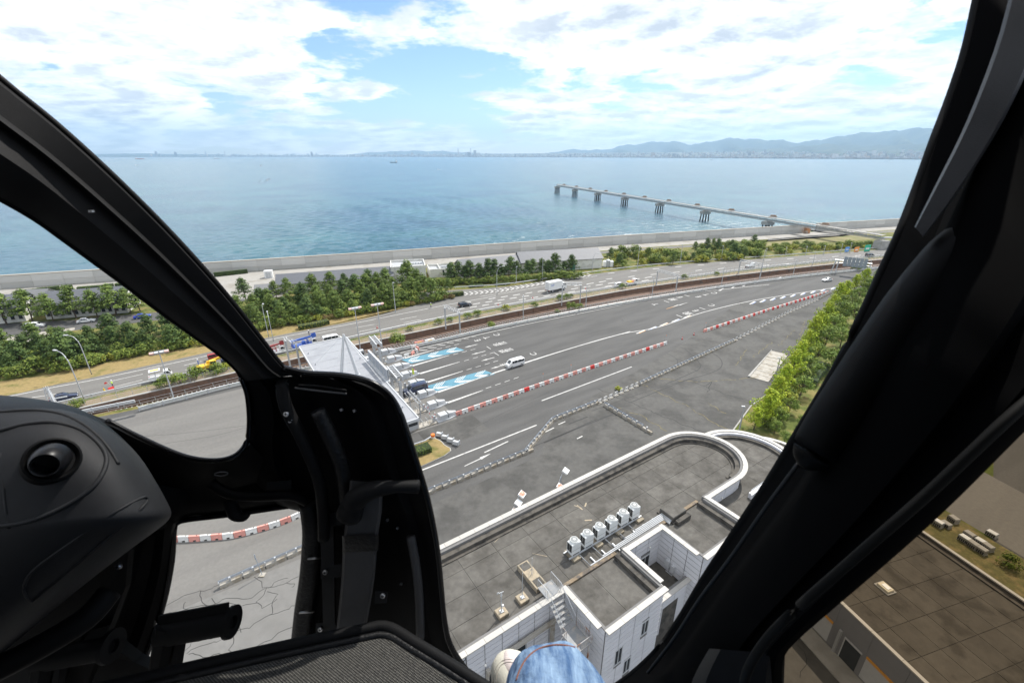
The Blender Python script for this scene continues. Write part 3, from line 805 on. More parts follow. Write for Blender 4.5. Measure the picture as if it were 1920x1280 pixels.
# ================================================================== FAR COAST
def far_dir(u): return Vector(((u - 960) / F_PX, CP + (640 - 291) / F_PX * SP, 0)).normalized()
COAST = [(-500, 21000), (170, 20500), (400, 19500), (650, 17500), (900, 14500), (1060, 12500), (1250, 10300), (1450, 9000), (1750, 8200), (2100, 7600), (2600, 7400)]
def coast_at(u):
    for (a, da), (b, db) in zip(COAST, COAST[1:]):
        if a <= u <= b: return da + (db - da) * (u - a) / (b - a)
    return 9000
M_COAST = mat('far_coast', (0.105, 0.115, 0.085), 0.95, 0.2, 0.002, col2=(0.20, 0.19, 0.17), c2scale=0.003)
M_HILL = mat('far_hill', (0.026, 0.046, 0.034), 0.95, 0.25, 0.0015, col2=(0.055, 0.075, 0.045), c2scale=0.0022, c2lo=0.5, c2hi=0.62)
mb = MB(); us = list(range(-500, 2601, 40))
secs = []
for u in us:
    d = far_dir(u); D = coast_at(u)
    rise = 1.0 if u > 1100 else max(0.15, (u - 200) / 900)
    secs.append([d * D + Vector((0, 0, SEA_Z - 2)), d * D + Vector((0, 0, 2.5)), d * (D * 1.03) + Vector((0, 0, 4)), d * (D * 1.25) + Vector((0, 0, 60 * rise)), d * (D * 1.5) + Vector((0, 0, 125 * rise))])
mb.loft(secs, False, False)
tag(mb.build('far_coast', M_COAST, smooth=True), kind='structure')
# mountain ridges, back to front: (u, top row) control points
def ridge(name, pts, far, seed, rough, m):
    rr = random.Random(seed); mb = MB(); secs = []
    u0, u1 = pts[0][0], pts[-1][0]
    n = int((u1 - u0) / 7)
    ph = [rr.uniform(0, 6.28) for _ in range(5)]
    for i in range(n + 1):
        u = u0 + (u1 - u0) * i / n
        for (a, va), (b, vb) in zip(pts, pts[1:]):
            if a <= u <= b: v = va + (vb - va) * (0.5 - 0.5 * math.cos(math.pi * (u - a) / (b - a))); break
        v += rough * (math.sin(u * 0.05 + ph[0]) + 0.8 * math.sin(u * 0.13 + ph[1]) + 0.7 * abs(math.sin(u * 0.045 + ph[2])) * math.sin(u * 0.31 + ph[4])) * min(1, (291 - v) / 10)
        d = far_dir(u); D = far * coast_at(u)
        k = d.y * CP
        z = CAM_H + (291 - v) / F_PX * D * 1.0 * math.sqrt(1 + ((u - 960) / F_PX) ** 2) ** -1 * (1 / CP) * 0.93
        z = max(z, 5)
        row = []
        for f in range(7):
            w = f / 6.0
            wig = 1 + 0.35 * math.sin(u * 0.06 + ph[3] + w * 5) * (1 - w) * w * 4
            row.append(d * (D * (1 - 0.30 * (1 - w) * wig)) + Vector((0, 0, z * (w ** 1.25) * (0.82 + 0.18 * math.sin(u * 0.12 + w * 5 + ph[1])) if f < 6 else z)))
        row.append(d * (D * 1.2) + Vector((0, 0, -5)))
        secs.append(row)
    mb.loft(secs, False, False)
    return tag(mb.build(name, m, smooth=True), kind='structure')
ridge('mountains', [(640, 291), (720, 286), (760, 283), (800, 285), (860, 286), (930, 289), (1000, 289), (1080, 283), (1120, 282), (1170, 276), (1255, 268), (1300, 274), (1375, 263), (1450, 268), (1490, 270), (1530, 265), (1640, 252), (1760, 246), (1900, 240), (2200, 250)], 2.0, 3, 1.3, M_HILL)
ridge('foothills', [(1340, 289), (1420, 281), (1500, 277), (1560, 273), (1640, 276), (1740, 270), (1900, 268), (2200, 270)], 1.55, 5, 1.2, M_HILL)
ridge('hazy_hills', [(150, 291), (200, 289), (270, 288), (330, 289.5), (420, 290)], 1.3, 8, 0.3, M_HILL)
# the towns along the coast, seen as one mass of blocks
rr = random.Random(11)
M_TOWN = [mat('town_block_%d' % i, c, 0.8, 0.1, 0.01) for i, c in enumerate(((0.55, 0.55, 0.54), (0.38, 0.37, 0.36), (0.25, 0.25, 0.27), (0.48, 0.40, 0.34)))]
mb = MB()
for k in range(4200):
    u = 190 + 1580 * (rr.random() ** 0.62)
    D = coast_at(u) * (1.003 + 0.42 * rr.random() ** 2.0)
    base = max(0, (D / coast_at(u) - 1.03)) / 0.22 * 60 * (1.0 if u > 1100 else max(0.15, (u - 200) / 900))
    hgt = rr.uniform(6, 22) * (1 + (rr.random() < 0.10) * rr.uniform(0.6, 2.6))
    if u < 900: hgt *= 1.5 + (rr.random() < 0.10) * 2.0
    d = far_dir(u); p = d * D
    mb.mi = rr.choice((0, 0, 1, 1, 2, 3))
    w_ = rr.uniform(15, 70) * (1.6 if u < 900 else 1)
    mb.box((p.x, p.y, base + hgt / 2), (w_, rr.uniform(15, 40), hgt), rr.uniform(0, 3))
tag(mb.build('far_town', M_TOWN, fix=False), 'pale towns strung along the far shore of the bay', 'town', kind='stuff')
# towers that stand out of the far skyline
def tower(u, vtop, wpx, name_label, D=None, m=None, lean=0.25):
    D = D or coast_at(u) * 1.02; d = far_dir(u); p = d * D
    dep = D * d.y * CP
    hgt = CAM_H + (291 - vtop) / F_PX * dep
    w_ = wpx / F_PX * dep
    root = thing('skyline_tower', name_label, 'tower', p, math.atan2(d.y, d.x) - math.pi / 2)
    mb = MB()
    mb.loft([[(-w_ / 2, -w_ / 2, 0), (w_ / 2, -w_ / 2, 0), (w_ / 2, w_ / 2, 0), (-w_ / 2, w_ / 2, 0)], [(-w_ / 2, -w_ / 2, hgt * 0.9), (w_ / 2 * 0.9, -w_ / 2, hgt * 0.8), (w_ / 2 * 0.9, w_ / 2, hgt * 0.8), (-w_ / 2, w_ / 2, hgt * 0.9)]])
    mb.build('shaft', m or M_TOWN[2], root)
    mb = MB(); mb.box((-w_ * 0.1, 0, hgt * 0.93), (w_ * 0.5, w_ * 0.5, hgt * 0.14)); mb.build('roof_house', M_TOWN[1], root)
tower(330, 285.0, 4.5, 'slim dark tower, tallest on the left of the far skyline')
tower(585, 285.0, 4, 'lone grey tower on the far skyline right of the slim dark one')
tower(880, 285.5, 7, 'pair-like broad apartment tower on the far shore above the anchored ship')
tower(1225, 286.0, 8, 'broad brown apartment tower on the far shore above the jetty tip', m=M_TOWN[3])

# ================================================================== SHIPS
def ship(u, v, length, label, hull_m, heading, deck_m=None, tall=1.0):
    p = G(u, v, SEA_Z)
    root = thing('ship', label, 'ship', p, heading)
    Lh, W, Hh = length / 2, length * 0.085, length * 0.055
    sec = []
    for x, w, b, t_ in ((-1.0, 0.55, 0.25, 1.15), (-0.9, 0.95, 0, 1.05), (-0.3, 1, 0, 1.0), (0.6, 1, 0, 1.0), (0.88, 0.55, 0, 1.15), (1.0, 0.06, 0.35, 1.35)):
        sec.append([(x * Lh, -W * w, Hh * t_), (x * Lh, -W * w * 0.8, Hh * b - 1), (x * Lh, W * w * 0.8, Hh * b - 1), (x * Lh, W * w, Hh * t_)])
    mb = MB(); mb.loft(sec); mb.build('hull', hull_m, root)
    mb = MB(); mb.bbox((-0.86 * Lh, -W * 0.8, Hh), (-0.6 * Lh, W * 0.8, Hh * (2.6 * tall)), 0.5); br = mb.build('bridge_house', M_CARW, root)
    mb = MB(); mb.bbox((-0.78 * Lh, -W * 0.3, Hh * 2.6 * tall), (-0.68 * Lh, W * 0.3, Hh * 3.6 * tall)); mb.build('funnel', deck_m or M_TOWN[1], br)
    mb = MB(); mb.tube([(0.55 * Lh, 0, Hh), (0.55 * Lh, 0, Hh * 2.6 * tall)], length * 0.006, 5); mb.build('mast', M_TOWN[1], root)
    mb = MB()
    for x in (-0.4, -0.05, 0.3): mb.bbox(((x - 0.13) * Lh, -W * 0.7, Hh), ((x + 0.13) * Lh, W * 0.7, Hh * 1.3), 0.3)
    mb.build('hatch', deck_m or M_TOWN[1], root)
    return root
M_SHIPRED = mat('ship_red', (0.42, 0.10, 0.05), 0.6, 0.1, 0.2); M_SHIPDK = mat('ship_dark', (0.03, 0.035, 0.05), 0.6, 0.1, 0.2)
ship(262, 298.5, 115, 'red hulled tanker far out near the horizon on the left', M_SHIPRED, 0.1, M_SHIPRED)
ship(738, 305, 56, 'dark hulled workboat with pale bridge out on the open sea', M_SHIPDK, math.pi, None, 1.9)
ship(258, 310, 26, 'small white boat below the red tanker', M_CARW, 0.1)
ship(407, 297.6, 90, 'faint grey ship below the far skyline', M_TOWN[1], 0.1)
ship(823, 318, 14, 'tiny white motorboat trailing a short wake', M_CARW, 0.2)
ship(1334, 300, 34, 'small dark boat off the far shore right of the jetty tip', M_SHIPDK, 0.1)

# ================================================================== TERMINAL BUILDING (foreground)
# local axes: x = s along the lanes, y = -t away from the camera side
bld = thing('office_building', 'white tiled building with rounded end and grey flat roof below the helicopter', 'building', ORG, ANG)
ZR, ZP = 10.55, 11.5
T0, T1 = 39.0, 49.25
RC = (13.4, (T0 + T1) / 2, (T1 - T0) / 2)
def arc_pts(c, r, a0, a1, n, sq=1.0):
    return [(c[0] + r * math.cos(a0 + (a1 - a0) * k / n) * sq, c[1] + r * math.sin(a0 + (a1 - a0) * k / n)) for k in range(n + 1)]
S0 = -33.0
outline = [(S0, T0)] + arc_pts((RC[0], RC[1]), RC[2], -math.pi / 2, math.pi / 2, 22, 1.06) + [(7.0, T1), (-0.5, T1), (-6.4, T1), (-13.9, T1), (S0, T1)]
NO = len(outline)
loc = lambda pts: [(s, -t) for s, t in pts]
def inset(o, d):
    """inset a convex outline"""
    n = len(o); out = []
    cx_, cy_ = sum(p[0] for p in o) / n, sum(p[1] for p in o) / n
    for i in range(n):
        p, a, b = Vector(o[i]), Vector(o[i - 1]), Vector(o[(i + 1) % n])
        e1, e2 = (p - a).normalized(), (b - p).normalized()
        n1, n2 = Vector((-e1.y, e1.x)), Vector((-e2.y, e2.x))
        if n1.dot(Vector((cx_, cy_)) - p) < 0: n1, n2 = -n1, -n2
        m_ = (n1 + n2).normalized()
        out.append(tuple(p + m_ * (d / max(0.35, m_.dot(n1)))))
    return out
mb = MB(); mb.prism(loc(outline), 0, ZR - 0.05); mb.build('core', M_JOINT, bld)
# parapet wall (ring) and coping stones
def ring_wall(root, o, th, z0, z1, name, m, skip=None):
    i_ = inset(o, th); mb = MB(); n = len(o)
    for k in range(n):
        if skip and skip(k): continue
        a, b, c, d = o[k], o[(k + 1) % n], i_[(k + 1) % n], i_[k]
        mb.prism(loc([a, b, c, d]), z0, z1)
    return mb.build(name, m, root)
open_s = lambda k: False
ring_wall(bld, inset(outline, 0.06), 0.30, ZR - 0.2, ZP - 0.12, 'parapet', M_JOINT, lambda k: k in (NO - 5, NO - 3))
ring_wall(bld, inset(outline, 0.361), 0.55, ZR - 0.1, ZP - 0.42, 'gutter_step', M_ROOF_D, lambda k: k >= NO - 6)
ring_wall(bld, inset(outline, 0.912), 0.35, ZR - 0.1, ZR + 0.12, 'gutter_kerb', M_ROOF_D, lambda k: k >= NO - 6)
ring_wall(bld, inset(outline, 0.361), 0.16, ZR - 0.1, ZR + 0.16, 'gutter_kerb', M_ROOF_D, lambda k: k < NO - 6 or k in (NO - 5, NO - 3))
def copings(root, path, w, z, th=0.14, step=1.75, out=0.05):
    """coping stones laid along an outline path (outer edge), one piece each"""
    P = [Vector((s, -t, 0)) for s, t in path]
    run = []
    for a, b in zip(P, P[1:]):
        d = b - a
        n = max(1, round(d.length / step))
        nr = Vector((d.y, -d.x, 0)).normalized()
        for k in range(n):
            run.append((a.lerp(b, k / n), a.lerp(b, (k + 1) / n), nr))
    for i, (a, b, nr) in enumerate(run):
        na = nr if i == 0 or (run[i - 1][1] - a).length > 0.01 else (run[i - 1][2] + nr).normalized()
        nb = nr if i == len(run) - 1 or (run[i + 1][0] - b).length > 0.01 else (run[i + 1][2] + nr).normalized()
        ka, kb = 1 / max(0.5, na.dot(nr)), 1 / max(0.5, nb.dot(nr))
        g = (b - a).normalized() * 0.012
        q = [a + g + na * out * ka, b - g + nb * out * kb, b - g - nb * (w - out) * kb, a + g - na * (w - out) * ka]
        mb = MB(); mb.prism([(v.x, v.y) for v in q], z - th, z); mb.build('coping', M_COPING, root)
copings(bld, outline[:2], 0.55, ZP); copings(bld, outline[1:-5], 0.55, ZP, step=1.5)
copings(bld, [(-14.0, T1), (S0, T1)], 0.5, ZP); copings(bld, [(-0.5, T1), (-6.3, T1)], 0.5, ZP); copings(bld, [(RC[0], T1), (7.0, T1)], 0.5, ZP)
# roof membrane laid in panels with open joints
roof_poly = [(S0, T0 + 1.27)] + inset(outline, 1.27)[1:24] + [(13.4, T1 - 0.53), (S0, T1 - 0.53)]
mem = MB(); 
def roof_panels(root, poly, x0, x1, dx, y0, y1, dy, z, m, gap=0.03, name='roof_panel'):
    k = 0; s = x0
    while s < x1:
        t = y0
        while t < y1:
            c = cell(poly, s + gap / 2, s + dx - gap / 2, t + gap / 2, t + dy - gap / 2)
            if len(c) >= 3:
                mb = MB(); mb.prism(loc(c), z - 0.06, z + rng.uniform(0, 0.012)); mb.build(name, m, root); k += 1
            t += dy
        s += dx
    return k
roof_panels(bld, roof_poly, -28.2, 20, 3.9, T0 + 0.2, T1, 2.45, ZR, M_ROOF)
# wings towards the camera, with a courtyard between them
def wing(s0, s1, t1, zp, zr, courtyard=False):
    o = [(s0, T1 + 0.02), (s1, T1 + 0.02), (s1, t1), (s0, t1)]
    mb = MB(); mb.prism(loc(o), 0, zr - 0.06); mb.build('wing_core', M_JOINT, bld)
    for a, b, c, d in (((s0, T1 + 0.02), (s0 + 0.3, T1 + 0.02), (s0 + 0.3, t1), (s0, t1)), ((s1 - 0.3, T1 + 0.02), (s1, T1 + 0.02), (s1, t1), (s1 - 0.3, t1)), ((s0 + 0.3, t1 - 0.3), (s1 - 0.3, t1 - 0.3), (s1 - 0.3, t1), (s0 + 0.3, t1))):
        mb = MB(); mb.prism(loc([a, b, c, d]), zr - 0.06, zp - 0.13); mb.build('parapet', M_JOINT, bld)
    copings(bld, [(s0, T1 - 0.1), (s0, t1 - 0.46)][::-1], 0.5, zp, out=0.05, step=1.7)
    copings(bld, [(s1, T1 - 0.1), (s1, t1 - 0.46)], 0.5, zp, out=0.05, step=1.7)
    copings(bld, [(s0 - 0.05, t1), (s1 + 0.05, t1)][::-1], 0.5, zp, out=0.05, step=1.9)
    roof_panels(bld, [(s0 + 0.75, T1 + 0.3), (s1 - 0.75, T1 + 0.3), (s1 - 0.75, t1 - 0.33), (s0 + 0.33, t1 - 0.33)] if False else [(s0 + 0.34, T1 - 0.35), (s1 - 0.98, T1 - 0.35), (s1 - 0.98, t1 - 0.34), (s0 + 0.34, t1 - 0.34)], s0, s1, 3.4, T1 - 0.4, t1, 5.4, zr, M_ROOF)
    mb = MB(); mb.prism(loc([(s1 - 0.96, T1 - 0.2), (s1 - 0.31, T1 - 0.2), (s1 - 0.31, t1 - 0.32), (s1 - 0.96, t1 - 0.32)]), zr - 0.06, zr + 0.5); mb.build('gutter_step', M_ROOF_D, bld)
wing(-13.9, -6.4, 54.35, ZP + 0.02, ZR + 0.02)
wing(-0.5, 7.0, 54.3, ZP + 0.02, ZR + 0.02)
# stained step between main roof and wings
for s0, s1 in ((-13.6, -6.8), (-0.1, 6.6)):
    mb = MB(); mb.prism(loc([(s0, T1 - 0.75), (s1, T1 - 0.75), (s1, T1 - 0.4), (s0, T1 - 0.4)]), ZR - 0.1, ZR + 0.22); mb.build('roof_kerb', mat('roof_kerb_stone', (0.21, 0.16, 0.105), 0.9, 0.25, 2.0, col2=(0.10, 0.085, 0.07), c2scale=1.2), bld)
# courtyard between the wings: floor, low front wall, plant
mb = MB(); mb.prism(loc([(-6.4, T1 + 0.03), (-0.52, T1 + 0.03), (-0.52, 53.2), (-6.4, 53.2)]), 0, 6.3); mb.build('courtyard_floor', M_ROOF_D, bld)
mb = MB(); mb.prism(loc([(-6.4, 52.85), (-0.52, 52.85), (-0.52, 53.2), (-6.4, 53.2)]), 6.3, 7.6); mb.build('courtyard_wall', M_JOINT, bld)
copings(bld, [(-0.55, 53.22), (-6.35, 53.22)], 0.45, 7.72)
# wall tiles
TILES = []
def tiles(p0, p1, z0, z1, w=1.85, h=0.62, prio=0, holes=()):
    a, b = Vector((p0[0], -p0[1], 0)), Vector((p1[0], -p1[1], 0))
    d = b - a; n = max(1, round(d.length / w)); cw = d.length / n
    rows = max(1, round((z1 - z0) / h)); chh = (z1 - z0) / rows
    for r in range(rows):
        for k in range(n):
            x0, x1, y0, y1 = k * cw, (k + 1) * cw, z1 - (r + 1) * chh, z1 - r * chh
            skip = False; sx0, sx1 = x0, x1
            for (hx0, hx1, hz0, hz1) in holes:
                if y1 > hz0 + 0.05 and y0 < hz1 - 0.05 and x1 > hx0 + 0.02 and x0 < hx1 - 0.02:
                    if hx0 - x0 > 0.15: x1 = hx0
                    elif x1 - hx1 > 0.15: x0 = hx1
                    else: skip = True
            if not skip: TILES.append((prio + r * 0.4, a, d.normalized(), x0, x1, y0, y1))
MEUNIT = None
def place_tiles(root, limit):
    TILES.sort(key=lambda q: q[0])
    unit = MB(); unit.bbox((0, 0, 0), (1, 0.035, 1)); me = unit.mesh('wall_tile', M_TILE)
    rest = MB()
    for i, (_, a, d, x0, x1, y0, y1) in enumerate(TILES):
        nr = Vector((d.y, -d.x, 0))
        base = a + d * (x0 + 0.035) + Vector((0, 0, y0 + 0.035)) + nr * 0.037
        if i < limit:
            o = link('wall_tile', me, root, base, math.atan2(d.y, d.x)); o.scale = (x1 - x0 - 0.07, 1, y1 - y0 - 0.07)
        else:
            c = a + d * ((x0 + x1) / 2) + Vector((0, 0, (y0 + y1) / 2)) + nr * 0.0195
            rest.box(c, (x1 - x0 - 0.07, 0.035, y1 - y0 - 0.07), math.atan2(d.y, d.x))
    if rest.v:
        o = rest.build('wall_tile', M_TILE, root); o['kind'] = 'stuff'
    TILES.clear()
ZT = ZP - 0.15
WH = [(1.6, 2.5, 5.6, 7.6), (4.9, 5.8, 6.9, 8.6), (3.0, 3.9, 3.2, 5.0)]      # wing-front windows: x0,x1,z0,z1 along the wall
tiles((-13.9, 54.37), (-6.4, 54.37), 1.5, ZT, prio=0, holes=WH)
tiles((-13.92, T1), (-13.92, 54.35), 1.5, ZT, prio=0.5)
tiles((-24.3, T1 + 0.02), (-14.0, T1 + 0.02), 3.5, ZT, prio=1, holes=[(3.9, 6.0, 5.2, 8.2)])
tiles((-6.4, T1 + 0.04), (-0.5, T1 + 0.04), 6.3, ZT, prio=0, holes=[(3.0, 4.4, 6.3, 8.4)])
tiles((-0.52, T1 + 0.05), (-0.52, 54.3), 2.5, ZT, prio=0.2)
tiles((-0.5, 54.32), (7.0, 54.32), 4.0, ZT, prio=1)
tiles((-6.4, 53.22), (-0.52, 53.22), 2.0, 7.55, prio=2, holes=[(2.2, 4.6, 2.0, 5.6)])
tiles((7.05, T1 + 0.03), (RC[0], T1 + 0.03), 5.0, ZT, prio=1, holes=[(1.4, 2.3, 6.0, 8.2)])
# right-hand walls of the wings are turned away from the camera: plain
for s in (-6.38, 7.02):
    mb = MB(); mb.prism(loc([(s, T1 + 0.05), (s + 0.03, T1 + 0.05), (s + 0.03, 54.3), (s, 54.3)]), 7.75 if s < 0 else 0, ZT); mb.build('wall_face', M_TILE, bld)
place_tiles(bld, 285)
def wall_window(s, t, z0, z1, w, side='front', opened=False, m=M_GLASS):
    win = MB(); win.bbox((s, -t - 0.02, z0), (s + w, -t + 0.12, z1)); o = win.build('window', m, bld)
    fr = MB()
    for a, b in (((s - 0.06, z0 - 0.06), (s + w + 0.06, z0)), ((s - 0.06, z1), (s + w + 0.06, z1 + 0.06)), ((s - 0.06, z0), (s, z1)), ((s + w, z0), (s + w + 0.06, z1)), ((s + w / 2 - 0.02, z0), (s + w / 2 + 0.02, z1))):
        fr.bbox((a[0], -t - 0.07, a[1]), (b[0], -t + 0.05, b[1]))
    fr.build('frame', M_WSTEEL, o)
for x0, x1, z0, z1 in WH: wall_window(-13.9 + x0 + 0.03, 54.36, z0 + 0.03, z1 - 0.03, x1 - x0 - 0.06)
wall_window(-24.3 + 4.0, T1 + 0.03, 5.25, 8.15, 1.9); wall_window(-6.4 + 3.05, T1 + 0.06, 6.35, 8.3, 1.3, m=M_DARK); wall_window(7.05 + 1.45, T1 + 0.04, 6.05, 8.15, 0.8, m=M_DARK)
# dark glazed bay with white mullions at the left end of the near wall
mb = MB(); mb.bbox((-32.9, -T1 - 0.06, 2.0), (-24.4, -T1 - 0.02, ZT - 0.9)); gb = mb.build('glazed_bay', M_GLASS, bld)
for k in range(8):
    mb = MB(); mb.bbox((-32.9, -T1 - 0.12, 3.0 + k * 0.95), (-24.4, -T1 - 0.065, 3.06 + k * 0.95)); mb.build('mullion', M_WSTEEL, gb)
for k in range(5):
    mb = MB(); mb.bbox((-24.5 - k * 2.2, -T1 - 0.13, 2.0), (-24.42 - k * 2.2, -T1 - 0.064, ZT - 0.9)); mb.build('mullion', M_WSTEEL, gb)
tiles((-32.9, T1 + 0.02), (-24.4, T1 + 0.02), ZT - 0.85, ZT); place_tiles(bld, 12)
# round wall lights and wall furniture
for s, t, z in ((-2.2, T1 + 0.1, 9.4), (-16.2, T1 + 0.08, 8.3), (-22.6, T1 + 0.08, 8.3), (10.8, T1 + 0.1, 9.6), (-13.99, 52.2, 7.3)):
    mb = MB(); mb.loft([[(s + 0.13 * math.cos(a), -t, z + 0.13 * math.sin(a)) for a in [k * math.pi / 4 for k in range(8)]], [(s + 0.09 * math.cos(a), -t - 0.14, z + 0.09 * math.sin(a)) for a in [k * math.pi / 4 for k in range(8)]]]); mb.build('wall_light', M_LAMP, bld)
for t, z in ((50.6, 9.2), (52.8, 8.0), (52.2, 4.6)):
    mb = MB(); mb.loft([[(-0.56, -t + 0.14 * math.cos(a), z + 0.14 * math.sin(a)) for a in [k * math.pi / 4 for k in range(8)]], [(-0.72, -t + 0.09 * math.cos(a), z + 0.09 * math.sin(a)) for a in [k * math.pi / 4 for k in range(8)]]]); mb.build('wall_vent', M_WSTEEL, bld)
mb = MB(); mb.bbox((-0.85, -51.0, 6.9), (-0.56, -50.5, 7.9)); mb.bbox((-0.8, -51.7, 6.9), (-0.57, -51.25, 7.7)); mb.tube([(-0.7, -51.5, 6.9), (-0.7, -51.5, 6.35)], 0.05); mb.tube([(-0.7, -51.5, 6.35), (-0.7, -50.7, 6.35)], 0.05); mb.build('meter_box', M_WSTEEL, bld)
for k in range(3):
    mb = MB(); mb.tube([(-5.0 + k * 0.25, -T1 - 0.25, 6.3), (-5.0 + k * 0.25, -T1 - 0.25, 9.6 - k * 0.5)], 0.05, 6); mb.build('riser_pipe', M_WSTEEL, bld)
mb = MB(); mb.tube([(8.0, -T1 - 0.25, 5.0), (8.0, -T1 - 0.25, 9.8)], 0.10, 6); mb.build('riser_pipe', M_STEEL, bld)
# vertical slot window on the round end
for k in range(7):
    a = math.pi / 2 - 0.30; z = 6.0 + k * 0.72
    c = (RC[0] + RC[2] * 1.06 * math.cos(a), RC[1] + RC[2] * math.sin(a))
    mb = MB(); mb.box((c[0], -c[1], z), (0.75, 0.12, 0.6), 0.30); mb.build('slot_pane', M_GLASS, bld)
# tiled skin of the round end: thin curved strips
arc = arc_pts((RC[0], RC[1]), RC[2] + 0.02, math.pi / 2, 0.0, 7, 1.06)
for (a, b) in zip(arc, arc[1:]): tiles(b, a, 5.0, ZT, w=1.2, prio=0) if False else tiles(a, b, 5.0, ZT, w=1.25)
place_tiles(bld, 70)

# lower round block behind
b2 = thing('round_annex', 'lower white annex with rounded grey roof behind the main building', 'building', ORG, ANG)
Z2, ZP2 = 9.2, 10.0
o2 = [(7.1, 45.0)] + [(12.0, 40.6)] + arc_pts((20.6, 46.6), 6.0, -math.pi / 2, math.pi / 2 - 0.5, 18, 1.0) + [(24.5, 54.5), (7.1, 54.5)]
mb = MB(); mb.prism(loc(o2), 0, Z2 - 0.05); mb.build('core', M_JOINT, b2)
ring_wall(b2, inset(o2, 0.05), 0.3, Z2 - 0.1, ZP2 - 0.13, 'parapet', M_TILE, lambda k: k in (len(o2) - 1, 0, 1))
ring_wall(b2, inset(o2, 0.36), 0.5, Z2 - 0.1, Z2 + 0.35, 'gutter_step', M_ROOF_D, lambda k: k in (len(o2) - 1, 0, 1))
copings(b2, arc_pts((20.6, 46.6), 6.05, -math.pi / 2 - 0.3, math.pi / 2 - 0.5, 18, 1.0), 0.55, ZP2, step=1.2)
roof_panels(b2, inset(o2, 0.85), 7, 28, 3.6, 40, 56, 2.6, Z2, M_ROOF)
mb = MB(); mb.prism(loc([(14.0, 50.8), (26, 50.8), (26, 51.1), (14.0, 51.1)]), Z2, ZP2 - 0.1); mb.build('parapet', M_TILE, b2)
mb = MB(); mb.tube([(14.2, -50.9, ZP2 + 0.25), (25.8, -50.9, ZP2 + 0.25)], 0.04); mb.build('handrail', M_STEEL, b2)
for k in range(8):
    mb = MB(); mb.bbox((13.9 + k * 1.5, -51.25, 3.0), (15.36 + k * 1.5, -51.11, ZP2 - 0.12)); mb.build('wall_panel', M_TILE, b2)
b3 = thing('porch_canopy', 'white rounded canopy edge beyond the annex by the trees', 'canopy', ORG, ANG)
arc3 = arc_pts((26.0, 47.6), 5.8, -math.pi / 2 + 0.15, 0.9, 14)
mb = MB(); mb.prism(loc(arc3 + [(24.0, 50.0)]), 5.2, 7.4); mb.build('slab', M_ROOF_D, b3); copings(b3, arc3, 0.6, 7.6, step=1.4)
mb = MB(); mb.cyl((29.5, -47.0, 0), 0.25, 5.2, 10); mb.cyl((27.6, -43.8, 0), 0.25, 5.2, 10); mb.build('column', M_CONC, b3)

# ---- rooftop plant
def ac_unit_proto():
    t = thing('condenser_unit', 'white rooftop condenser unit with round top fan, in the row of six', 'air conditioner', group='rooftop condenser units')
    W, D, Hh = 1.16, 0.80, 1.40
    mb = MB(); mb.bbox((-W / 2, -D / 2, 0.12), (W / 2, D / 2, Hh), 0.05); body = mb.build('casing', mat('unit_casing', (0.62, 0.63, 0.62), 0.45, 0.05, 1.5), t)
    mb = MB(); mb.cyl((0, 0, Hh), 0.47, 0.10, 20, 0.45); mb.cyl((0, 0, Hh + 0.10), 0.42, 0.10, 20, 0.42); f = mb.build('fan_shroud', MATS['unit_casing'], t, smooth=40)
    mb = MB(); mb.cyl((0, 0, Hh + 0.202), 0.38, 0.012, 20); g = mb.build('fan_grille', mat('fan_grey', (0.20, 0.21, 0.21), 0.6, 0.05), f)
    mb = MB(); mb.cyl((0, 0, Hh + 0.214), 0.12, 0.03, 12); mb.build('fan_hub', M_CARW, f)
    mb = MB()
    for i in range(2):
        for j in range(4): mb.bbox((-W / 2 - 0.02, -D / 2 + 0.06 + i * 0.35, 0.42 + j * 0.23), (-W / 2 - 0.003, -D / 2 + 0.37 + i * 0.35, 0.62 + j * 0.23))
    mb.build('coil_grille', M_DARK, t)
    mb = MB(); mb.bbox((-W / 2 + 0.02, -D / 2 - 0.012, 0.62), (W / 2 - 0.02, -D / 2 - 0.003, 0.64)); mb.build('panel_joint', M_JOINT, t)
    mb = MB()
    for x in (-W / 2 + 0.1, W / 2 - 0.1): mb.bbox((x - 0.06, -D / 2, 0), (x + 0.06, D / 2, 0.12))
    mb.build('foot_rail', M_STEEL, t)
    return t
acp = Proto(ac_unit_proto())
names6 = ['first', 'second', 'third', 'fourth', 'fifth', 'sixth']
ZB = ZR + 0.42
for k in range(6):
    s = -10.35 + k * 1.74
    acp.put(L(s, 46.3, ZB), ANG, 'white rooftop condenser unit with round fan, %s in the row from the metal stair' % names6[k], 'rooftop condenser units')
pl = thing('unit_plinth', 'long concrete plinth and steel beam under the row of condenser units', 'plinth', ORG, ANG)
mb = MB(); mb.bbox((-11.4, -46.75, ZR), (-0.9, -45.85, ZR + 0.3)); mb.build('plinth', M_CONC_PALE, pl) if False else None
for k in range(4):
    s = -11.0 + k * 3.1; mb = MB(); mb.bbox((s, -47.2, ZR), (s + 0.9, -45.6, ZR + 0.28)); mb.build('plinth_block', mat('plinth_stone', (0.26, 0.22, 0.16), 0.9, 0.2, 2.0, col2=(0.15, 0.13, 0.1), c2scale=1.0) if k == 0 else MATS['plinth_stone'], pl)
for t_ in (46.75, 45.9):
    mb = MB(); mb.bbox((-11.3, -t_ - 0.06, ZR + 0.285), (-0.8, -t_ + 0.06, ZR + 0.41)); mb.build('beam', M_STEEL, pl)
pipes = thing('refrigerant_pipes', 'bundle of white insulated pipes running beside the condenser units', 'pipes', ORG, ANG)
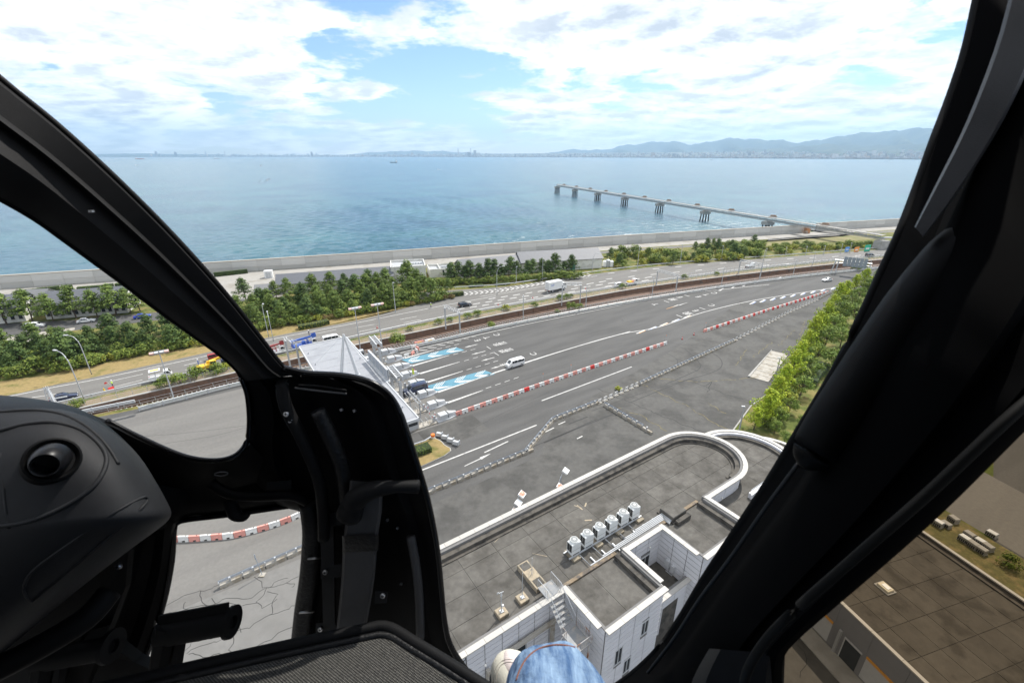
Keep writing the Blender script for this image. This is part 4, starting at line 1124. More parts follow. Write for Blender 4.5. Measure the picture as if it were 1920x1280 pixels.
for k in range(5):
    t_ = 47.75 + 0.17 * k; sE = 0.9 + (4 - k) * 0.14; s_st = -10.4 + k * 1.9 if k < 5 else 0
    s_st = [-2.9, -4.6, -6.4, -8.2, -10.0][k]
    mb = MB(); mb.tube([(s_st, -46.85, ZR + 0.22), (s_st, -t_, ZR + 0.26), (sE, -t_, ZR + 0.26), (sE, -t_ - 1.3 + 0.3 * k * 0.4, ZR + 0.26)], 0.062, 6)
    mb.build('pipe', M_WSTEEL, pipes, smooth=50)
for k in range(7):
    s = -9.3 + k * 1.55; mb = MB(); mb.bbox((s, -48.7, ZR), (s + 0.12, -47.6, ZR + 0.19)); mb.build('pipe_support', M_STEEL, pipes)
hb = thing('duct_hood', 'low grey concrete hood where the pipes enter the roof', 'hood', ORG, ANG)
mb = MB(); mb.bbox((1.5, -49.2, ZR), (3.8, -47.4, ZR + 0.75), 0.05); mb.build('hood', MATS['roof_membrane'], hb)
mb = MB(); mb.bbox((1.3, -49.4, ZR), (4.0, -47.2, ZR + 0.18)); mb.build('base_kerb', M_ROOF_D, hb)
mb = MB(); mb.bbox((1.55, -49.9, ZR + 0.02), (3.7, -49.45, ZR + 0.6)); mb.build('kerb_block', M_ROOF_D, hb)
# masts on blocks
def mast(name, label, cat, s, t, w, hgt, top):
    r = thing(name, label, cat, L(s, t, ZR), ANG)
    mb = MB(); mb.bbox((-w / 2, -w / 2, 0), (w / 2, w / 2, 0.38), 0.04); mb.build('concrete_base', mat('base_stone', (0.34, 0.28, 0.20), 0.9, 0.2, 2.0, col2=(0.2, 0.18, 0.14), c2scale=1.5) if 'base_stone' not in MATS else MATS['base_stone'], r)
    mb = MB(); mb.bbox((-0.16, -0.16, 0.38), (0.16, 0.16, 0.44)); mb.tube([(0, 0, 0.44), (0, 0, hgt)], 0.05 if top else 0.028, 6); 
    for a in range(4): mb.tube([(0.3 * math.cos(a * 1.57 + .8), 0.3 * math.sin(a * 1.57 + .8), 0.4), (0, 0, 0.9)], 0.015, 4)
    p = mb.build('pole', M_STEEL, r)
    if top:
        mb = MB(); mb.tube([(0, 0, hgt - 0.1), (0, 0, hgt + 0.25)], [0.09, 0.07], 8); mb.tube([(-0.25, 0.05, hgt + 0.3), (0.2, -0.05, hgt + 0.32)], 0.035, 5); mb.box((-0.3, 0.06, hgt + 0.34), (0.18, 0.02, 0.2)); mb.build('wind_vane', M_WSTEEL, r)
        mb = MB(); mb.cyl((0.06, -0.14, 1.1), 0.09, 0.2, 8); mb.build('junction_pot', M_CARW, r)
    else:
        mb = MB(); mb.tube([(0, 0, hgt), (0, 0, hgt + 1.0)], 0.012, 4); mb.build('whip', M_STEEL, r)
mast('anemometer_mast', 'wind vane on a short pole with square concrete base, nearest the roof edge', 'mast', -19.9, 47.7, 0.95, 2.4, True)
mast('antenna_mast', 'thin tall antenna on a square concrete base beside the wind vane', 'mast', -17.6, 47.6, 0.95, 3.4, False)
r = thing('aerial_plinth', 'long concrete block with two hatches carrying a thin aerial', 'plinth', L(-15.5, 46.2, ZR), ANG)
mb = MB(); mb.bbox((-0.6, -1.6, 0), (0.6, 1.6, 0.55), 0.03); mb.build('block', MATS['base_stone'], r)
for y in (-1.05, 1.05):
    mb = MB(); mb.bbox((-0.42, y - 0.4, 0.553), (0.42, y + 0.4, 0.6)); mb.build('hatch', M_ROOF, r)
mb = MB(); mb.tube([(0, 0, 0.55), (0, 0, 2.6)], 0.03, 5)
for a in range(3): mb.tube([(0.3 * math.cos(a * 2.1), 0.3 * math.sin(a * 2.1), 0.56), (0, 0, 1.3)], 0.015, 4)
mb.build('aerial', M_STEEL, r)
# external steel stair between the main roof and wing
stt = thing('steel_stair', 'rusting grey steel stair with railings descending beside the roof edge', 'stair', L(-15.4, 49.0, 0), ANG)
zt = ZP + 0.05
M_STAIR = mat('stair_grey', (0.22, 0.225, 0.23), 0.6, 0.12, 3.0, col2=(0.30, 0.28, 0.25), c2scale=2.0)
mb = MB(); mb.bbox((-0.75, -0.4, zt - 0.1), (0.75, 1.0, zt - 0.02)); mb.build('landing', M_STAIR, stt)
for k in range(6):
    mb = MB(); mb.bbox((-0.72, -0.72 - k * 0.32, zt - 0.30 - k * 0.27), (0.72, -0.42 - k * 0.32, zt - 0.25 - k * 0.27)); mb.build('tread', M_STAIR, stt)
zl = zt - 0.30 - 6 * 0.27
mb = MB(); mb.bbox((-0.8, -4.6, zl - 0.1), (0.8, -2.62, zl)); mb.build('landing', M_STAIR, stt)
for k in range(7):
    mb = MB(); mb.bbox((-1.15 - k * 0.3, -4.5, zl - 0.28 - k * 0.27), (-0.86 - k * 0.3, -3.3, zl - 0.23 - k * 0.27)); mb.build('tread', M_STAIR, stt)
M_STRUST = mat('stair_rust', (0.42, 0.40, 0.38), 0.6, 0.1, 2.0, col2=(0.25, 0.11, 0.05), c2scale=1.2, c2lo=0.5, c2hi=0.6)
def railing(root, pts, hgt=1.05, n=None, m=M_STRUST):
    mb = MB(); P = [Vector(p) for p in pts]
    mb.tube([p + Vector((0, 0, hgt)) for p in P], 0.03, 6); mb.tube([p + Vector((0, 0, 0.1)) for p in P], 0.02, 5)
    for a, b in zip(P, P[1:]):
        q = max(1, int((b - a).length / 0.22))
        for k in range(q + 1):
            p = a.lerp(b, k / q); mb.tube([p + Vector((0, 0, 0.05)), p + Vector((0, 0, hgt))], 0.012 if k % 5 else 0.025, 4, False)
    return mb.build('railing', m, root)
railing(stt, [(-0.75, 1.0, zt), (-0.75, -0.4, zt), (-0.75, -2.6, zl)], m=M_STEEL); railing(stt, [(0.75, 1.0, zt), (0.75, -0.4, zt), (0.75, -2.6, zl)], m=M_STEEL)
railing(stt, [(0.8, -2.65, zl), (0.8, -4.6, zl), (-0.8, -4.6, zl), (-3.2, -4.6, zl - 2.2)]); railing(stt, [(-0.85, -2.65, zl), (-0.85, -3.2, zl), (-3.2, -3.2, zl - 2.2)])
for x, y in ((0.7, -2.8), (0.7, -4.4), (-0.7, -4.4)):
    mb = MB(); mb.bbox((x - 0.06, y - 0.06, 0), (x + 0.06, y + 0.06, zl - 0.1)); mb.build('post', M_STRUST, stt)
mb = MB(); mb.bbox((-3.6, -3.0, 4.5), (-3.3, -1.2, 4.6)); mb.bbox((-5.6, -4.6, zl - 2.4), (-3.25, -3.2, zl - 2.3)); mb.build('landing', M_STAIR, stt)
railing(stt, [(-3.25, -4.6, zl - 2.3), (-4.6, -4.5, zl - 2.3), (-5.5, -3.9, zl - 2.3), (-5.6, -3.2, zl - 2.3)])
sf = thing('steel_portal', 'grey steel portal beam standing against the tiled wall below the stair', 'frame', L(-18.9, 49.6, 0), ANG)
mb = MB(); mb.bbox((-1.9, -0.25, 8.4), (3.6, 0.05, 8.75)); mb.build('beam', M_CONC_PALE, sf)
for x in (-1.75, 3.3, -3.6):
    mb = MB(); mb.bbox((x - 0.16, -0.22, 0), (x + 0.16, 0.1, 8.4 if x > -3 else 8.0)); mb.build('post', M_CONC_PALE, sf)
cu_ = thing('outdoor_unit', 'small white air conditioner on the courtyard floor between the wings', 'air conditioner', L(-3.4, 50.6, 6.3), ANG)
mb = MB(); mb.bbox((-0.5, -0.2, 0.1), (0.5, 0.2, 0.95), 0.03); mb.build('casing', MATS['unit_casing'], cu_); mb = MB(); mb.cyl((0, 0, 0), 0.01, 0.1, 4); mb.bbox((-0.45, -0.2, 0), (-0.35, 0.2, 0.1)); mb.bbox((0.35, -0.2, 0), (0.45, 0.2, 0.1)); mb.build('foot', M_STEEL, cu_)
mb = MB(); mb.cyl((0, 0, 0), 0.3, 0.02, 14); fo = mb.build('fan_grille', MATS['fan_grey'], cu_); fo.rotation_euler = (math.pi / 2, 0, 0); fo.location = (-0.12, -0.203, 0.52)

# floodlight masts standing between the building and the apron
def flood(s, t, zt_, label, n=3):
    r = thing('floodlight_mast', label, 'floodlight', L(s, t, 0), ANG + 0.5)
    mb = MB(); mb.tube([(0, 0, 0), (0, 0, zt_)], [0.14, 0.09], 8); mb.build('pole', M_STEEL, r)
    mb = MB(); mb.tube([(0, 0, zt_ - 1.0), (-1.3, 0, zt_ - 0.7)], 0.04, 5); mb.tube([(0, 0, zt_ - 0.2), (0.6, 0, zt_ + 0.3)], 0.04, 5); mb.tube([(-1.3, 0, zt_ - 0.7), (0.6, 0, zt_ + 0.3)], 0.03, 5); mb.build('bracket', M_STEEL, r)
    for k in range(n):
        x = -1.3 + k * 1.9 / max(1, n - 1); z = zt_ - 0.45 + k * 1.0 / max(1, n - 1)
        mb = MB(); mb.add([(x - 0.42, -0.1, z + 0.3), (x + 0.42, -0.1, z + 0.3), (x + 0.42, -0.75, z), (x - 0.42, -0.75, z), (x - 0.3, 0.05, z), (x + 0.3, 0.05, z), (x + 0.3, -0.6, z - 0.28), (x - 0.3, -0.6, z - 0.28)], [(0, 1, 2, 3), (7, 6, 5, 4), (0, 4, 5, 1), (1, 5, 6, 2), (2, 6, 7, 3), (3, 7, 4, 0)])
        hd = mb.build('lamp_head', M_CARW, r)
        if k != 1:
            mb = MB(); mb.add([(x - 0.36, -0.17, z + 0.285), (x + 0.36, -0.17, z + 0.285), (x + 0.36, -0.68, z + 0.045), (x - 0.36, -0.68, z + 0.045)], [(0, 1, 2, 3)]); mb.v = [(a, b, c + 0.012) for a, b, c in mb.v]
            mb.build('warning_panel', M_YELP if False else mat('faded_red', (0.62, 0.17, 0.10), 0.6, 0.3, 6.0, col2=(0.7, 0.6, 0.5), c2scale=5.0) if 'faded_red' not in MATS else MATS['faded_red'], hd)
flood(-11.2, 37.4, 11.3, 'three headed floodlight mast just beyond the roof edge, nearer the cabin frame')
flood(-4.3, 37.0, 11.3, 'two headed floodlight mast beyond the roof edge, right of the three headed one', 2)

# roof litter: pale strips of torn membrane
lit = thing('roof_scraps', 'pale torn membrane scraps lying on the grey roof', 'scraps', ORG, ANG)
for (u, v, ln, a) in ((1087, 951, 0.9, 1.6), (1098, 946, 0.7, 0.6), (1081, 949, 0.6, 2.0), (1103, 975, 0.8, 2.6), (936, 1008, 1.6, 0.3), (1012, 1040, 1.5, 2.3)):
    s, t = ST(u, v, ZR); mb = MB(); mb.box((s, -t, ZR + 0.025), (ln, 0.16 if ln < 1.2 else 0.05, 0.012), a); mb.build('scrap', MATS['base_stone'], lit)

# ================================================================== SECOND BUILDING (lower right)
c0 = G(1577, 1130, 6.0); c1 = G(1735, 1280, 6.0); c2 = G(1725, 990, 6.0)
ux = (c1 - c0).normalized(); an2 = math.atan2(ux.y, ux.x)
depth2 = abs((c2 - c0).dot(Vector((-ux.y, ux.x, 0))))
sh = thing('depot_building', 'flat roofed grey depot with panelled brown roof seen through the door window', 'building', (c0.x, c0.y, 0), an2)
# local x along the parapet towards the camera, y to the right (outwards from the yard)
X0, X1, D2 = -14.0, 26.0, depth2
mb = MB(); mb.bbox((X0, 0.1, 0), (X1, D2 - 0.1, 5.45)); mb.build('core', M_JOINT, sh)
mb = MB(); mb.bbox((X0, 0, 0), (X1, 0.098, 5.9)); mb.build('wall', mat('depot_wall', (0.22, 0.22, 0.23), 0.7, 0.06, 1.0), sh)  # wall grey darkened so that its colour carries the shade
for y in (0.0, D2 - 0.35):
    for k in range(14):
        x = X0 + k * 2.85; mb = MB(); mb.bbox((x + 0.01, y - 0.05, 5.905), (x + 2.84, y + 0.32, 6.05)); mb.build('coping', M_COPING, sh)
mb = MB(); mb.bbox((X0, D2 - 0.3, 5.3), (X1, D2, 5.9)); mb.bbox((X0, D2 - 1.0, 5.3), (X1, D2 - 0.305, 5.65)); mb.build('parapet', M_ROOF_D, sh)
nx = 0
for i in range(14):
    for j in range(7):
        yw = (D2 - 1.0 - 0.13) / 7; x = X0 + i * 2.85
        mb = MB(); mb.bbox((x + 0.02, 0.13 + j * yw + 0.02, 5.4), (x + 2.83, 0.13 + (j + 1) * yw - 0.02, 5.5 + rng.uniform(0, 0.01)))
        mb.build('roof_panel', M_ROOF2, sh)
for k in range(12):
    x = X0 + 1 + k * 3.3; mb = MB(); mb.bbox((x, -0.03, 3.3), (x + 3.24, -0.002, 5.85)); mb.build('wall_panel', MATS['depot_wall'], sh)
    if k % 3 != 1:
        mb = MB(); mb.bbox((x + 0.1, -0.05, 0.3), (x + 3.1, -0.002, 2.9)); sd = mb.build('shutter_door', M_WSTEEL, sh)
        mb = MB(); mb.bbox((x + 0.1, -0.09, 2.92), (x + 3.1, -0.004, 3.2)); mb.build('lintel_stripe', M_YELP, sd)
    else:
        mb = MB(); mb.bbox((x + 0.6, -0.25, 0.0), (x + 0.85, -0.003, 3.28)); mb.build('downpipe', M_STEEL, sh)
        mb = MB(); mb.bbox((x + 1.3, -0.06, 0.2), (x + 2.9, -0.003, 2.8)); w_ = mb.build('window', M_GLASS, sh)
        mb = MB(); mb.bbox((x + 1.2, -0.1, 2.8), (x + 3.0, -0.004, 2.95)); mb.bbox((x + 1.2, -0.1, 0.1), (x + 1.3, -0.004, 2.8)); mb.build('frame', M_WSTEEL, w_)
mb = MB(); mb.bbox((X0, -2.2, 0.01), (X1, -0.04, 0.14)); mb.build('loading_step', M_CONC, sh)
p = G(1659, 1103, 5.5); hat = thing('roof_hatch', 'small cream roof hatch standing on the brown depot roof', 'roof hatch', (p.x, p.y, 5.51), an2)
mb = MB(); mb.bbox((-0.75, -0.62, 0), (0.75, 0.62, 0.12)); mb.build('kerb', M_CONC, hat); mb = MB(); mb.bbox((-0.58, -0.45, 0.12), (0.58, 0.45, 0.34), 0.04); mb.build('lid', mat('cream_paint', (0.62, 0.56, 0.42), 0.6, 0.08), hat)
mb = MB(); mb.bbox((-0.3, -0.25, 0.343), (0.4, 0.25, 0.39)); mb.build('vent_plate', M_STEEL, hat)
# crates and small plant behind the depot
rr = random.Random(6)
for i, (u, v) in enumerate(((1757, 985), (1772, 986), (1786, 977), (1806, 1014), (1815, 1007), (1822, 1025), (1836, 1019), (1838, 1035), (1850, 1029), (1858, 1004))):
    p = G(u, v, 0.0); r = thing('equipment_box', 'weathered grey equipment box in the clutter behind the depot, %s from the door frame' % ('first', 'second', 'third', 'fourth', 'fifth', 'sixth', 'seventh', 'eighth', 'ninth', 'tenth')[i], 'box', (p.x, p.y, 0), an2 + rr.uniform(-0.15, 0.15), 'equipment boxes behind the depot')
    mb = MB(); mb.bbox((-0.55, -0.4, 0.1), (0.55, 0.4, 0.6 + rr.random() * 0.3), 0.05); mb.build('casing', M_CONC if i % 3 else M_STEEL, r)
    mb = MB(); 
    for k in range(5): mb.bbox((-0.52 + k * 0.21, -0.415, 0.15), (-0.38 + k * 0.21, -0.403, 0.55))
    mb.build('louvres', M_DARK, r); mb = MB(); mb.bbox((-0.6, -0.4, 0), (-0.4, 0.4, 0.1)); mb.bbox((0.4, -0.4, 0), (0.6, 0.4, 0.1)); mb.build('foot', M_CONC, r)
poly_band([G(1680, 900), G(1770, 955), G(1925, 1048), G(2100, 1150)], [G(1740, 822), G(1845, 885), G(1925, 928), G(2100, 1020)], 0.030, 'depot_road', M_ASPH_HWY)
poly_band([G(1600, 915), G(1720, 992), G(1925, 1130), G(2050, 1260)], [G(1670, 895), G(1768, 957), G(1923, 1050), G(2098, 1152)], 0.026, 'depot_verge', mat('rough_grass', (0.115, 0.105, 0.035), 0.95, 0.3, 1.5, col2=(0.20, 0.155, 0.065), c2scale=0.5, bump=0.04))

# ================================================================== BUILDINGS BEHIND THE HIGHWAY
def gable_house(name, label, a, b, depth, wall_h, ridge_h, win=0, m_wall=M_WALLW, m_roof=M_SLATE, over=0.5, door=None, gables=True):
    """front wall from a to b (seen left to right), depth goes away from the camera"""
    a, b = Vector(a), Vector(b)
    d = (b - a); ln = d.length; rz = math.atan2(d.y, d.x)
    r = thing(name, label, 'building', (a.x, a.y, 0), rz)
    mb = MB(); mb.bbox((0, 0, 0), (ln, depth, wall_h)); 
    mb.add([(0, 0, wall_h), (0, depth, wall_h), (0, depth / 2, ridge_h)], [(0, 1, 2)]); mb.add([(ln, 0, wall_h), (ln, depth, wall_h), (ln, depth / 2, ridge_h)], [(2, 1, 0)])
    mb.build('wall', m_wall, r)
    sl = (ridge_h - wall_h) / (depth / 2)
    for s_, y0 in ((0, -over), (1, depth + over)):
        ze = wall_h - over * sl
        mb = MB(); P = [(-over, y0, ze), (ln + over, y0, ze), (ln + over, depth / 2, ridge_h + 0.02), (-over, depth / 2, ridge_h + 0.02)]
        mb.add(P + [(x, y, z + 0.16) for x, y, z in P], [(0, 1, 2, 3), (4, 5, 6, 7), (0, 1, 5, 4), (1, 2, 6, 5), (2, 3, 7, 6), (3, 0, 4, 7)])
        mb.build('roof', m_roof, r)
    n = win
    for k in range(n):
        x = ln * (k + 0.5) / n
        mb = MB(); mb.bbox((x - 0.45, -0.04, 1.0), (x + 0.45, 0.02, 2.5)); w_ = mb.build('window', M_GLASS, r)
        mb = MB(); mb.bbox((x - 0.6, -0.10, 0.86), (x + 0.6, -0.003, 0.98)); mb.build('sill', M_CONC_PALE, w_)
    if door:
        mb = MB(); mb.bbox((door - 1.2, -0.05, 0), (door + 1.2, 0.02, 2.6)); mb.build('door', mat('green_door', (0.05, 0.20, 0.15), 0.6, 0.05), r)
    return r
gable_house('barracks', 'white building with slate roof at the left frame edge behind the pines', G(-90, 616), G(50, 602), 11, 4.6, 7.6, 9)
gable_house('barracks', 'long white building with slate roof behind the row of pines', G(88, 599), G(240, 586), 11, 4.6, 7.6, 12)
gable_house('lodge', 'small white gabled annexe with a green ridge between the two slate roofs', G(52, 592), G(86, 590), 9, 5.0, 7.4, 0, m_roof=mat('grey_roof', (0.17, 0.17, 0.175), 0.7, 0.1))
gable_house('workshop', 'long low slate roofed building hidden behind the middle pines', G(522, 551), G(738, 533), 10, 3.6, 6.2, 8)
gable_house('garage_shed', 'small grey gabled shed left of the long slate roof', G(482, 562), G(512, 559), 8, 3.0, 4.4, 0, M_GREYW, MATS['grey_roof'])
gable_house('pump_station', 'slate roofed hall behind the dark tree row', G(868, 523), G(976, 512), 11, 4.2, 7.0, 6)
gable_house('storage_hall', 'white hall with slate roof and green door at the end of the tree row', G(978, 512), G(1128, 502), 12, 4.6, 8.0, 0, door=24.0)
def flat_house(name, label, a, b, depth, h, win):
    a, b = Vector(a), Vector(b); d = b - a; ln = d.length
    r = thing(name, label, 'building', (a.x, a.y, 0), math.atan2(d.y, d.x))
    mb = MB(); mb.bbox((0, 0, 0), (ln, depth, h - 0.9)); mb.build('wall', M_WALLW, r)
    for lo, hi in (((0, 0), (ln, 0.3)), ((0, depth - 0.3), (ln, depth)), ((0, 0.3), (0.3, depth - 0.3)), ((ln - 0.3, 0.3), (ln, depth - 0.3)), ((ln * 0.45, 0.3), (ln * 0.45 + 0.3, depth - 0.3))):
        mb = MB(); mb.bbox((*lo, h - 0.9), (*hi, h)); mb.build('parapet', M_WALLW, r)
    mb = MB(); mb.bbox((0.3, 0.3, h - 0.895), (ln - 0.3, depth - 0.3, h - 0.86)); mb.build('roof', mat('pale_roof', (0.36, 0.37, 0.38), 0.8, 0.1) if 'pale_roof' not in MATS else MATS['pale_roof'], r)
    for k in range(win):
        x = ln * (0.55 + 0.42 * k / max(1, win)); mb = MB(); mb.bbox((x, -0.04, 0.6), (x + 0.7, 0.02, 3.0)); mb.build('window', M_GLASS, r)
    for k in range(5):
        mb = MB(); x = ln * 0.55 + k * ln * 0.08; mb.bbox((x, depth * 0.5, h - 0.855), (x + 0.8, depth * 0.5 + 0.8, h - 0.1)); mb.build('roof_unit', M_WSTEEL, r)
    return r
flat_house('control_building', 'white flat roofed block with parapets rising behind the pines', G(735, 531), G(800, 527), 13, 6.6, 4)
flat_house('plant_yard', 'low white walled plant enclosure beside the flat roofed block', G(806, 521), G(850, 518), 10, 3.6, 2)
for k, u in enumerate((1133, 1139, 1146)):
    p = G(u, 500); r = thing('storage_tank', ('squat white tank', 'taller grey tank', 'small white tank')[k] + ' beside the white hall with the green door', 'tank', p)
    mb = MB(); mb.cyl((0, 0, 0.3), 1.0, 2.2 + 0.5 * (k == 1), 14); mb.loft([[(math.cos(a) * q, math.sin(a) * q, z) for a in [i * math.pi / 7 for i in range(14)]] for q, z in ((1.0, 2.5 + 0.5 * (k == 1)), (0.6, 2.9 + 0.5 * (k == 1)), (0.1, 3.0 + 0.5 * (k == 1)))]); mb.build('shell', M_CARW if k != 1 else M_STEEL, r, smooth=40)
    mb = MB(); mb.cyl((0, 0, 0), 1.15, 0.3, 12); mb.build('base', M_CONC, r)
p = G(505, 520); r = thing('control_cabinet', 'white equipment cabinet standing on the path below the sea wall', 'cabinet', p, 0.3)
mb = MB(); mb.bbox((-1.6, -1.2, 0), (1.6, 1.2, 3.0), 0.05); mb.build('casing', M_CARW, r); mb = MB(); mb.bbox((-1.0, -1.25, 0.2), (-0.05, -1.203, 2.5)); mb.bbox((0.05, -1.25, 0.2), (1.0, -1.203, 2.5)); mb.build('door', M_WSTEEL, r)
poly_band([G(-40, 640), G(60, 632), G(135, 620), G(330, 596)], [G(-40, 608), G(60, 604), G(135, 600), G(330, 582)], 0.014, 'back_road', M_ASPH)
poly_band([G(10, 652), G(80, 634), G(140, 618)], [G(10, 632), G(80, 622), G(140, 614)], 0.018, 'sandy_path', M_CONC_PALE)
poly_band([G(395, 552), G(440, 566), G(530, 556)], [G(395, 522), G(470, 518), G(530, 514)], 0.02, 'yard', M_PATH)
poly_band([G(1420, 462), G(1530, 455), G(1640, 448)], [G(1400, 452), G(1500, 446), G(1650, 437)], 0.012, 'dry_meadow', mat('meadow', (0.20, 0.175, 0.075), 0.95, 0.2, 0.4, col2=(0.13, 0.13, 0.04), c2scale=0.1, bump=0.03))

# ================================================================== TOLL GATE
tg = thing('toll_canopy', 'white sheet toll gate canopy with cable stayed mast across the lanes', 'canopy', ORG, ANG)
CZ = 7.0
mb = MB(); P = [(-21.4, 36.6), (-10.7, 36.6), (-10.9, -8.0), (-21.6, -8.0)]
mb.prism(P, CZ - 0.45, CZ); mb.build('roof', M_CANOPY, tg)
for a, b in ((P[0], P[1]), (P[1], P[2]), (P[2], P[3]), (P[3], P[0])):
    d = Vector((b[0] - a[0], b[1] - a[1], 0)); mb = MB(); mb.box(((a[0] + b[0]) / 2, (a[1] + b[1]) / 2, CZ - 0.15), (d.length + 0.2, 0.22, 0.55), math.atan2(d.y, d.x)); mb.build('fascia', M_WSTEEL, tg)
for k in range(11):
    y = 33.0 - k * 4.0; mb = MB(); mb.bbox((-21.2, y, CZ + 0.001), (-10.95, y + 0.05, CZ + 0.025)); mb.build('roof_seam', M_CANOPY, tg)
apex = (-15.8, 15.6, CZ + 8.6)
for bx, by in ((-17.4, 15.4), (-14.7, 13.6)):
    mb = MB(); mb.tube([(bx, by, CZ), (bx, by, CZ + 0.5)], 0.55, 10); mb.tube([(bx, by, CZ + 0.4), apex], [0.36, 0.2], 10); mb.build('mast_leg', M_WSTEEL, tg, smooth=50)
for k, (x, y) in enumerate(((-20.5, 31), (-20.5, 24), (-20.7, 4), (-11.8, 30), (-11.7, 22), (-11.8, 5), (-11.8, -3), (-20.8, -3))):
    mb = MB(); mb.tube([apex, (x, y, CZ + 0.3)], 0.014, 4); mb.tube([(x, y, CZ), (x, y, CZ + 0.35)], 0.12, 6); mb.build('stay_cable', M_STEEL, tg)
for y in (30.0, 19.0, 8.5, -2.5):
    for x in (-19.8, -12.6):
        mb = MB(); mb.tube([(x, y, 0), (x, y, CZ - 0.45)], 0.22, 8); mb.build('column', M_WSTEEL, tg)
# lane sign board on the front edge of the canopy (its back is seen)
sb = thing('lane_sign_board', 'row of white framed lane signs seen from behind on the canopy edge', 'sign', L(-10.3, -13.5, CZ), ANG)
for k in range(5):
    y = 5.2 - k * 2.35; mb = MB(); mb.bbox((-0.12, y - 1.05, 0.35), (0.12, y + 1.05, 2.35)); pn = mb.build('sign_panel', M_BLUSTEEL, sb)
    mb = MB()
    for q in (-1.05, -0.35, 0.35, 0.95): mb.bbox((-0.2, y + q, 0.3), (0.2, y + q + 0.1, 2.4))
    mb.bbox((-0.2, y - 1.1, 2.35), (0.2, y + 1.1, 2.47)); mb.bbox((-0.2, y - 1.1, 0.25), (0.2, y + 1.1, 0.35)); mb.build('frame', M_WSTEEL, pn)
mb = MB(); mb.bbox((-0.6, -5.6, -0.05), (0.3, 6.6, 0.1)); mb.build('gangway', M_WSTEEL, sb)
# islands
def island(k):
    s0, t0 = ISL[k]
    words = ['nearest the terminal building', 'second from the terminal building', 'third from the terminal building', 'fourth from the terminal building', 'fifth from the terminal building', 'third from the railway', 'second from the railway', 'nearest the railway']
    r = thing('toll_island', 'white nosed toll island, %s' % words[k], 'toll island', L(s0, t0, 0), ANG, 'toll islands')
    w = 0.85
    nose = [(-24, -w), (-4.4, -w), (-1.6, -w), (0.1, -0.35), (0.6, 0.0), (0.1, 0.35), (-1.6, w), (-4.4, w), (-24, w)]
    mb = MB(); mb.prism([q for q in nose if q[0] < -4][:2] + [(-4.4, w), (-24, w)], 0, 0.22); mb.build('kerb', M_CONC_PALE, r)
    mb = MB(); mb.prism([(-4.38, -w - 0.05), (-1.6, -w - 0.05), (0.1, -0.38), (0.65, 0.0), (0.1, 0.38), (-1.6, w + 0.05), (-4.38, w + 0.05)], 0, 0.25); mb.build('nose_base', M_WHITE if False else M_WSTEEL, r)
    mb = MB(); mb.bbox((-3.9, -0.72, 0.25), (-2.2, 0.72, 1.35), 0.1); mb.build('impact_block', M_WSTEEL, r)
    mb = MB(); mb.loft([[(-1.9, -0.72, 0.25), (-1.9, 0.72, 0.25), (-1.9, 0.6, 1.3), (-1.9, -0.6, 1.3)], [(0.0, -0.32, 0.25), (0.0, 0.32, 0.25), (-0.15, 0.18, 0.95), (-0.15, -0.18, 0.95)]]); mb.build('nose_wedge', M_WSTEEL, r)
    mb = MB(); mb.bbox((-10.5, -0.7, 0.22), (-8.3, 0.7, 2.7), 0.05); bo = mb.build('booth', M_WSTEEL, r)
    mb = MB(); mb.bbox((-10.3, -0.73, 1.1), (-8.5, -0.705, 2.2)); mb.bbox((-8.295, -0.5, 1.1), (-8.27, 0.5, 2.2)); mb.build('window', M_GLASS, bo)
    for x in (-5.4, -6.4, -7.4):
        mb = MB(); mb.tube([(x, -0.6, 0.22), (x, -0.6, 1.3)], 0.05, 6); mb.tube([(x, 0.6, 0.22), (x, 0.6, 1.3)], 0.05, 6); mb.tube([(x, -0.6, 1.25), (x, 0.6, 1.25)], 0.04, 5); mb.build('guard_hoop', M_STEEL, r)
    mb = MB(); mb.bbox((-5.1, -0.4, 0.22), (-4.7, 0.0, 1.5), 0.03); mb.build('sensor_pillar', M_STEEL, r)
    return r
for k in range(8): island(k)
def portal(name, label, p, q, h, cat='gantry', r0=0.28, deep=1.1, m=M_WSTEEL, z0=0.0, truss=False):
    p, q = Vector(p), Vector(q)
    d = q - p; rz = math.atan2(d.y, d.x); ln = d.length
    r = thing(name, label, cat, (p.x, p.y, z0), rz)
    for x in (0, ln):
        mb = MB(); mb.bbox((x - r0, -r0, 0), (x + r0, r0, h - deep)); mb.build('post', m, r)
    if truss:
        mb = MB()
        for y in (-0.3, 0.3):
            for z in (h - deep, h): mb.tube([(-0.3, y, z), (ln + 0.3, y, z)], 0.06, 5)
            n = max(3, int(ln / 0.9))
            for k in range(n):
                mb.tube([(ln * k / n, y, h - deep if k % 2 else h), (ln * (k + 1) / n, y, h if k % 2 else h - deep)], 0.04, 4, False)
        mb.build('truss_beam', m, r)
    else:
        mb = MB(); mb.bbox((-r0 - 0.1, -0.75, h - deep), (ln + r0 + 0.1, -0.5, h)); mb.bbox((-r0 - 0.1, 0.5, h - deep), (ln + r0 + 0.1, 0.75, h))
        for k in range(int(ln / 0.9) + 1): mb.bbox((k * 0.9 - 0.08, -0.5, h - 0.25), (k * 0.9 + 0.08, 0.5, h - 0.1))
        b = mb.build('beam', m, r)
        for x in (ln * 0.3, ln * 0.62):
            mb = MB(); mb.bbox((x - 0.35, -1.0, h - deep - 0.45), (x + 0.35, -0.4, h - deep - 0.02)); mb.build('antenna_box', m, b)
    return r
portal('toll_antenna_gantry', 'white antenna gantry over the electronic toll lane by the railway', L(-4.2, -37.4), L(-4.5, -31.6), 5.6)
portal('toll_antenna_gantry', 'white antenna gantry over the electronic toll lane behind the dark taxi', L(-6.7, -17.6), L(-6.95, -11.6), 5.6)
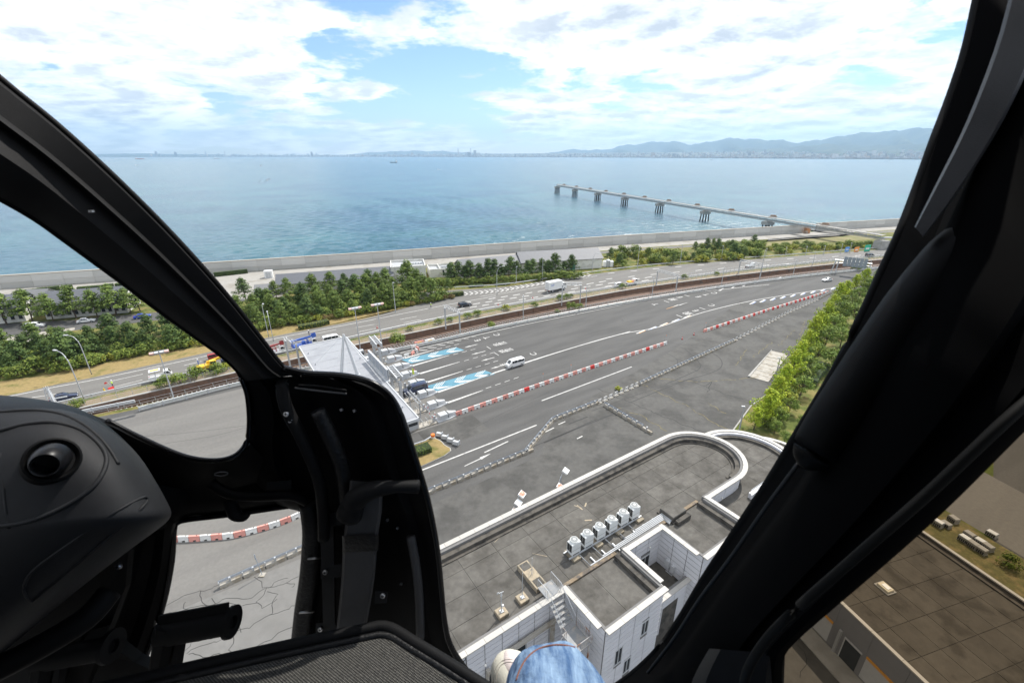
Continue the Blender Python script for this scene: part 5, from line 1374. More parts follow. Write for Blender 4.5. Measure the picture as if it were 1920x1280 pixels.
portal('height_gauge', 'thin grey height gauge portal over the lane nearest the terminal', L(-7.05, -6.4), L(-7.1, -1.2), 4.6, 'gauge', 0.09, 0.25, M_STEEL, truss=True)
# bollards and barriers near the last lane
for i, (u, v) in enumerate(((797, 770), (803, 772), (811, 790), (816, 785), (806, 783))):
    p = G(u, v); r = thing('bollard', 'thin white bollard by the last toll lane, %s from the canopy' % ('first', 'second', 'third', 'fourth', 'fifth')[i], 'bollard', p, 0, 'bollards at the last toll lane')
    mb = MB(); mb.tube([(0, 0, 0), (0, 0, 1.5)], 0.07, 8); mb.build('post', M_CARW, r); mb = MB(); mb.tube([(0, 0, 0.9), (0, 0, 1.15)], 0.08, 8); mb.build('red_band', M_RED, r)
# planter with hedge beside the gate
pl = thing('planter_island', 'kerbed traffic island of dry grass with clipped hedge beside the gate', 'planter', ORG, ANG)
Q = smooth_path([Vector((-26, -4.6, 0)), Vector((-9, -4.9, 0)), Vector((-7.0, -5.6, 0)), Vector((-6.6, -8.0, 0)), Vector((-8.0, -11.0, 0)), Vector((-26, -12.0, 0))], 4)
mb = MB(); mb.prism([(q.x, q.y) for q in Q], 0, 0.16); mb.build('kerb', M_CONC, pl)
mb = MB(); mb.prism([(q.x * 1.0 - 0.18, q.y * 0.98 - 0.16) for q in Q], 0.16, 0.2); mb.build('turf', M_GRASS_DRY, pl)
# steel crash cushion at the planter corner
cc = thing('crash_cushion', 'white steel barrel crash cushion across the end of the planter', 'barrier', L(-8.2, 5.2), ANG)
for k in range(4):
    s_, t_ = ST(823 + k * 10.5, 817.5 + k * 5.3); mb = MB(); mb.box((s_ + 8.2, -(t_ - 5.2), 0.45), (1.05, 0.62, 0.66), -0.95, 0.8); mb.build('segment', M_WSTEEL, cc)
    mb = MB(); mb.box((s_ + 8.2 + 0.36, -(t_ - 5.2) - 0.5, 0.5), (0.14, 0.85, 0.8), -0.95); mb.build('diaphragm', M_STEEL, cc)
mb = MB(); mb.tube([(-18, -0.6, 0.75), (-1.2, -0.6, 0.75), (0.2, -0.2, 0.8)], 0.14, 8); mb.build('end_rail', M_STEEL, cc)
p = G(812, 822); r = thing('sand_drum', 'orange and white drum at the end of the planter rail', 'drum', p)
mb = MB(); mb.cyl((0, 0, 0), 0.38, 0.55, 14); mb.build('drum_body', M_WPLAST, r); mb = MB(); mb.cyl((0, 0, 0.55), 0.4, 0.4, 14, 0.36); mb.build('drum_top', M_ORANGE, r)

# ================================================================== BARRIERS ON THE PLAZA
def water_barrier():
    r = thing('water_barrier', 'x', 'barrier')
    W, D, Hh = 1.36, 0.5, 0.82
    mb = MB()
    prof = [(-W / 2, 0), (-0.24, 0), (-0.17, 0.30), (0.17, 0.30), (0.24, 0), (W / 2, 0), (W / 2, Hh * 0.82), (W / 2 - 0.12, Hh), (-W / 2 + 0.12, Hh), (-W / 2, Hh * 0.82)]
    # upright sides with a foot arch: made as three hexahedra so that faces stay clean
    for x0, x1, z0 in ((-W / 2, -0.2, 0), (-0.2, 0.2, 0.28), (0.2, W / 2, 0)):
        mb.loft([[(x0, -D / 2, z0), (x1, -D / 2, z0), (x1, D / 2, z0), (x0, D / 2, z0)], [(x0, -D * 0.32, 0.5), (x1, -D * 0.32, 0.5), (x1, D * 0.32, 0.5), (x0, D * 0.32, 0.5)], [(x0, -D * 0.24, Hh), (x1, -D * 0.24, Hh), (x1, D * 0.24, Hh), (x0, D * 0.24, Hh)]])
    mb.build('tank', M_WPLAST, r)
    mb = MB(); mb.cyl((0.35, 0, Hh), 0.07, 0.04, 8); mb.build('filler_cap', M_RUBBER, r)
    return r
wb = remember(water_barrier()); base_tank = [c for c in wb.children if c.name.startswith('tank')][0]
TANKS = {}
for nm, m_ in (('white', M_WPLAST), ('pink', M_PINK), ('red', M_RED)):
    me = base_tank.data.copy(); me.materials.clear(); me.materials.append(m_); TANKS[nm] = me
WB_USED = [False]
def put_barrier(p, rz, col, label, group):
    if not WB_USED[0]:
        WB_USED[0] = True; o = wb; o.location = p; o.rotation_euler = (0, 0, rz); o['label'] = label; o['group'] = group; base_tank.data = TANKS[col]; return o
    o = dup(wb, p, rz, label, group)
    for c in o.children:
        if c.name.startswith('tank'): c.data = TANKS[col]
    return o
def barrier_row(path, where, group, first=0, bright=()):
    i = first
    for p, d in resample(path, 1.42):
        k = 'white' if i % 2 else 'pink'
        if i in bright: k = 'red'
        lab = {'white': 'white plastic water barrier %s', 'pink': 'faded red plastic water barrier %s', 'red': 'bright red plastic water barrier %s'}[k] % where
        put_barrier(Vector((p.x, p.y, 0)), math.atan2(d.y, d.x), k, lab, group); i += 1
barrier_row([G(860, 777), G(1000, 728), G(1120, 687), G(1252, 644)], 'in the long toll plaza row', 'water barriers in the plaza row', bright=(12, 26, 40))
barrier_row([G(1322, 621.5), G(1440, 583), G(1552, 549)], 'in the far row towards the trees', 'water barriers in the far row', bright=(4, 8, 14, 18, 22, 26, 28, 32, 36, 38, 40, 42, 44))
barrier_row(smooth_path([G(318, 1004), G(335, 1013), G(400, 1010), G(450, 1004), G(520, 985), G(575, 962), G(660, 920)], 6), 'in the curved chin window row', 'water barriers below the chin window', first=1)
for i, (u, v, rz, c) in enumerate(((762, 668, 0.25, 'white'), (774, 664, 0.7, 'pink'), (781, 659, 1.6, 'white'), (783, 655, 1.7, 'pink'), (776, 653, 2.9, 'white'))):
    put_barrier(G(u, v), ANG + rz, c, ('white', 'faded red', 'white', 'faded red', 'white')[i] + ' water barrier closing the second toll lane, %s from its island' % ('first', 'second', 'third', 'fourth', 'fifth')[i], 'water barriers closing a toll lane')
for i, (u, v) in enumerate(((786, 645), (806, 641))):
    p = G(u, v); r = thing('sign_barrier', 'barrier with a yellow arrow panel by the kerb, %s the gate' % ('nearer' if i == 0 else 'farther from'), 'barrier', p, ANG)
    mb = MB(); mb.bbox((-1.4, -0.3, 0), (1.4, 0.3, 0.9), 0.12); mb.build('tank', M_PINK if i == 0 else M_WPLAST, r)
    mb = MB(); mb.bbox((-0.6, -0.34, 0.15), (0.6, -0.305, 0.75)); pn = mb.build('arrow_panel', M_YELLOW, r)
    mb = MB(); mb.add([(-0.45, -0.352, 0.45), (-0.1, -0.352, 0.25), (-0.1, -0.352, 0.4), (0.45, -0.352, 0.4), (0.45, -0.352, 0.5), (-0.1, -0.352, 0.5), (-0.1, -0.352, 0.65)], [(0, 1, 2, 3, 4, 5, 6)]); mb.build('arrow', M_RED, pn)
# delineator posts on the barrier row
for i, (u, v) in enumerate(((1018, 714), (1070, 697), (1248, 640), (1322, 616))):
    p = G(u, v); r = thing('delineator_post', 'thin white marker post on the barrier row, %s from the gate' % ('first', 'second', 'third', 'fourth')[i], 'post', p, 0, 'marker posts on the barrier row')
    mb = MB(); mb.tube([(0, 0, 0), (0, 0, 1.9)], 0.035, 5); mb.build('stem', M_WSTEEL, r); mb = MB(); mb.tube([(0, 0, 1.7), (0, 0, 1.95)], 0.05, 6); mb.build('reflector', M_ORANGE, r)
def cone_proto():
    r = thing('traffic_cone', 'x', 'cone')
    mb = MB(); mb.cyl((0, 0, 0.05), 0.2, 0.72, 10, 0.04); mb.build('cone', M_RED, r); mb = MB(); mb.bbox((-0.26, -0.26, 0), (0.26, 0.26, 0.05)); mb.build('base', M_RUBBER, r)
    mb = MB(); mb.cyl((0, 0, 0.35), 0.135, 0.16, 10, 0.10); mb.build('white_band', M_WPLAST, r); return r
cones = Proto(cone_proto())
for (u, v, lab) in ((777, 695, 'red traffic cone on the toll lane between two islands'), (742, 676, 'red traffic cone behind the closed toll lane'), (744, 690, 'red traffic cone beside the antenna gantry'), (1279, 636, 'red traffic cone in the gap between barrier rows, nearer the long row'), (1301, 628, 'red traffic cone in the gap between barrier rows, nearer the far row'),
                  (707, 615, 'orange cone on the highway beside the twin floodlights'), (934, 572, 'orange cone on the highway right of the black estate car'), (999, 559, 'orange cone on the highway below the box truck'), (1098, 542, 'orange cone on the highway near the overhead line'), (1166, 532, 'orange cone between the parked works vans'), (388, 695, 'yellow cone beside the crane truck')):
    cones.put(G(u, v), 0, lab)
# concrete barriers carrying a steel rail
def rail_barrier(name, label, path, lo=True, gap=None):
    """row of concrete blocks with a W-beam rail on brackets"""
    r = thing(name, label, 'guard rail')
    P = [Vector(p) for p in path]
    for k, (p, d) in enumerate(resample(P, 2.5)):
        if gap and gap(k): continue
        mb = BLK; o = link('block', BLK_ME, r, (p.x, p.y, 0), math.atan2(d.y, d.x))
        link('bracket', BRK_ME, r, (p.x, p.y, 0), math.atan2(d.y, d.x))
    up = [p + Vector((0, 0, 0.62)) for p in P]
    for dz in (0.0, 0.22):
        mb = MB(); mb.sweep([p + Vector((0, 0, dz)) for p in up], [(-0.16, 0), (-0.2, 0.04), (-0.2, 0.12), (-0.16, 0.16), (-0.12, 0.08)]); mb.build('beam', M_BLUSTEEL, r)
    return r
BLK = MB(); BLK.loft([[(0.05, -0.28, 0), (2.42, -0.28, 0), (2.42, 0.28, 0), (0.05, 0.28, 0)], [(0.05, -0.2, 0.5), (2.42, -0.2, 0.5), (2.42, 0.2, 0.5), (0.05, 0.2, 0.5)]]); BLK_ME = BLK.mesh('block', M_CONC_PALE)
BRK = MB(); BRK.bbox((1.1, -0.16, 0.45), (1.3, 0.1, 1.02)); BRK.bbox((0.0, -0.12, 0.45), (0.1, 0.06, 0.9)); BRK_ME = BRK.mesh('bracket', M_STEEL)
rail_barrier('rail_barrier', 'concrete block barrier with steel rail running to the kinked corner', [G(412, 1102), G(570, 1032), G(805, 925), G(985, 851)])
rail_barrier('rail_barrier', 'short kinked concrete and steel rail barrier between two longer ones', [G(985, 851), G(1036, 790)])
rail_barrier('rail_barrier', 'concrete block barrier with steel rail right of the kink', [G(1036, 790), G(1120, 757)])
rail_barrier('rail_barrier', 'long concrete block barrier with steel rail along the worn apron', [G(1200, 722), G(1376, 641)])
rail_barrier('rail_barrier', 'short cross-wise concrete and steel rail barrier standing alone on the apron', [G(1133, 761), G(1205, 804)])
rail_barrier('rail_barrier', 'white end of the steel rail barrier where it meets the trees', [G(1536, 561), G(1556, 550)])
# open posts linking the barriers
BAR = MB()
for z in (0.35, 0.7, 1.0): BAR.tube([(-0.45, 0, z), (0.45, 0, z)], 0.045, 5)
BAR.tube([(-0.45, 0, 0), (-0.45, 0, 1.05)], 0.05, 5); BAR.tube([(0.45, 0, 0), (0.45, 0, 1.05)], 0.05, 5); BAR_ME = BAR.mesh('hoop', M_WSTEEL)
FT = MB(); FT.bbox((-0.6, -0.3, 0), (0.6, 0.3, 0.14)); FT_ME = FT.mesh('foot_block', M_CONC_PALE)
def hoop_row(path, step, where, group):
    for i, (p, d) in enumerate(resample(path, step)):
        r = thing('barrier_hoop', 'white tubular hoop barrier %s' % where, 'barrier', (p.x, p.y, 0), math.atan2(d.y, d.x), group)
        link('hoop', BAR_ME, r); link('foot_block', FT_ME, r)
hoop_row([G(1124, 756), G(1198, 722)], 1.75, 'in the short gap of the apron rail', 'hoop barriers in the apron rail')
hoop_row([G(1380, 638), G(1480, 586), G(1534, 562)], 2.4, 'in the row leading to the trees', 'hoop barriers towards the trees')
p = G(492, 1078); r = thing('sign_post', 'slim blue grey sign post leaning over the barrier below the chin window', 'post', p)
mb = MB(); mb.bbox((-0.35, -0.3, 0), (0.35, 0.3, 0.15)); mb.build('foot', M_CONC_PALE, r); mb = MB(); mb.tube([(0, 0, 0.1), (-0.35, 0.1, 3.2)], 0.045, 6); mb.build('post', M_BLUSTEEL, r); mb = MB(); mb.box((-0.33, 0.08, 2.95), (0.12, 0.05, 0.8)); mb.build('plate', M_BLUSTEEL, r)
# concrete loading pad by the trees
pad = thing('concrete_pad', 'pale ribbed concrete pad set in the apron beside the trees', 'pad', ORG, ANG)
for k in range(8):
    f0, f1 = k / 8 + 0.004, (k + 1) / 8 - 0.004
    A, B, C_, D_ = (84.1, -18.2), (85.3, -21.9), (65.4, -27.4), (64.5, -23.6)
    lp = lambda p_, q_, f: (p_[0] + (q_[0] - p_[0]) * f, p_[1] + (q_[1] - p_[1]) * f)
    mb = MB(); mb.prism([lp(A, D_, f0), lp(B, C_, f0), lp(B, C_, f1), lp(A, D_, f1)], 0, 0.12 + 0.02 * (k % 2)); mb.build('slab', M_CONC_PALE, pad)
mb = MB(); mb.prism([(84.4, -18.0), (84.1, -18.2), (64.5, -23.6), (64.2, -23.2)], 0, 0.3); mb.build('kerb', M_CONC, pad)

# ================================================================== RAILWAY EDGES, GUARD RAILS, FENCES
bw = thing('retaining_wall', 'rust brown sheet pile retaining wall along the railway cutting', 'wall')
shp = MB(); shp.bbox((0, -0.22, 0), (1, 0.0, 1)); shp_me = shp.mesh('sheet_pile', M_RUST_WALL)
pts = [(p, d) for p, d in resample(BROWN, 3.0) if -250 < PX(p)[0] < 1750]
rest = MB()
for i, (p, d) in enumerate(pts):
    big = PX(p)[0] < 1300
    nr = Vector((d.y, -d.x, 0))
    q = p + nr * (0.20 + (0.10 if i % 2 else 0))
    if big:
        o = link('sheet_pile', shp_me, bw, (q.x, q.y, BED - 0.02), math.atan2(d.y, d.x)); o.scale = (2.96, 1, -BED + 0.12)
    else:
        c = q + d * 1.5; rest.box((c.x, c.y, BED / 2 + 0.03), (2.96, 0.22, -BED + 0.12), math.atan2(d.y, d.x))
rest.build('sheet_pile', M_RUST_WALL, bw)['kind'] = 'stuff'
mb = MB(); mb.sweep([Vector((p.x, p.y, 0.1)) for p, d in pts[::3]], [(-0.35, 0), (-0.35, 0.12), (0.4, 0.12), (0.4, 0)]); mb.build('capping_beam', M_CONC, bw)
mb = MB(); mb.sweep([Vector((p.x, p.y, BED)) for p, d in pts[::3]], [(0.5, 0), (0.5, 0.22), (1.1, 0.22), (1.1, 0)]); mb.build('cable_trough', mat('trough', (0.30, 0.20, 0.14), 0.9, 0.2), bw)
def post_fence(name, label, path, step, h, prof_m, rails, post_r=0.045, panel=None, z0=0.0, lim=(-250, 1760)):
    r = thing(name, label, 'fence')
    pm = MB(); pm.tube([(0, 0, 0), (0, 0, h)], post_r, 5); pme = pm.mesh('post', prof_m)
    sel = [(p, d) for p, d in resample(path, step) if lim[0] < PX(p)[0] < lim[1]]
    for p, d in sel: link('post', pme, r, (p.x, p.y, z0), math.atan2(d.y, d.x))
    P = [Vector((p.x, p.y, z0)) for p, d in sel]
    for z in rails:
        mb = MB(); mb.tube([p + Vector((0, 0, z)) for p in P], 0.03, 4); mb.build('rail', prof_m, r)
    return r, P
post_fence('wire_fence', 'thin wire fence on posts along the top of the railway retaining wall', offset(BROWN, -0.6), 2.6, 1.5, M_STEEL, (0.5, 1.0, 1.45))
post_fence('wire_fence', 'thin wire fence on posts on the plaza side of the railway', offset(NEAR, -1.4), 2.6, 1.3, M_STEEL, (0.6, 1.25))
def guard_rail(name, label, path, z=0.55, hgt=0.34, m=M_WSTEEL, step=4.0, rows=1, lim=(-300, 1780)):
    r = thing(name, label, 'guard rail')
    P = [p for p in path if lim[0] < PX(p)[0] < lim[1]]
    for k in range(rows):
        mb = MB(); z_ = z + k * (hgt + 0.08); mb.sweep([Vector((p.x, p.y, z_)) for p in P], [(-0.05, 0), (0.06, hgt * 0.25), (-0.03, hgt * 0.5), (0.06, hgt * 0.75), (-0.05, hgt)]); mb.build('beam', m, r)
    pm = MB(); pm.tube([(0, 0, 0), (0, 0, z + rows * hgt)], 0.06, 5); pme = pm.mesh('post', m)
    for p, d in resample(P, step): link('post', pme, r, (p.x, p.y, 0), math.atan2(d.y, d.x))
    return r
guard_rail('guard_rail', 'white guard rail along the railway side of the highway', offset(HW_IN, 0.3), rows=1)
RAMP_RAIL = smooth_path([G(u, v) for u, v in ((815, 543), (880, 540), (960, 534), (1082, 516), (1210, 500), (1340, 489), (1440, 482.5), (1660, 465.5), (1780, 457))], 5)
guard_rail('guard_rail', 'white guard rail along the seaward edge of the highway', RAMP_RAIL)
NB = [p for p in NEAR if PX(p)[0] > 262]
w1 = thing('parapet_barrier', 'long white ribbed steel barrier between the toll plaza and railway', 'guard rail')
PB = smooth_path([G(262, 771), G(340, 751)] + [G(u, v) for u, v in ((455, 722), (640, 681), (810, 645), (960, 611), (1200, 565), (1440, 528), (1640, 505), (1760, 493))], 5)
for k in range(3):
    mb = MB(); mb.sweep([p + Vector((0, 0, 0.28 + 0.27 * k)) for p in PB], [(-0.08, 0), (0.08, 0.06), (0.08, 0.16), (-0.08, 0.22)]); mb.build('beam', M_WSTEEL, w1)
pm = MB(); pm.bbox((-0.08, -0.02, 0), (0.08, 0.14, 1.1)); pme = pm.mesh('post', M_WSTEEL)
for p, d in resample(PB, 4.0): link('post', pme, w1, (p.x, p.y, 0), math.atan2(d.y, d.x))
mb = MB(); mb.sweep([Vector((p.x, p.y, 0)) for p in offset(PB, -0.25)], [(-0.25, 0), (-0.25, 0.22), (0.25, 0.22), (0.25, 0)]); mb.build('kerb', M_CONC, w1)
w2 = thing('parapet_barrier', 'short white ribbed steel barrier left of the gap in the long one', 'guard rail')
PB2 = [G(-40, 823), G(165, 775), G(255, 757)]
for k in range(3):
    mb = MB(); mb.sweep([p + Vector((0, 0, 0.28 + 0.27 * k)) for p in PB2], [(-0.08, 0), (0.08, 0.06), (0.08, 0.16), (-0.08, 0.22)]); mb.build('beam', M_WSTEEL, w2)
for p, d in resample(PB2, 4.0): link('post', pme, w2, (p.x, p.y, 0), math.atan2(d.y, d.x))
# fence above the far part of the railway
fp = [G(u, v) for u, v in ((1262, 528), (1300, 521), (1440, 503), (1560, 492), (1700, 478))]
r, P = post_fence('panel_fence', 'pale panel fence between the highway and the far railway cutting', smooth_path(fp, 4), 2.4, 2.4, M_WSTEEL, (0.4, 1.4, 2.35), 0.07)

# ================================================================== POLES
mat('faded_pink', (0.62, 0.40, 0.36), 0.6, 0.2, 3.0)
def lamp_post(u, v, vt, lean, label, double=False, arm=True):
    p = G(u, v); h = top_height(u, v, vt)
    r = thing('street_lamp', label, 'street lamp', p, lean)
    if arm:
        path = [Vector((0, 0, 0)), Vector((0, 0, h * 0.72)), Vector((0.12 * h * 0.3, 0, h * 0.88)), Vector((0.16 * h * 0.6, 0, h * 0.965)), Vector((0.2 * h, 0, h))]
        mb = MB(); mb.tube(smooth_path(path, 3), [0.11 - 0.005 * k for k in range(13)], 6); mb.build('pole', M_STEEL, r, smooth=True)
        mb = MB(); mb.box((0.2 * h + 0.35, 0, h + 0.02), (0.9, 0.32, 0.18)); hd = mb.build('lamp_head', M_WSTEEL, r)
        mb = MB(); mb.box((0.2 * h + 0.4, 0, h - 0.085), (0.6, 0.24, 0.03)); mb.build('lens', M_LAMP, hd)
    else:
        mb = MB(); mb.tube([(0, 0, 0), (0, 0, h)], [0.15, 0.08], 8); mb.build('pole', M_STEEL, r, smooth=50)
        if double:
            mb = MB(); mb.tube([(-1.4, 0, h - 0.1), (1.4, 0, h - 0.1)], 0.06, 5); mb.tube([(-1.4, 0, h - 0.75), (1.4, 0, h - 0.75)], 0.04, 5); mb.build('cross_arm', M_STEEL, r)
            for x in (-1.25, -0.45, 0.45, 1.25):
                mb = MB(); mb.loft([[(x - 0.33, -0.1, h - 0.7), (x + 0.33, -0.1, h - 0.7), (x + 0.33, 0.15, h - 0.7), (x - 0.33, 0.15, h - 0.7)], [(x - 0.36, -0.6, h - 0.25), (x + 0.36, -0.6, h - 0.25), (x + 0.36, 0.1, h - 0.1), (x - 0.36, 0.1, h - 0.1)]]); hd = mb.build('lamp_head', M_WSTEEL if abs(x) < 1 else MATS['faded_pink'], r)
        else:
            mb = MB(); mb.box((0.2, 0, h), (0.6, 0.3, 0.2)); mb.build('lamp_head', M_WSTEEL, r)
    return r
hw = lambda k: ANG + math.pi / 2
lamp_post(172, 702, 628, ANG + 2.6, 'tall curved street lamp on the dry verge at far left')
lamp_post(160, 754, 659, ANG + 2.3, 'tall curved street lamp by the highway guard rail near the instrument hood')
lamp_post(327, 750, 657, ANG, 'plaza floodlight pole with cross arm left of the cabin pillar', True, False)
lamp_post(676, 657, 575, ANG, 'plaza floodlight pole with cross arm, left one of the twin pair by the canopy', True, False)
lamp_post(717, 655, 568, ANG, 'plaza floodlight pole with cross arm, right one of the twin pair by the canopy', True, False)
lamp_post(504, 632, 566, ANG - 1.5, 'street lamp on the verge right beside the cabin pillar')
lamp_post(513, 640, 588, ANG + 1.5, 'shorter street lamp next to the one beside the cabin pillar')
lamp_post(742, 586, 530, ANG, 'plain lamp pole on the dry verge before the pines', False, False)
lamp_post(932, 553, 499, ANG - 0.6, 'curved street lamp at the nose of the slip road')
lamp_post(968, 532, 500, ANG, 'thick pale camera pole beside the slip road rail', False, False)
lamp_post(1017, 526, 485, ANG, 'thin lamp pole before the dark tree row', False, False)
lamp_post(1110, 513, 475, ANG - 0.6, 'curved street lamp before the hall with the green door')
for i, (u, v, vt) in enumerate(((1195, 503, 463), (1275, 494, 459), (1352, 487, 461), (1435, 482, 466), (1472, 480, 464), (1510, 478, 462), (1544, 476, 461), (1576, 474, 458), (1593, 473, 456))):
    lamp_post(u, v, vt, ANG + 1.2, 'street lamp on the seaward highway edge, %s from the hall with green door' % ('first', 'second', 'third', 'fourth', 'fifth', 'sixth', 'seventh', 'eighth', 'ninth')[i], False, False)
lamp_post(1386, 806, 762, ANG + 2.4, 'grey lamp post with white head behind the rounded roof', False, False)
lamp_post(1455, 702, 671, ANG + 2.4, 'grey lamp post rising from the trees by the concrete pad', False, False)
# overhead line masts of the railway
M_MAST = M_STEEL
for i, (a, b, h) in enumerate((((836, 617), (863, 628), 0), ((1053, 573), (1087, 573), 0), ((1230, 535), (1267, 546), 0), ((1384, 513), (1424, 523), 0), ((545, 690), (565, 698), 0))):
    tops = (572, 530, 505, 486, 630)
    hh = top_height(a[0], a[1], tops[i], -0.2)
    portal('catenary_portal', 'railway overhead line portal with lattice beam, %s' % ('left of the floodlit plaza edge', 'below the white box truck', 'right of the works vans', 'nearest the sign gantry', 'beside the toll canopy corner')[i], G(*a), G(*b), hh, 'mast', 0.16, 0.8, M_STEEL, 0.0 if i != 4 else -0.3, True)
for i, (u, v, vt) in enumerate(((981, 602, 554), (1098, 579, 534), (1222, 558, 521), (1352, 537, 502), (1424, 523, 470), (1486, 519, 488), (1523, 497, 472), (1630, 503, 488))):
    p = G(u, v); h = top_height(u, v, vt)
    r = thing('lighting_mast', 'slim grey pole along the railway, %s from the toll gate' % ('first', 'second', 'third', 'fourth', 'fifth', 'sixth', 'seventh', 'eighth')[i], 'pole', p)
    mb = MB(); mb.tube([(0, 0, 0), (0, 0, h)], [0.14, 0.09], 7); mb.build('pole', M_STEEL, r); mb = MB(); mb.bbox((-0.2, -0.2, h), (0.2, 0.2, h + 0.12)); mb.build('cap', M_STEEL, r)
lat = thing('lattice_mast', 'white lattice railway mast half hidden by the instrument hood', 'mast', G(110, 782))
hL = top_height(110, 782, 725)
mb = MB()
for x, y in ((-0.4, -0.4), (0.4, -0.4), (0.4, 0.4), (-0.4, 0.4)): mb.tube([(x * 1.6, y * 1.6, 0), (x * 0.5, y * 0.5, hL)], 0.07, 5)
for k in range(9):
    z0, z1 = hL * k / 9, hL * (k + 1) / 9; q0, q1 = 0.64 - 0.44 * k / 9, 0.64 - 0.44 * (k + 1) / 9
    for s_ in (-1, 1): mb.tube([(-q0, s_ * q0, z0), (q1, s_ * q1, z1)], 0.05, 4); mb.tube([(s_ * q0, q0, z0), (s_ * q1, -q1, z1)], 0.05, 4)
mb.build('lattice', M_WSTEEL, lat)
mb = MB(); mb.tube([(0.3, 0, hL * 0.95), (3.2, -2.2, 0)], 0.12, 6); mb.tube([(0.3, 0.2, hL * 0.8), (2.2, -1.0, 0)], 0.10, 6); mb.build('brace', M_WSTEEL, lat)
mb = MB(); mb.box((1.0, 0.5, hL * 0.6), (2.6, 0.2, 0.2), 0.5); mb.build('cross_arm', M_WSTEEL, lat)
# sign gantry over the plaza road at the right
a, b = G(1562, 512), G(1625, 520)
hG = top_height(1562, 512, 486)
sg = thing('sign_gantry', 'grey gantry with the slatted back of a road sign by the trees', 'gantry', a, math.atan2((b - a).y, (b - a).x))
ln = (b - a).length
for x in (0, 0.8, ln):
    mb = MB(); mb.tube([(x + (0 if x else -1.0), 0, 0), (x, 0, hG)], 0.22, 6); mb.build('post', M_STEEL, sg)
mb = MB(); mb.tube([(-0.5, -0.4, hG - 0.2), (ln + 0.5, -0.4, hG - 0.2)], 0.14, 5); mb.tube([(-0.5, 0.4, hG - 0.2), (ln + 0.5, 0.4, hG - 0.2)], 0.14, 5); mb.tube([(-0.5, 0, hG - 1.4), (ln + 0.5, 0, hG - 1.4)], 0.14, 5); mb.build('beam', M_STEEL, sg)
for k in range(6):
    mb = MB(); mb.bbox((2.6 + k * 1.4, -0.75, hG - 2.4), (3.9 + k * 1.4, -0.55, hG + 1.6)); mb.build('sign_panel', mat('sign_back', (0.25, 0.28, 0.31), 0.5, 0.08, metal=0.2) if k == 0 else MATS['sign_back'], sg)
for i, (u, v, vt, c, w_) in enumerate(((1587, 473, 463, (0.10, 0.30, 0.70), 3.0), (1605, 472, 463, (0.80, 0.30, 0.05), 3.4), (1625, 471, 459, (0.02, 0.42, 0.25), 4.4))):
    p = G(u, v); h = top_height(u, v, vt)
    r = thing('road_sign', ('blue', 'orange', 'green')[i] + ' road sign on a post beside the far highway', 'sign', p, 0.35)
    mb = MB(); mb.tube([(0, 0.1, 0), (0, 0.1, h)], 0.1, 6); mb.build('post', M_STEEL, r); mb = MB(); mb.bbox((-w_ / 2, -0.05, h - w_ * 0.85), (w_ / 2, 0.05, h)); f = mb.build('face', mat('sign_face_%d' % i, c, 0.5, 0.05), r)
    mb = MB(); mb.bbox((-w_ * 0.3, -0.075, h - w_ * 0.55), (w_ * 0.3, -0.052, h - w_ * 0.35)); mb.build('legend', M_WPLAST, f)

# ================================================================== VEHICLES
WHEEL = MB()
def _disc(mb, r, w, n=14):
    ring = lambda rr, y: [(rr * math.cos(2 * math.pi * k / n), y, rr * math.sin(2 * math.pi * k / n)) for k in range(n)]
    mb.loft([ring(r * 0.93, -w / 2), ring(r, -w / 2 + 0.03), ring(r, w / 2 - 0.03), ring(r * 0.93, w / 2)])
_disc(WHEEL, 0.33, 0.21); TYRE_ME = WHEEL.mesh('tyre', M_RUBBER, smooth=40)
_w = MB(); _disc(_w, 0.20, 0.225, 10); RIM_ME = _w.mesh('rim', M_STEEL, smooth=40)
def wheels(r, xs, y, rad=0.33):
    for x in xs:
        for s_ in (-1, 1):
            o = link('wheel', TYRE_ME, r, (x, s_ * y, rad)); k = rad / 0.33; o.scale = (k, 1, k)
            link('rim', RIM_ME, o)
def shell(secs, W, tumble, glass_spans, m_body, r, name='body', zb=0.28):
    """secs: (x, shoulder z, top z, width factor); the spans between some sections carry glass"""
    S = []
    for x, zs, zt, wf in secs:
        w = W / 2 * wf; wt = w * (tumble if zt > zs + 0.05 else 0.97)
        S.append([(x, -w * 0.94, zb), (x, -w, zb + 0.18), (x, -w * 0.99, zs), (x, -wt, zt - 0.06), (x, -wt * 0.86, zt), (x, wt * 0.86, zt), (x, wt, zt - 0.06), (x, w * 0.99, zs), (x, w, zb + 0.18), (x, w * 0.94, zb)])
    mb = MB(); mb.loft(S); body = mb.build(name, m_body, r, smooth=35)
    g = MB()
    for kind, i, a, b in glass_spans:          # kind 's' sides, 't' sloping top face; a..b fraction along the span
        A, B = S[i], S[i + 1]
        lp = lambda p, q, f: Vector(p).lerp(Vector(q), f)
        if kind == 's':
            for lo, hi, sg in ((2, 3, -1), (7, 6, 1)):
                q = [lp(A[lo], B[lo], a), lp(A[lo], B[lo], b), lp(A[hi], B[hi], b), lp(A[hi], B[hi], a)]
                c = sum(q, Vector()) / 4
                q = [c + Vector(((v - c).x * 0.96, (v - c).y * 0.86, (v - c).z * 0.84)) + Vector((0, sg * 0.018, 0.005)) for v in q]
                g.add(q, [(0, 1, 2, 3)])
        else:
            q = [lp(A[4], A[5], 0.04), lp(A[5], A[4], 0.04), lp(B[5], B[4], 0.04), lp(B[4], B[5], 0.04)]
            n = (q[1] - q[0]).cross(q[3] - q[0]).normalized()
            if n.z < 0: n = -n
            c = sum(q, Vector()) / 4
            g.add([c + (v - c) * 0.9 + n * 0.015 for v in q], [(0, 1, 2, 3)])
    g.build('window', M_GLASS, body, fix=False)
    return body
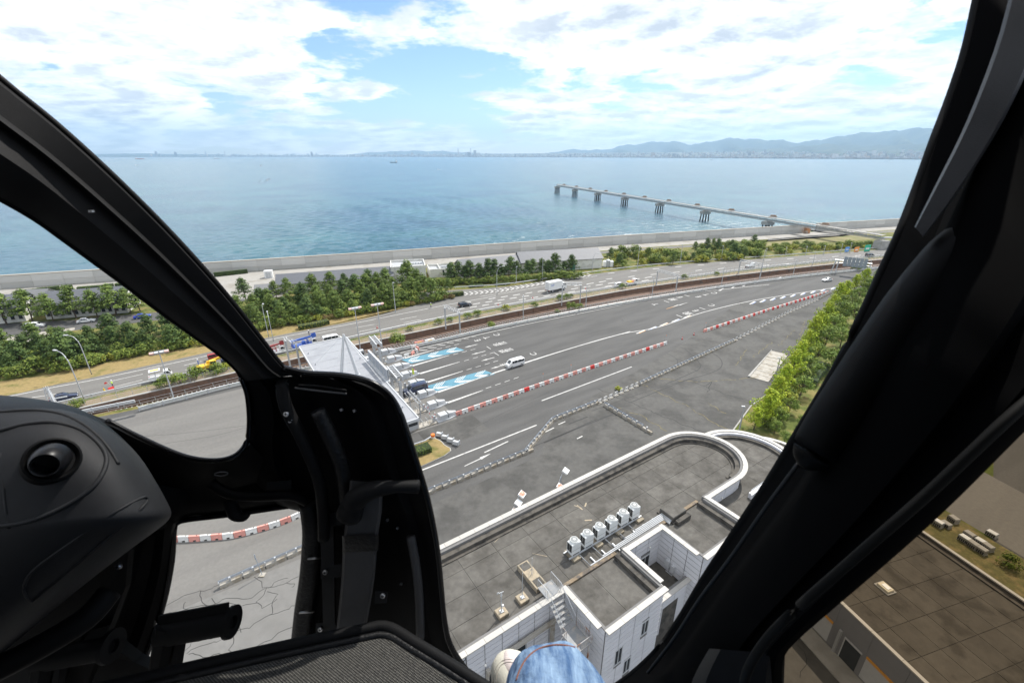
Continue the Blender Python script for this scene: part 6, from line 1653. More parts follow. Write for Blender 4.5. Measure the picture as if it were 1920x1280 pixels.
def lights(r, xf, xr, W, zf, zr):
    for s_ in (-1, 1):
        mb = MB(); mb.bbox((xf - 0.06, s_ * W * 0.36 - 0.16, zf - 0.09), (xf + 0.02, s_ * W * 0.36 + 0.16, zf + 0.09)); mb.build('headlight', M_LAMP, r)
        mb = MB(); mb.bbox((xr - 0.02, s_ * W * 0.40 - 0.1, zr - 0.16), (xr + 0.06, s_ * W * 0.40 + 0.1, zr + 0.16)); mb.build('tail_light', M_TAIL, r)
    mb = MB(); mb.bbox((xf - 0.05, -W * 0.2, zf - 0.32), (xf + 0.03, W * 0.2, zf - 0.2)); mb.build('grille', M_RUBBER, r)
    mb = MB(); mb.bbox((xr - 0.025, -0.17, zr - 0.42), (xr + 0.03, 0.17, zr - 0.3)); mb.build('number_plate', M_WPLAST, r)
def van(label, p, rz, m=M_CARW, k=1.0):
    r = thing('van', label, 'van', p, rz); W = 1.7
    shell([(-2.35, 1.15, 1.78, 0.93), (-2.28, 1.16, 1.92, 0.97), (-1.3, 1.18, 1.98, 1), (0.7, 1.18, 1.97, 1), (1.3, 1.17, 1.88, 1), (1.98, 1.12, 1.2, 0.98), (2.3, 0.9, 0.98, 0.95), (2.36, 0.7, 0.78, 0.9)], W, 0.9,
          [('s', 1, 0.1, 1), ('s', 2, 0, 0.48), ('s', 2, 0.52, 1), ('s', 3, 0.05, 1), ('t', 4, 0, 1), ('t', 0, 0, 1)], m, r)
    wheels(r, (-1.45, 1.4), 0.76); lights(r, 2.36, -2.35, W, 0.82, 1.0)
    for s_ in (-1, 1):
        mb = MB(); mb.bbox((1.55, s_ * 0.95 - 0.09, 1.2), (1.67, s_ * 0.95 + 0.09, 1.42)); mb.build('mirror', m, r)
    r.scale = (k, k, k); return r
def minivan(label, p, rz, m, cat='car', k=1.0):
    r = thing('minivan', label, cat, p, rz); W = 1.75
    shell([(-2.2, 0.95, 1.3, 0.9), (-2.1, 1.0, 1.68, 0.97), (-1.2, 1.02, 1.75, 1), (0.3, 1.02, 1.73, 1), (0.75, 1.0, 1.62, 1), (1.35, 0.96, 1.05, 0.98), (2.05, 0.82, 0.88, 0.93), (2.2, 0.6, 0.68, 0.85)], W, 0.84,
          [('s', 1, 0.1, 1), ('s', 2, 0, 0.5), ('s', 2, 0.54, 1), ('s', 3, 0.0, 1), ('t', 4, 0, 1), ('t', 0, 0, 1)], m, r)
    wheels(r, (-1.35, 1.35), 0.78); lights(r, 2.18, -2.2, W, 0.72, 0.95); r.scale = (k, k, k)
    for s_ in (-1, 1):
        mb = MB(); mb.bbox((0.95, s_ * 0.96 - 0.08, 1.0), (1.1, s_ * 0.96 + 0.08, 1.15)); mb.build('mirror', m, r)
    return r
def sedan(label, p, rz, m, k=1.0, estate=False):
    r = thing('car', label, 'car', p, rz); W = 1.74
    back = [(-2.25, 0.8, 0.98, 0.92), (-2.1, 0.92, 1.42, 0.96)] if estate else [(-2.25, 0.82, 0.9, 0.92), (-1.75, 0.9, 0.96, 0.97)]
    shell(back + [(-1.1, 0.93, 1.47, 1), (0.2, 0.93, 1.48, 1), (1.0, 0.9, 0.97, 0.98), (1.95, 0.74, 0.8, 0.94), (2.2, 0.58, 0.64, 0.86)], W, 0.78,
          [('s', 1, 0.25, 1), ('s', 2, 0.0, 0.48), ('s', 2, 0.52, 1), ('s', 3, 0.0, 0.45), ('t', 3, 0, 1), ('t', 0 if estate else 1, 0, 1)], m, r)
    wheels(r, (-1.38, 1.38), 0.78); lights(r, 2.18, -2.25, W, 0.62, 0.78); r.scale = (k, k, k)
    mb = MB(); mb.bbox((-0.9, -0.62, 1.47), (0.1, -0.58, 1.52)); mb.bbox((-0.9, 0.58, 1.47), (0.1, 0.62, 1.52)); mb.build('roof_rail', M_RUBBER, r)
    return r
def cab(r, x0, L_, W, H_, m, zb=0.45):
    return shell([(x0, zb + 0.75, zb + H_ * 0.92, 0.97), (x0 + 0.1, zb + 0.78, zb + H_, 1), (x0 + L_ * 0.62, zb + 0.78, zb + H_, 1), (x0 + L_ * 0.93, zb + 0.72, zb + 0.8, 0.99), (x0 + L_, zb + 0.3, zb + 0.38, 0.96)], W, 0.92, [('s', 1, 0.1, 1), ('s', 2, 0.0, 0.7), ('t', 2, 0, 1)], m, r, 'cab', zb)
def box_truck(label, p, rz, k=1.0):
    r = thing('box_truck', label, 'truck', p, rz)
    cab(r, 1.7, 1.6, 1.85, 1.75, M_CARW)
    mb = MB(); mb.bbox((-3.2, -0.95, 0.75), (1.6, 0.95, 3.0), 0.04); bx = mb.build('cargo_box', M_CARW, r)
    mb = MB(); mb.bbox((-3.23, -0.03, 0.8), (-3.203, 0.03, 2.95)); mb.bbox((-3.25, -0.5, 0.95), (-3.21, -0.45, 2.85)); mb.bbox((-3.25, 0.45, 0.95), (-3.21, 0.5, 2.85)); mb.build('door_bar', M_STEEL, bx)
    o = link('lettering', text_mesh('XP', M_TRUCKBLUE), bx); o.location = (-2.0, -0.956, 2.05); o.rotation_euler = (math.pi / 2, 0, 0)
    mb = MB(); mb.bbox((-3.1, -0.4, 0.5), (2.0, 0.4, 0.75)); mb.build('chassis', M_RUBBER, r)
    wheels(r, (-1.9, 2.4), 0.82, 0.38); lights(r, 3.3, -3.1, 1.8, 0.85, 0.65); r.scale = (k, k, k); return r
def pickup(label, p, rz, load=None, k=1.0, m=M_CARW):
    r = thing('light_truck', label, 'truck', p, rz)
    cab(r, 0.55, 1.25, 1.48, 1.35, m, 0.4)
    mb = MB(); mb.bbox((-1.75, -0.74, 0.62), (0.5, 0.74, 0.7)); bed = mb.build('bed', M_CARW, r)
    for lo, hi in (((-1.75, -0.74), (0.5, -0.7)), ((-1.75, 0.7), (0.5, 0.74)), ((-1.75, -0.7), (-1.71, 0.7)), ((0.46, -0.7), (0.5, 0.7))):
        mb = MB(); mb.bbox((*lo, 0.7), (*hi, 0.98)); mb.build('bed_side', M_CARW, bed)
    mb = MB(); mb.bbox((-1.7, -0.3, 0.4), (0.8, 0.3, 0.62)); mb.build('chassis', M_RUBBER, r)
    wheels(r, (-1.15, 1.2), 0.64, 0.27); lights(r, 1.8, -1.72, 1.4, 0.75, 0.6)
    if load == 'board':
        mb = MB(); mb.bbox((-1.5, -0.65, 1.9), (0.2, 0.65, 2.05)); mb.build('arrow_board', M_CARW, r)
        mb = MB(); mb.bbox((-1.3, -0.35, 2.055), (0.0, 0.35, 2.075)); mb.build('arrow', M_YELP, r)
        mb = MB(); mb.tube([(-0.7, 0, 0.7), (-0.7, 0, 1.9)], 0.06, 6); mb.build('stand', M_STEEL, r)
    if load == 'yellow':
        mb = MB(); mb.bbox((-1.5, -0.55, 0.7), (-0.3, 0.55, 1.35), 0.15); mb.build('tarpaulin', M_YELLOW, r); mb = MB(); mb.bbox((-0.25, -0.5, 0.7), (0.3, 0.5, 1.2), 0.1); mb.build('cone_stack', M_ORANGE, r)
    r.scale = (k, k, k); return r
def boom_truck(label, p, rz, m_boom, m_cab, kind, k=1.0):
    r = thing('crane_truck', label, 'truck', p, rz)
    mb = MB(); mb.bbox((-3.4, -1.05, 0.6), (2.0, 1.05, 0.95), 0.03); mb.build('deck', M_CARW if m_boom is M_CARRED else m_boom if kind == 'lift' else M_CARNAVY, r)
    mb = MB(); mb.bbox((-3.2, -0.45, 0.4), (3.0, 0.45, 0.6)); mb.build('chassis', M_RUBBER, r)
    cab(r, 1.9, 1.55, 2.0, 1.75, m_cab)
    if kind == 'lift':
        mb = MB(); mb.cyl((-0.2, 0, 0.95), 0.5, 0.9, 10); mb.build('turret', m_boom, r)
        mb = MB(); mb.loft([[(-3.6, -0.25, 2.1), (-3.6, 0.25, 2.1), (-3.6, 0.25, 2.6), (-3.6, -0.25, 2.6)], [(2.4, -0.2, 2.6), (2.4, 0.2, 2.6), (2.4, 0.2, 3.0), (2.4, -0.2, 3.0)]]); mb.build('boom', m_boom, r)
        mb = MB(); mb.bbox((2.2, -0.55, 2.5), (3.3, 0.55, 2.65)); mb.bbox((2.2, -0.55, 2.65), (2.26, 0.55, 3.5)); mb.bbox((3.24, -0.55, 2.65), (3.3, 0.55, 3.5)); mb.bbox((2.26, -0.55, 2.65), (3.24, -0.5, 3.4)); mb.bbox((2.26, 0.5, 2.65), (3.24, 0.55, 3.4)); mb.build('bucket', m_boom, r)
        mb = MB(); mb.bbox((-3.3, -1.0, 0.95), (-3.1, 1.0, 2.1)); mb.bbox((0.9, -1.0, 0.95), (1.05, 1.0, 2.2)); mb.tube([(-3.2, -0.9, 1.9), (1.0, -0.9, 1.9)], 0.06, 5); mb.tube([(-3.2, 0.9, 1.9), (1.0, 0.9, 1.9)], 0.06, 5); mb.tube([(-3.2, -0.9, 1.0), (1.0, -0.9, 1.9)], 0.05, 5); mb.build('frame', m_boom, r)
    else:
        mb = MB(); mb.bbox((-1.6, -0.95, 0.95), (0.3, 0.95, 1.8), 0.1); sl = mb.build('superstructure', m_boom, r)
        mb = MB(); mb.bbox((-0.6, -0.95, 1.5), (0.9, -0.1, 2.7), 0.12); cb = mb.build('crane_cab', m_boom, r)
        mb = MB(); mb.bbox((-0.4, -0.975, 1.9), (0.75, -0.955, 2.5)); mb.bbox((0.905, -0.85, 1.8), (0.92, -0.2, 2.45)); mb.build('window', M_GLASS, cb)
        mb = MB(); mb.bbox((-3.5, -0.9, 0.95), (-1.7, 0.9, 1.75), 0.2); mb.build('counterweight', m_boom, r)
        mb = MB(); mb.loft([[(-1.2, 0.15, 1.7), (-1.2, 0.65, 1.7), (-1.2, 0.65, 2.3), (-1.2, 0.15, 2.3)], [(4.6, 0.2, 3.0), (4.6, 0.6, 3.0), (4.6, 0.6, 3.45), (4.6, 0.2, 3.45)]]); mb.build('boom', m_boom, r)
    wheels(r, (-2.6, -1.4, 2.5), 0.9, 0.42); lights(r, 3.4, -3.4, 1.9, 0.9, 0.75); r.scale = (k, k, k); return r
def road_dir(u0, v0, u1, v1):
    d = G(u1, v1) - G(u0, v0); return math.atan2(d.y, d.x)
van('white van with black windows driving towards the toll gate on the plaza', G(965.5, 686), ANG + math.pi, k=1.0)
minivan('dark navy taxi van passing between the toll islands', L(-3.2, -13.2, 0), ANG + math.pi, M_CARNAVY, 'taxi', 1.2)
sedan('small white car far up the plaza beside the trees', G(1550, 527), ANG + math.pi - 0.25, M_CARW, 1.0)
box_truck('white box truck with blue letters on its side on the highway', G(1042, 545), road_dir(1042, 545, 1100, 533), 1.35)
sedan('black estate car on the highway beside the slip road nose', G(872, 574), road_dir(872, 573, 940, 562), M_CARK, 1.05, True)
van('white works van parked on the highway behind the fence', G(1160, 537), road_dir(1160, 536, 1220, 525), k=0.85)
pickup('white light truck with yellow load on the highway', G(1184, 534), road_dir(1184, 533, 1240, 523), 'yellow', 1.4)
pickup('white light truck on the far highway behind the pale fence', G(1406, 502), road_dir(1406, 502, 1460, 496), None, 1.3)
minivan('dark car on the far highway near the road signs', G(1630, 481), road_dir(1600, 484, 1650, 479), M_CARK, 'car', 1.1)
van('white van parked on the highway beside the toll canopy', G(624, 641), road_dir(624, 641, 700, 625), k=1.08)
boom_truck('blue bucket lift truck with white cab parked on the highway', G(572, 650), road_dir(560, 652, 640, 634), M_TRUCKBLUE, M_CARW, 'lift', 0.95)
boom_truck('white truck with red crane boom partly behind the cabin pillar', G(512, 664), road_dir(512, 664, 570, 651), M_CARRED, M_CARW, 'lift', 0.9)
boom_truck('yellow crane truck on dark chassis parked on the highway', G(401, 692), road_dir(380, 696, 440, 683), M_YELLOW, M_CARNAVY, 'crane', 0.95)
pickup('small white truck carrying a raised white arrow board', G(303, 711), road_dir(290, 714, 340, 703), 'board', 1.25)
sedan('navy car on the highway near the lattice mast', G(122, 749), road_dir(90, 756, 150, 742), M_CARNAVY, 1.0)
van('white topped red van on the highway at the edge of the cabin pillar', G(407, 672), road_dir(400, 673, 440, 664), M_CARRED, 0.8)
minivan('white people carrier parked on the back road before the barracks', G(67, 614), road_dir(60, 612, 120, 605), M_CARW, 'car', 1.0)
sedan('white car half hidden by pines on the back road', G(163, 604), road_dir(150, 605, 200, 599), M_CARW, 1.0)
sedan('bright blue car at the end of the back road', G(268, 596), road_dir(260, 597, 310, 590), M_CARBLUE, 1.0)

# ================================================================== PEOPLE ON THE ROAD
def skin_mesh(name, pts, edges, radii, subdiv, mats, paint=None):
    me = bpy.data.meshes.new(name); me.from_pydata([Vector(p) for p in pts], edges, [])
    o = bpy.data.objects.new(name, me); COL.objects.link(o)
    sk = o.modifiers.new('skin', 'SKIN'); sk.use_smooth_shade = True; sk.branch_smoothing = 0.6
    for i, r_ in enumerate(radii):
        me.skin_vertices[0].data[i].radius = r_ if isinstance(r_, tuple) else (r_, r_)
    me.skin_vertices[0].data[0].use_root = True
    sd = o.modifiers.new('sub', 'SUBSURF'); sd.levels = sd.render_levels = subdiv
    dg = bpy.context.evaluated_depsgraph_get()
    out = bpy.data.meshes.new_from_object(o.evaluated_get(dg))
    bpy.data.objects.remove(o, do_unlink=True)
    out.materials.clear()
    for m_ in mats: out.materials.append(m_)
    for p in out.polygons:
        p.use_smooth = True
        if paint: p.material_index = paint(p.center)
    return out
M_VEST = mat('hi_vis_vest', (0.55, 0.75, 0.10), 0.7, 0.05); M_TROUS = mat('work_trousers', (0.05, 0.06, 0.10), 0.8, 0.05); M_HELM = M_CARW
M_SHIRTB = mat('blue_workwear', (0.06, 0.13, 0.35), 0.8, 0.05)
def worker(label, p, rz, top, arm=(0.45, -0.3, 1.25), legs=M_TROUS):
    pts = [(0, 0, 0.95), (0, 0, 1.15), (0, 0, 1.38), (0, 0, 1.5), (0, 0.0, 1.6), (0, 0, 1.74),
           (0.0, 0.2, 1.38), (0.05, 0.29, 1.12), (0.16, 0.30, 0.9), (0.0, -0.2, 1.38), (arm[0] * 0.5, -0.29, 1.2), (arm[0], arm[1], arm[2]),
           (0, 0.1, 0.88), (0.03, 0.12, 0.48), (-0.02, 0.13, 0.08), (0.14, 0.14, 0.04), (0, -0.1, 0.88), (0.05, -0.12, 0.48), (-0.02, -0.14, 0.08), (0.14, -0.15, 0.04)]
    ed = [(0, 1), (1, 2), (2, 3), (3, 4), (4, 5), (2, 6), (6, 7), (7, 8), (2, 9), (9, 10), (10, 11), (0, 12), (12, 13), (13, 14), (14, 15), (0, 16), (16, 17), (17, 18), (18, 19)]
    ra = [(0.15, 0.12), (0.15, 0.11), (0.17, 0.11), 0.06, 0.085, 0.09, 0.075, 0.05, 0.045, 0.075, 0.05, 0.045, 0.095, 0.065, 0.05, 0.045, 0.095, 0.065, 0.05, 0.045]
    def paint(c):
        if c.z > 1.50: return 2
        if c.z > 0.97 and abs(c.y) < 0.26: return 0
        if c.z > 0.97 or abs(c.y) > 0.235: return 0 if c.z > 1.15 else 2
        return 1
    me = skin_mesh('person', pts, ed, ra, 2, [top, legs, M_SKIN], paint)
    r = thing('person', label, 'person', p, rz)
    link('body', me, r)
    mb = MB(); n = 12
    mb.loft([[(q * math.cos(2 * math.pi * k / n), q * math.sin(2 * math.pi * k / n), z) for k in range(n)] for q, z in ((0.145, 1.68), (0.14, 1.78), (0.10, 1.85), (0.03, 1.88))]); mb.bbox((0.08, -0.09, 1.685), (0.2, 0.09, 1.70)); mb.build('helmet', M_HELM, r, smooth=40)
    return r
w_ = worker('road worker in white helmet and lime vest waving traffic on the highway', G(213, 726), ANG + 3.0, M_VEST)
p = G(211, 728); r = thing('signal_flag', 'red flag held out by the road worker', 'flag', (p.x, p.y, 0), ANG + 3.0)
mb = MB(); mb.tube([(0.3, -0.3, 1.0), (0.75, -0.35, 1.7)], 0.02, 5); mb.build('stick', M_WPLAST, r); mb = MB(); mb.loft([[(0.55, -0.33, 1.35), (0.55, -0.35, 1.35), (0.75, -0.36, 1.7), (0.75, -0.34, 1.7)], [(1.15, -0.33, 1.15), (1.15, -0.35, 1.15), (1.25, -0.36, 1.45), (1.25, -0.34, 1.45)]]); mb.build('cloth', M_RED, r)
p = G(209, 730); r = thing('warning_board', 'yellow and red warning board beside the road worker', 'sign', p, ANG + 0.4)
mb = MB(); mb.loft([[(-0.5, -0.25, 0.02), (0.5, -0.25, 0.02), (0.5, 0.25, 0.02), (-0.5, 0.25, 0.02)], [(-0.5, -0.05, 0.6), (0.5, -0.05, 0.6), (0.5, 0.05, 0.6), (-0.5, 0.05, 0.6)]]); mb.build('board', M_RED, r); mb = MB(); mb.cyl((-1.2, 0, 0), 0.25, 0.9, 8, 0.06); mb.build('cone', M_YELLOW, r)
worker('worker in blue overalls standing behind the yellow crane truck', G(373, 686), ANG, M_SHIRTB, legs=M_SHIRTB)
worker('worker in blue crouching among the shrubs by the crane truck', G(411, 697), ANG + 1, M_SHIRTB, legs=M_SHIRTB).scale = (0.85, 0.85, 0.75)
q = G(574, 650); worker('worker in dark clothes standing on the blue lift truck', (q.x + 0.8, q.y + 1.2, 2.6), ANG, M_TROUS)
worker('worker in lime vest walking on the dry verge', G(808, 577), ANG, M_VEST)
# yellow pennant by the taxi
p = G(775, 722); r = thing('pennant', 'lime yellow pennant on a pole beside the dark taxi', 'flag', p)
mb = MB(); mb.tube([(0, 0, 0), (0, 0, 4.4)], 0.03, 5); mb.build('pole', M_STEEL, r); mb = MB(); mb.loft([[(0.03, -0.01, 2.8), (0.03, 0.01, 2.8), (0.03, 0.01, 4.3), (0.03, -0.01, 4.3)], [(0.45, 0.06, 2.7), (0.45, 0.08, 2.7), (0.4, 0.06, 3.9), (0.4, 0.04, 3.9)]]); mb.build('cloth', mat('lime_cloth', (0.65, 0.75, 0.05), 0.7, 0.05), r)

# ================================================================== TREES AND SHRUBS
def leaf_mat(name, col, col2, rnd=0.16):
    m = mat(name, col, 0.75, 0.30, 0.9, col2=col2, c2scale=0.8, c2lo=0.42, c2hi=0.6, rnd=rnd, spec=0.25, detail=3)
    return m
M_PINE = leaf_mat('pine_needles', (0.085, 0.135, 0.024), (0.150, 0.200, 0.040))
M_PINED = leaf_mat('dark_pine_needles', (0.050, 0.090, 0.022), (0.095, 0.140, 0.032))
M_BUSH = leaf_mat('bush_leaves', (0.10, 0.15, 0.024), (0.19, 0.225, 0.036))
M_BUSHY = leaf_mat('yellow_bush_leaves', (0.22, 0.25, 0.028), (0.32, 0.30, 0.04))
M_BUSHR = leaf_mat('russet_leaves', (0.13, 0.085, 0.035), (0.16, 0.14, 0.035))
M_HEDGE = leaf_mat('hedge_leaves', (0.08, 0.14, 0.022), (0.14, 0.20, 0.03))
M_GINK = leaf_mat('ginkgo_leaves', (0.25, 0.345, 0.022), (0.38, 0.43, 0.032), 0.12)
M_GINKD = leaf_mat('green_tree_leaves', (0.10, 0.16, 0.024), (0.18, 0.235, 0.034))
def leaf_quad(mb, c, n, sz, rr):
    n = Vector(n).normalized()
    a = n.cross(Vector((rr.uniform(-1, 1), rr.uniform(-1, 1), rr.uniform(-1, 1)))).normalized(); b = n.cross(a)
    k = sz * rr.uniform(0.7, 1.3)
    mb.add([c - a * k - b * k * 0.35, c + a * k * 0.2 - b * k * 0.6, c + a * k + b * k * 0.35, c - a * k * 0.2 + b * k * 0.6], [(0, 1, 2, 3)])
def clump(mb, c, rx, rz, n, sz, rr, up=0.5):
    for _ in range(n):
        d = Vector((rr.gauss(0, 1), rr.gauss(0, 1), rr.gauss(0, 1))).normalized()
        q = rr.uniform(0.55, 1.0) ** 0.6
        p = Vector(c) + Vector((d.x * rx * q, d.y * rx * q, d.z * rz * q))
        leaf_quad(mb, p, d + Vector((rr.uniform(-.6, .6), rr.uniform(-.6, .6), up + rr.uniform(-.4, .4))), sz, rr)
def tree_proto(name, kind, seed, m_leaf, h, w):
    rr = random.Random(seed)
    r = thing(name, 'x', 'tree' if kind in ('pine', 'ginkgo', 'round') else 'shrub')
    cr, tr = MB(), MB()
    if kind == 'pine':
        lean = Vector((rr.uniform(-0.5, 0.5), rr.uniform(-0.4, 0.4), 0))
        tip = lambda f: Vector((lean.x * f ** 1.5 + 0.15 * math.sin(f * 6 + seed), lean.y * f ** 1.5, h * f))
        tr.tube([tip(k / 6) for k in range(7)], [0.20 - 0.026 * k for k in range(7)], 6)
        nb = 19
        for k in range(nb):
            f = 0.24 + 0.72 * k / (nb - 1)
            a = k * 2.4 + rr.uniform(-0.4, 0.4)
            reach = w * (1.12 - f) * rr.uniform(0.75, 1.15) * 1.05
            p0 = tip(f); p1 = p0 + Vector((math.cos(a) * reach, math.sin(a) * reach, reach * rr.uniform(0.0, 0.3)))
            tr.tube([p0, p0.lerp(p1, 0.55) + Vector((0, 0, -0.1)), p1], [0.07, 0.05, 0.025], 4)
            for t_ in (0.55, 1.0):
                c = p0.lerp(p1, t_) + Vector((0, 0, 0.2)); q = w * rr.uniform(0.24, 0.36)
                clump(cr, c, q, q * 0.55, 40, 0.26, rr, 0.9)
        clump(cr, tip(1.0), w * 0.25, w * 0.28, 60, 0.24, rr, 0.9)
    elif kind == 'ginkgo':
        tr.tube([(0, 0, 0), (0.1, 0, h * 0.5), (0, 0, h * 0.98)], [0.17, 0.11, 0.03], 6)
        for k in range(26):
            f = 0.2 + 0.78 * k / 25; a = k * 2.4 + rr.uniform(-0.5, 0.5)
            reach = w * (1.02 - f) ** 0.75 * rr.uniform(0.55, 1.15)
            p0 = Vector((0, 0, h * f * 0.93)); p1 = p0 + Vector((math.cos(a) * reach, math.sin(a) * reach, reach * 0.75))
            tr.tube([p0, p1], [0.05, 0.02], 4)
            for t_ in (0.4, 0.75, 1.05):
                q = w * 0.20 * rr.uniform(0.7, 1.2); clump(cr, p0.lerp(p1, t_), q, q * 1.1, 26, 0.17, rr, 0.3)
    elif kind == 'round':
        tr.tube([(0, 0, 0), (0.1, 0.05, h * 0.35), (0, 0, h * 0.8)], [0.2, 0.15, 0.04], 6)
        for k in range(22):
            d = Vector((rr.gauss(0, 1), rr.gauss(0, 1), rr.gauss(0.2, 1))).normalized()
            c = Vector((d.x * w * 0.7, d.y * w * 0.7, h * 0.62 + d.z * h * 0.28)); q = w * rr.uniform(0.28, 0.42)
            tr.tube([(0, 0, h * 0.4), c], [0.06, 0.02], 4); clump(cr, c, q, q * 0.8, 60, 0.2, rr, 0.5)
    else:
        for k in range(5): tr.tube([(rr.uniform(-.2, .2), rr.uniform(-.2, .2), 0), (rr.uniform(-w, w) * 0.5, rr.uniform(-w, w) * 0.5, h * 0.7)], [0.05, 0.02], 4)
        for k in range(14):
            d = Vector((rr.gauss(0, 1), rr.gauss(0, 1), abs(rr.gauss(0, 1)))).normalized()
            c = Vector((d.x * w * 0.62, d.y * w * 0.62, h * 0.3 + d.z * h * 0.42)); q = w * rr.uniform(0.3, 0.46)
            clump(cr, c, q, min(q, h * 0.4), 46, 0.17, rr, 0.6)
    cr.build('crown', m_leaf, r, fix=False); tr.build('trunk' if kind in ('pine', 'ginkgo', 'round') else 'stem', M_TRUNK, r)
    return r
class Grove:
    def __init__(self, protos): self.p = [Proto(q) for q in protos]
    def put(self, rr, loc, label, group, s=1.0):
        k = s * rr.uniform(0.85, 1.15)
        return rr.choice(self.p).put(loc, rr.uniform(0, 6.28), label, group, (k * rr.uniform(0.9, 1.1), k * rr.uniform(0.9, 1.1), k))
pines = Grove([tree_proto('pine_tree', 'pine', 10 + i, M_PINE, 8.4, 3.7) for i in range(4)])
dpines = Grove([tree_proto('pine_tree', 'pine', 30 + i, M_PINED, 8.2, 3.6) for i in range(3)])
bushes = Grove([tree_proto('shrub', 'bush', 50 + i, M_BUSH, 2.8, 2.1) for i in range(3)])
ybush = Grove([tree_proto('shrub', 'bush', 60 + i, M_BUSHY, 2.2, 1.9) for i in range(2)])
rbush = Grove([tree_proto('shrub', 'bush', 70 + i, M_BUSHR, 1.9, 1.6) for i in range(1)])
ginkgo = Grove([tree_proto('ginkgo_tree', 'ginkgo', 80 + i, M_GINK, 7.6, 3.1) for i in range(3)])
gtree = Grove([tree_proto('broadleaf_tree', 'round', 90 + i, M_GINKD, 6.4, 3.2) for i in range(3)])
rr = random.Random(21)
# dense belt between the highway verge and the buildings
for k in range(4):
    for p, d in resample(offset(VERGE, -(3.6 + 5.0 * k)), 4.5):
        q = p + Vector((rr.uniform(-1.4, 1.4), rr.uniform(-1.4, 1.4), 0))
        u, v, _ = PX(q)
        if not (-130 < u < 842) or 392 < u < 440: continue
        if u < 300 and v < 652 - 0.05 * u: continue
        if u > 440 and v < 556 - (u - 440) * 0.02: continue
        left = u < 420
        (dpines if (left and k < 3) or rr.random() < 0.25 else pines).put(rr, q, 'pine in the dense belt %s' % ('seen through the left side window' if left else 'between the highway and the slate roofs'), 'pines in the belt left of the pillar' if left else 'pines in the belt right of the pillar', (0.85 if k < 2 else 0.95) * rr.choice((0.6, 0.75, 0.85, 0.95, 1.0)))
for k in range(5):                                                   # undergrowth filling the belt
    for p, d in resample(offset(VERGE, -(3.0 + 3.9 * k)), 5.2):
        q = p + Vector((rr.uniform(-2, 2), rr.uniform(-2, 2), 0))
        u, v, _ = PX(q)
        if not (-90 < u < 835) or 392 < u < 440 or (u < 300 and v < 655 - 0.05 * u) or (u > 440 and v < 558): continue
        bushes.put(rr, q, 'undergrowth bush beneath the pines %s' % ('left of the pillar' if u < 420 else 'right of the pillar'), 'undergrowth in the pine belt', rr.uniform(0.9, 1.6))
for p, d in resample(offset(VERGE, -0.9), 2.4):                      # shrubs along the front of the belt
    u, v, _ = PX(p)
    if not (-60 < u < 850) or 405 < u < 470: continue
    q = p + Vector((rr.uniform(-.7, .7), rr.uniform(-.7, .7), 0))
    kind = rr.random()
    if u < 90 and kind < 0.5: continue
    g, lab = (ybush, 'yellow green shrub') if kind < (0.5 if u > 640 else 0.3) else (rbush, 'russet shrub') if kind < 0.62 and u > 600 else (bushes, 'green shrub')
    g.put(rr, q, lab + (' on the verge in front of the left pine belt' if u < 430 else ' on the verge in front of the middle pine belt'), 'verge shrubs left' if u < 430 else 'verge shrubs middle', 1.0)
for i, (u, v) in enumerate(((14, 609), (62, 603), (101, 603), (143, 598), (184, 596), (219, 591), (246, 588), (262, 583))):
    pines.put(rr, G(u, v), 'pine in the row before the white barracks, %s from the frame edge' % ('first', 'second', 'third', 'fourth', 'fifth', 'sixth', 'seventh', 'eighth')[i], 'pines before the barracks', 1.08 if i < 6 else 0.9)
for i, (u, v, s) in enumerate(((461, 562, 0.85), (518, 558, 0.7), (542, 557, 0.85), (590, 556, 0.9), (622, 551, 1.0), (648, 545, 0.75), (668, 549, 0.75), (694, 547, 0.9), (726, 548, 1.1), (766, 545, 1.15), (784, 548, 0.9))):
    (dpines if i in (0, 5, 6, 7) else pines).put(rr, G(u, v), 'pine standing up before the slate roofs, %s from the pillar' % ('first', 'second', 'third', 'fourth', 'fifth', 'sixth', 'seventh', 'eighth', 'ninth', 'tenth', 'eleventh')[i], 'pines before the slate roofs', s)
for i in range(17):                                                  # dark row by the slip road
    u = 842 + i * 14.4; v = 533.5 - i * 0.85
    dpines.put(rr, G(u + rr.uniform(-3, 3), v - 5 + rr.uniform(-2, 2)), 'dark pine in the close row behind the slip road rail', 'dark pines by the slip road', rr.uniform(0.82, 1.0))
for i in range(30):
    u = 825 + i * 9.0; v = 536 - i * 0.5
    bushes.put(rr, G(u + rr.uniform(-2, 2), v + rr.uniform(-2, 1)), 'dark shrub under the close pine row by the slip road', 'shrubs by the slip road', rr.uniform(0.9, 1.25))
HB = random.Random(3)
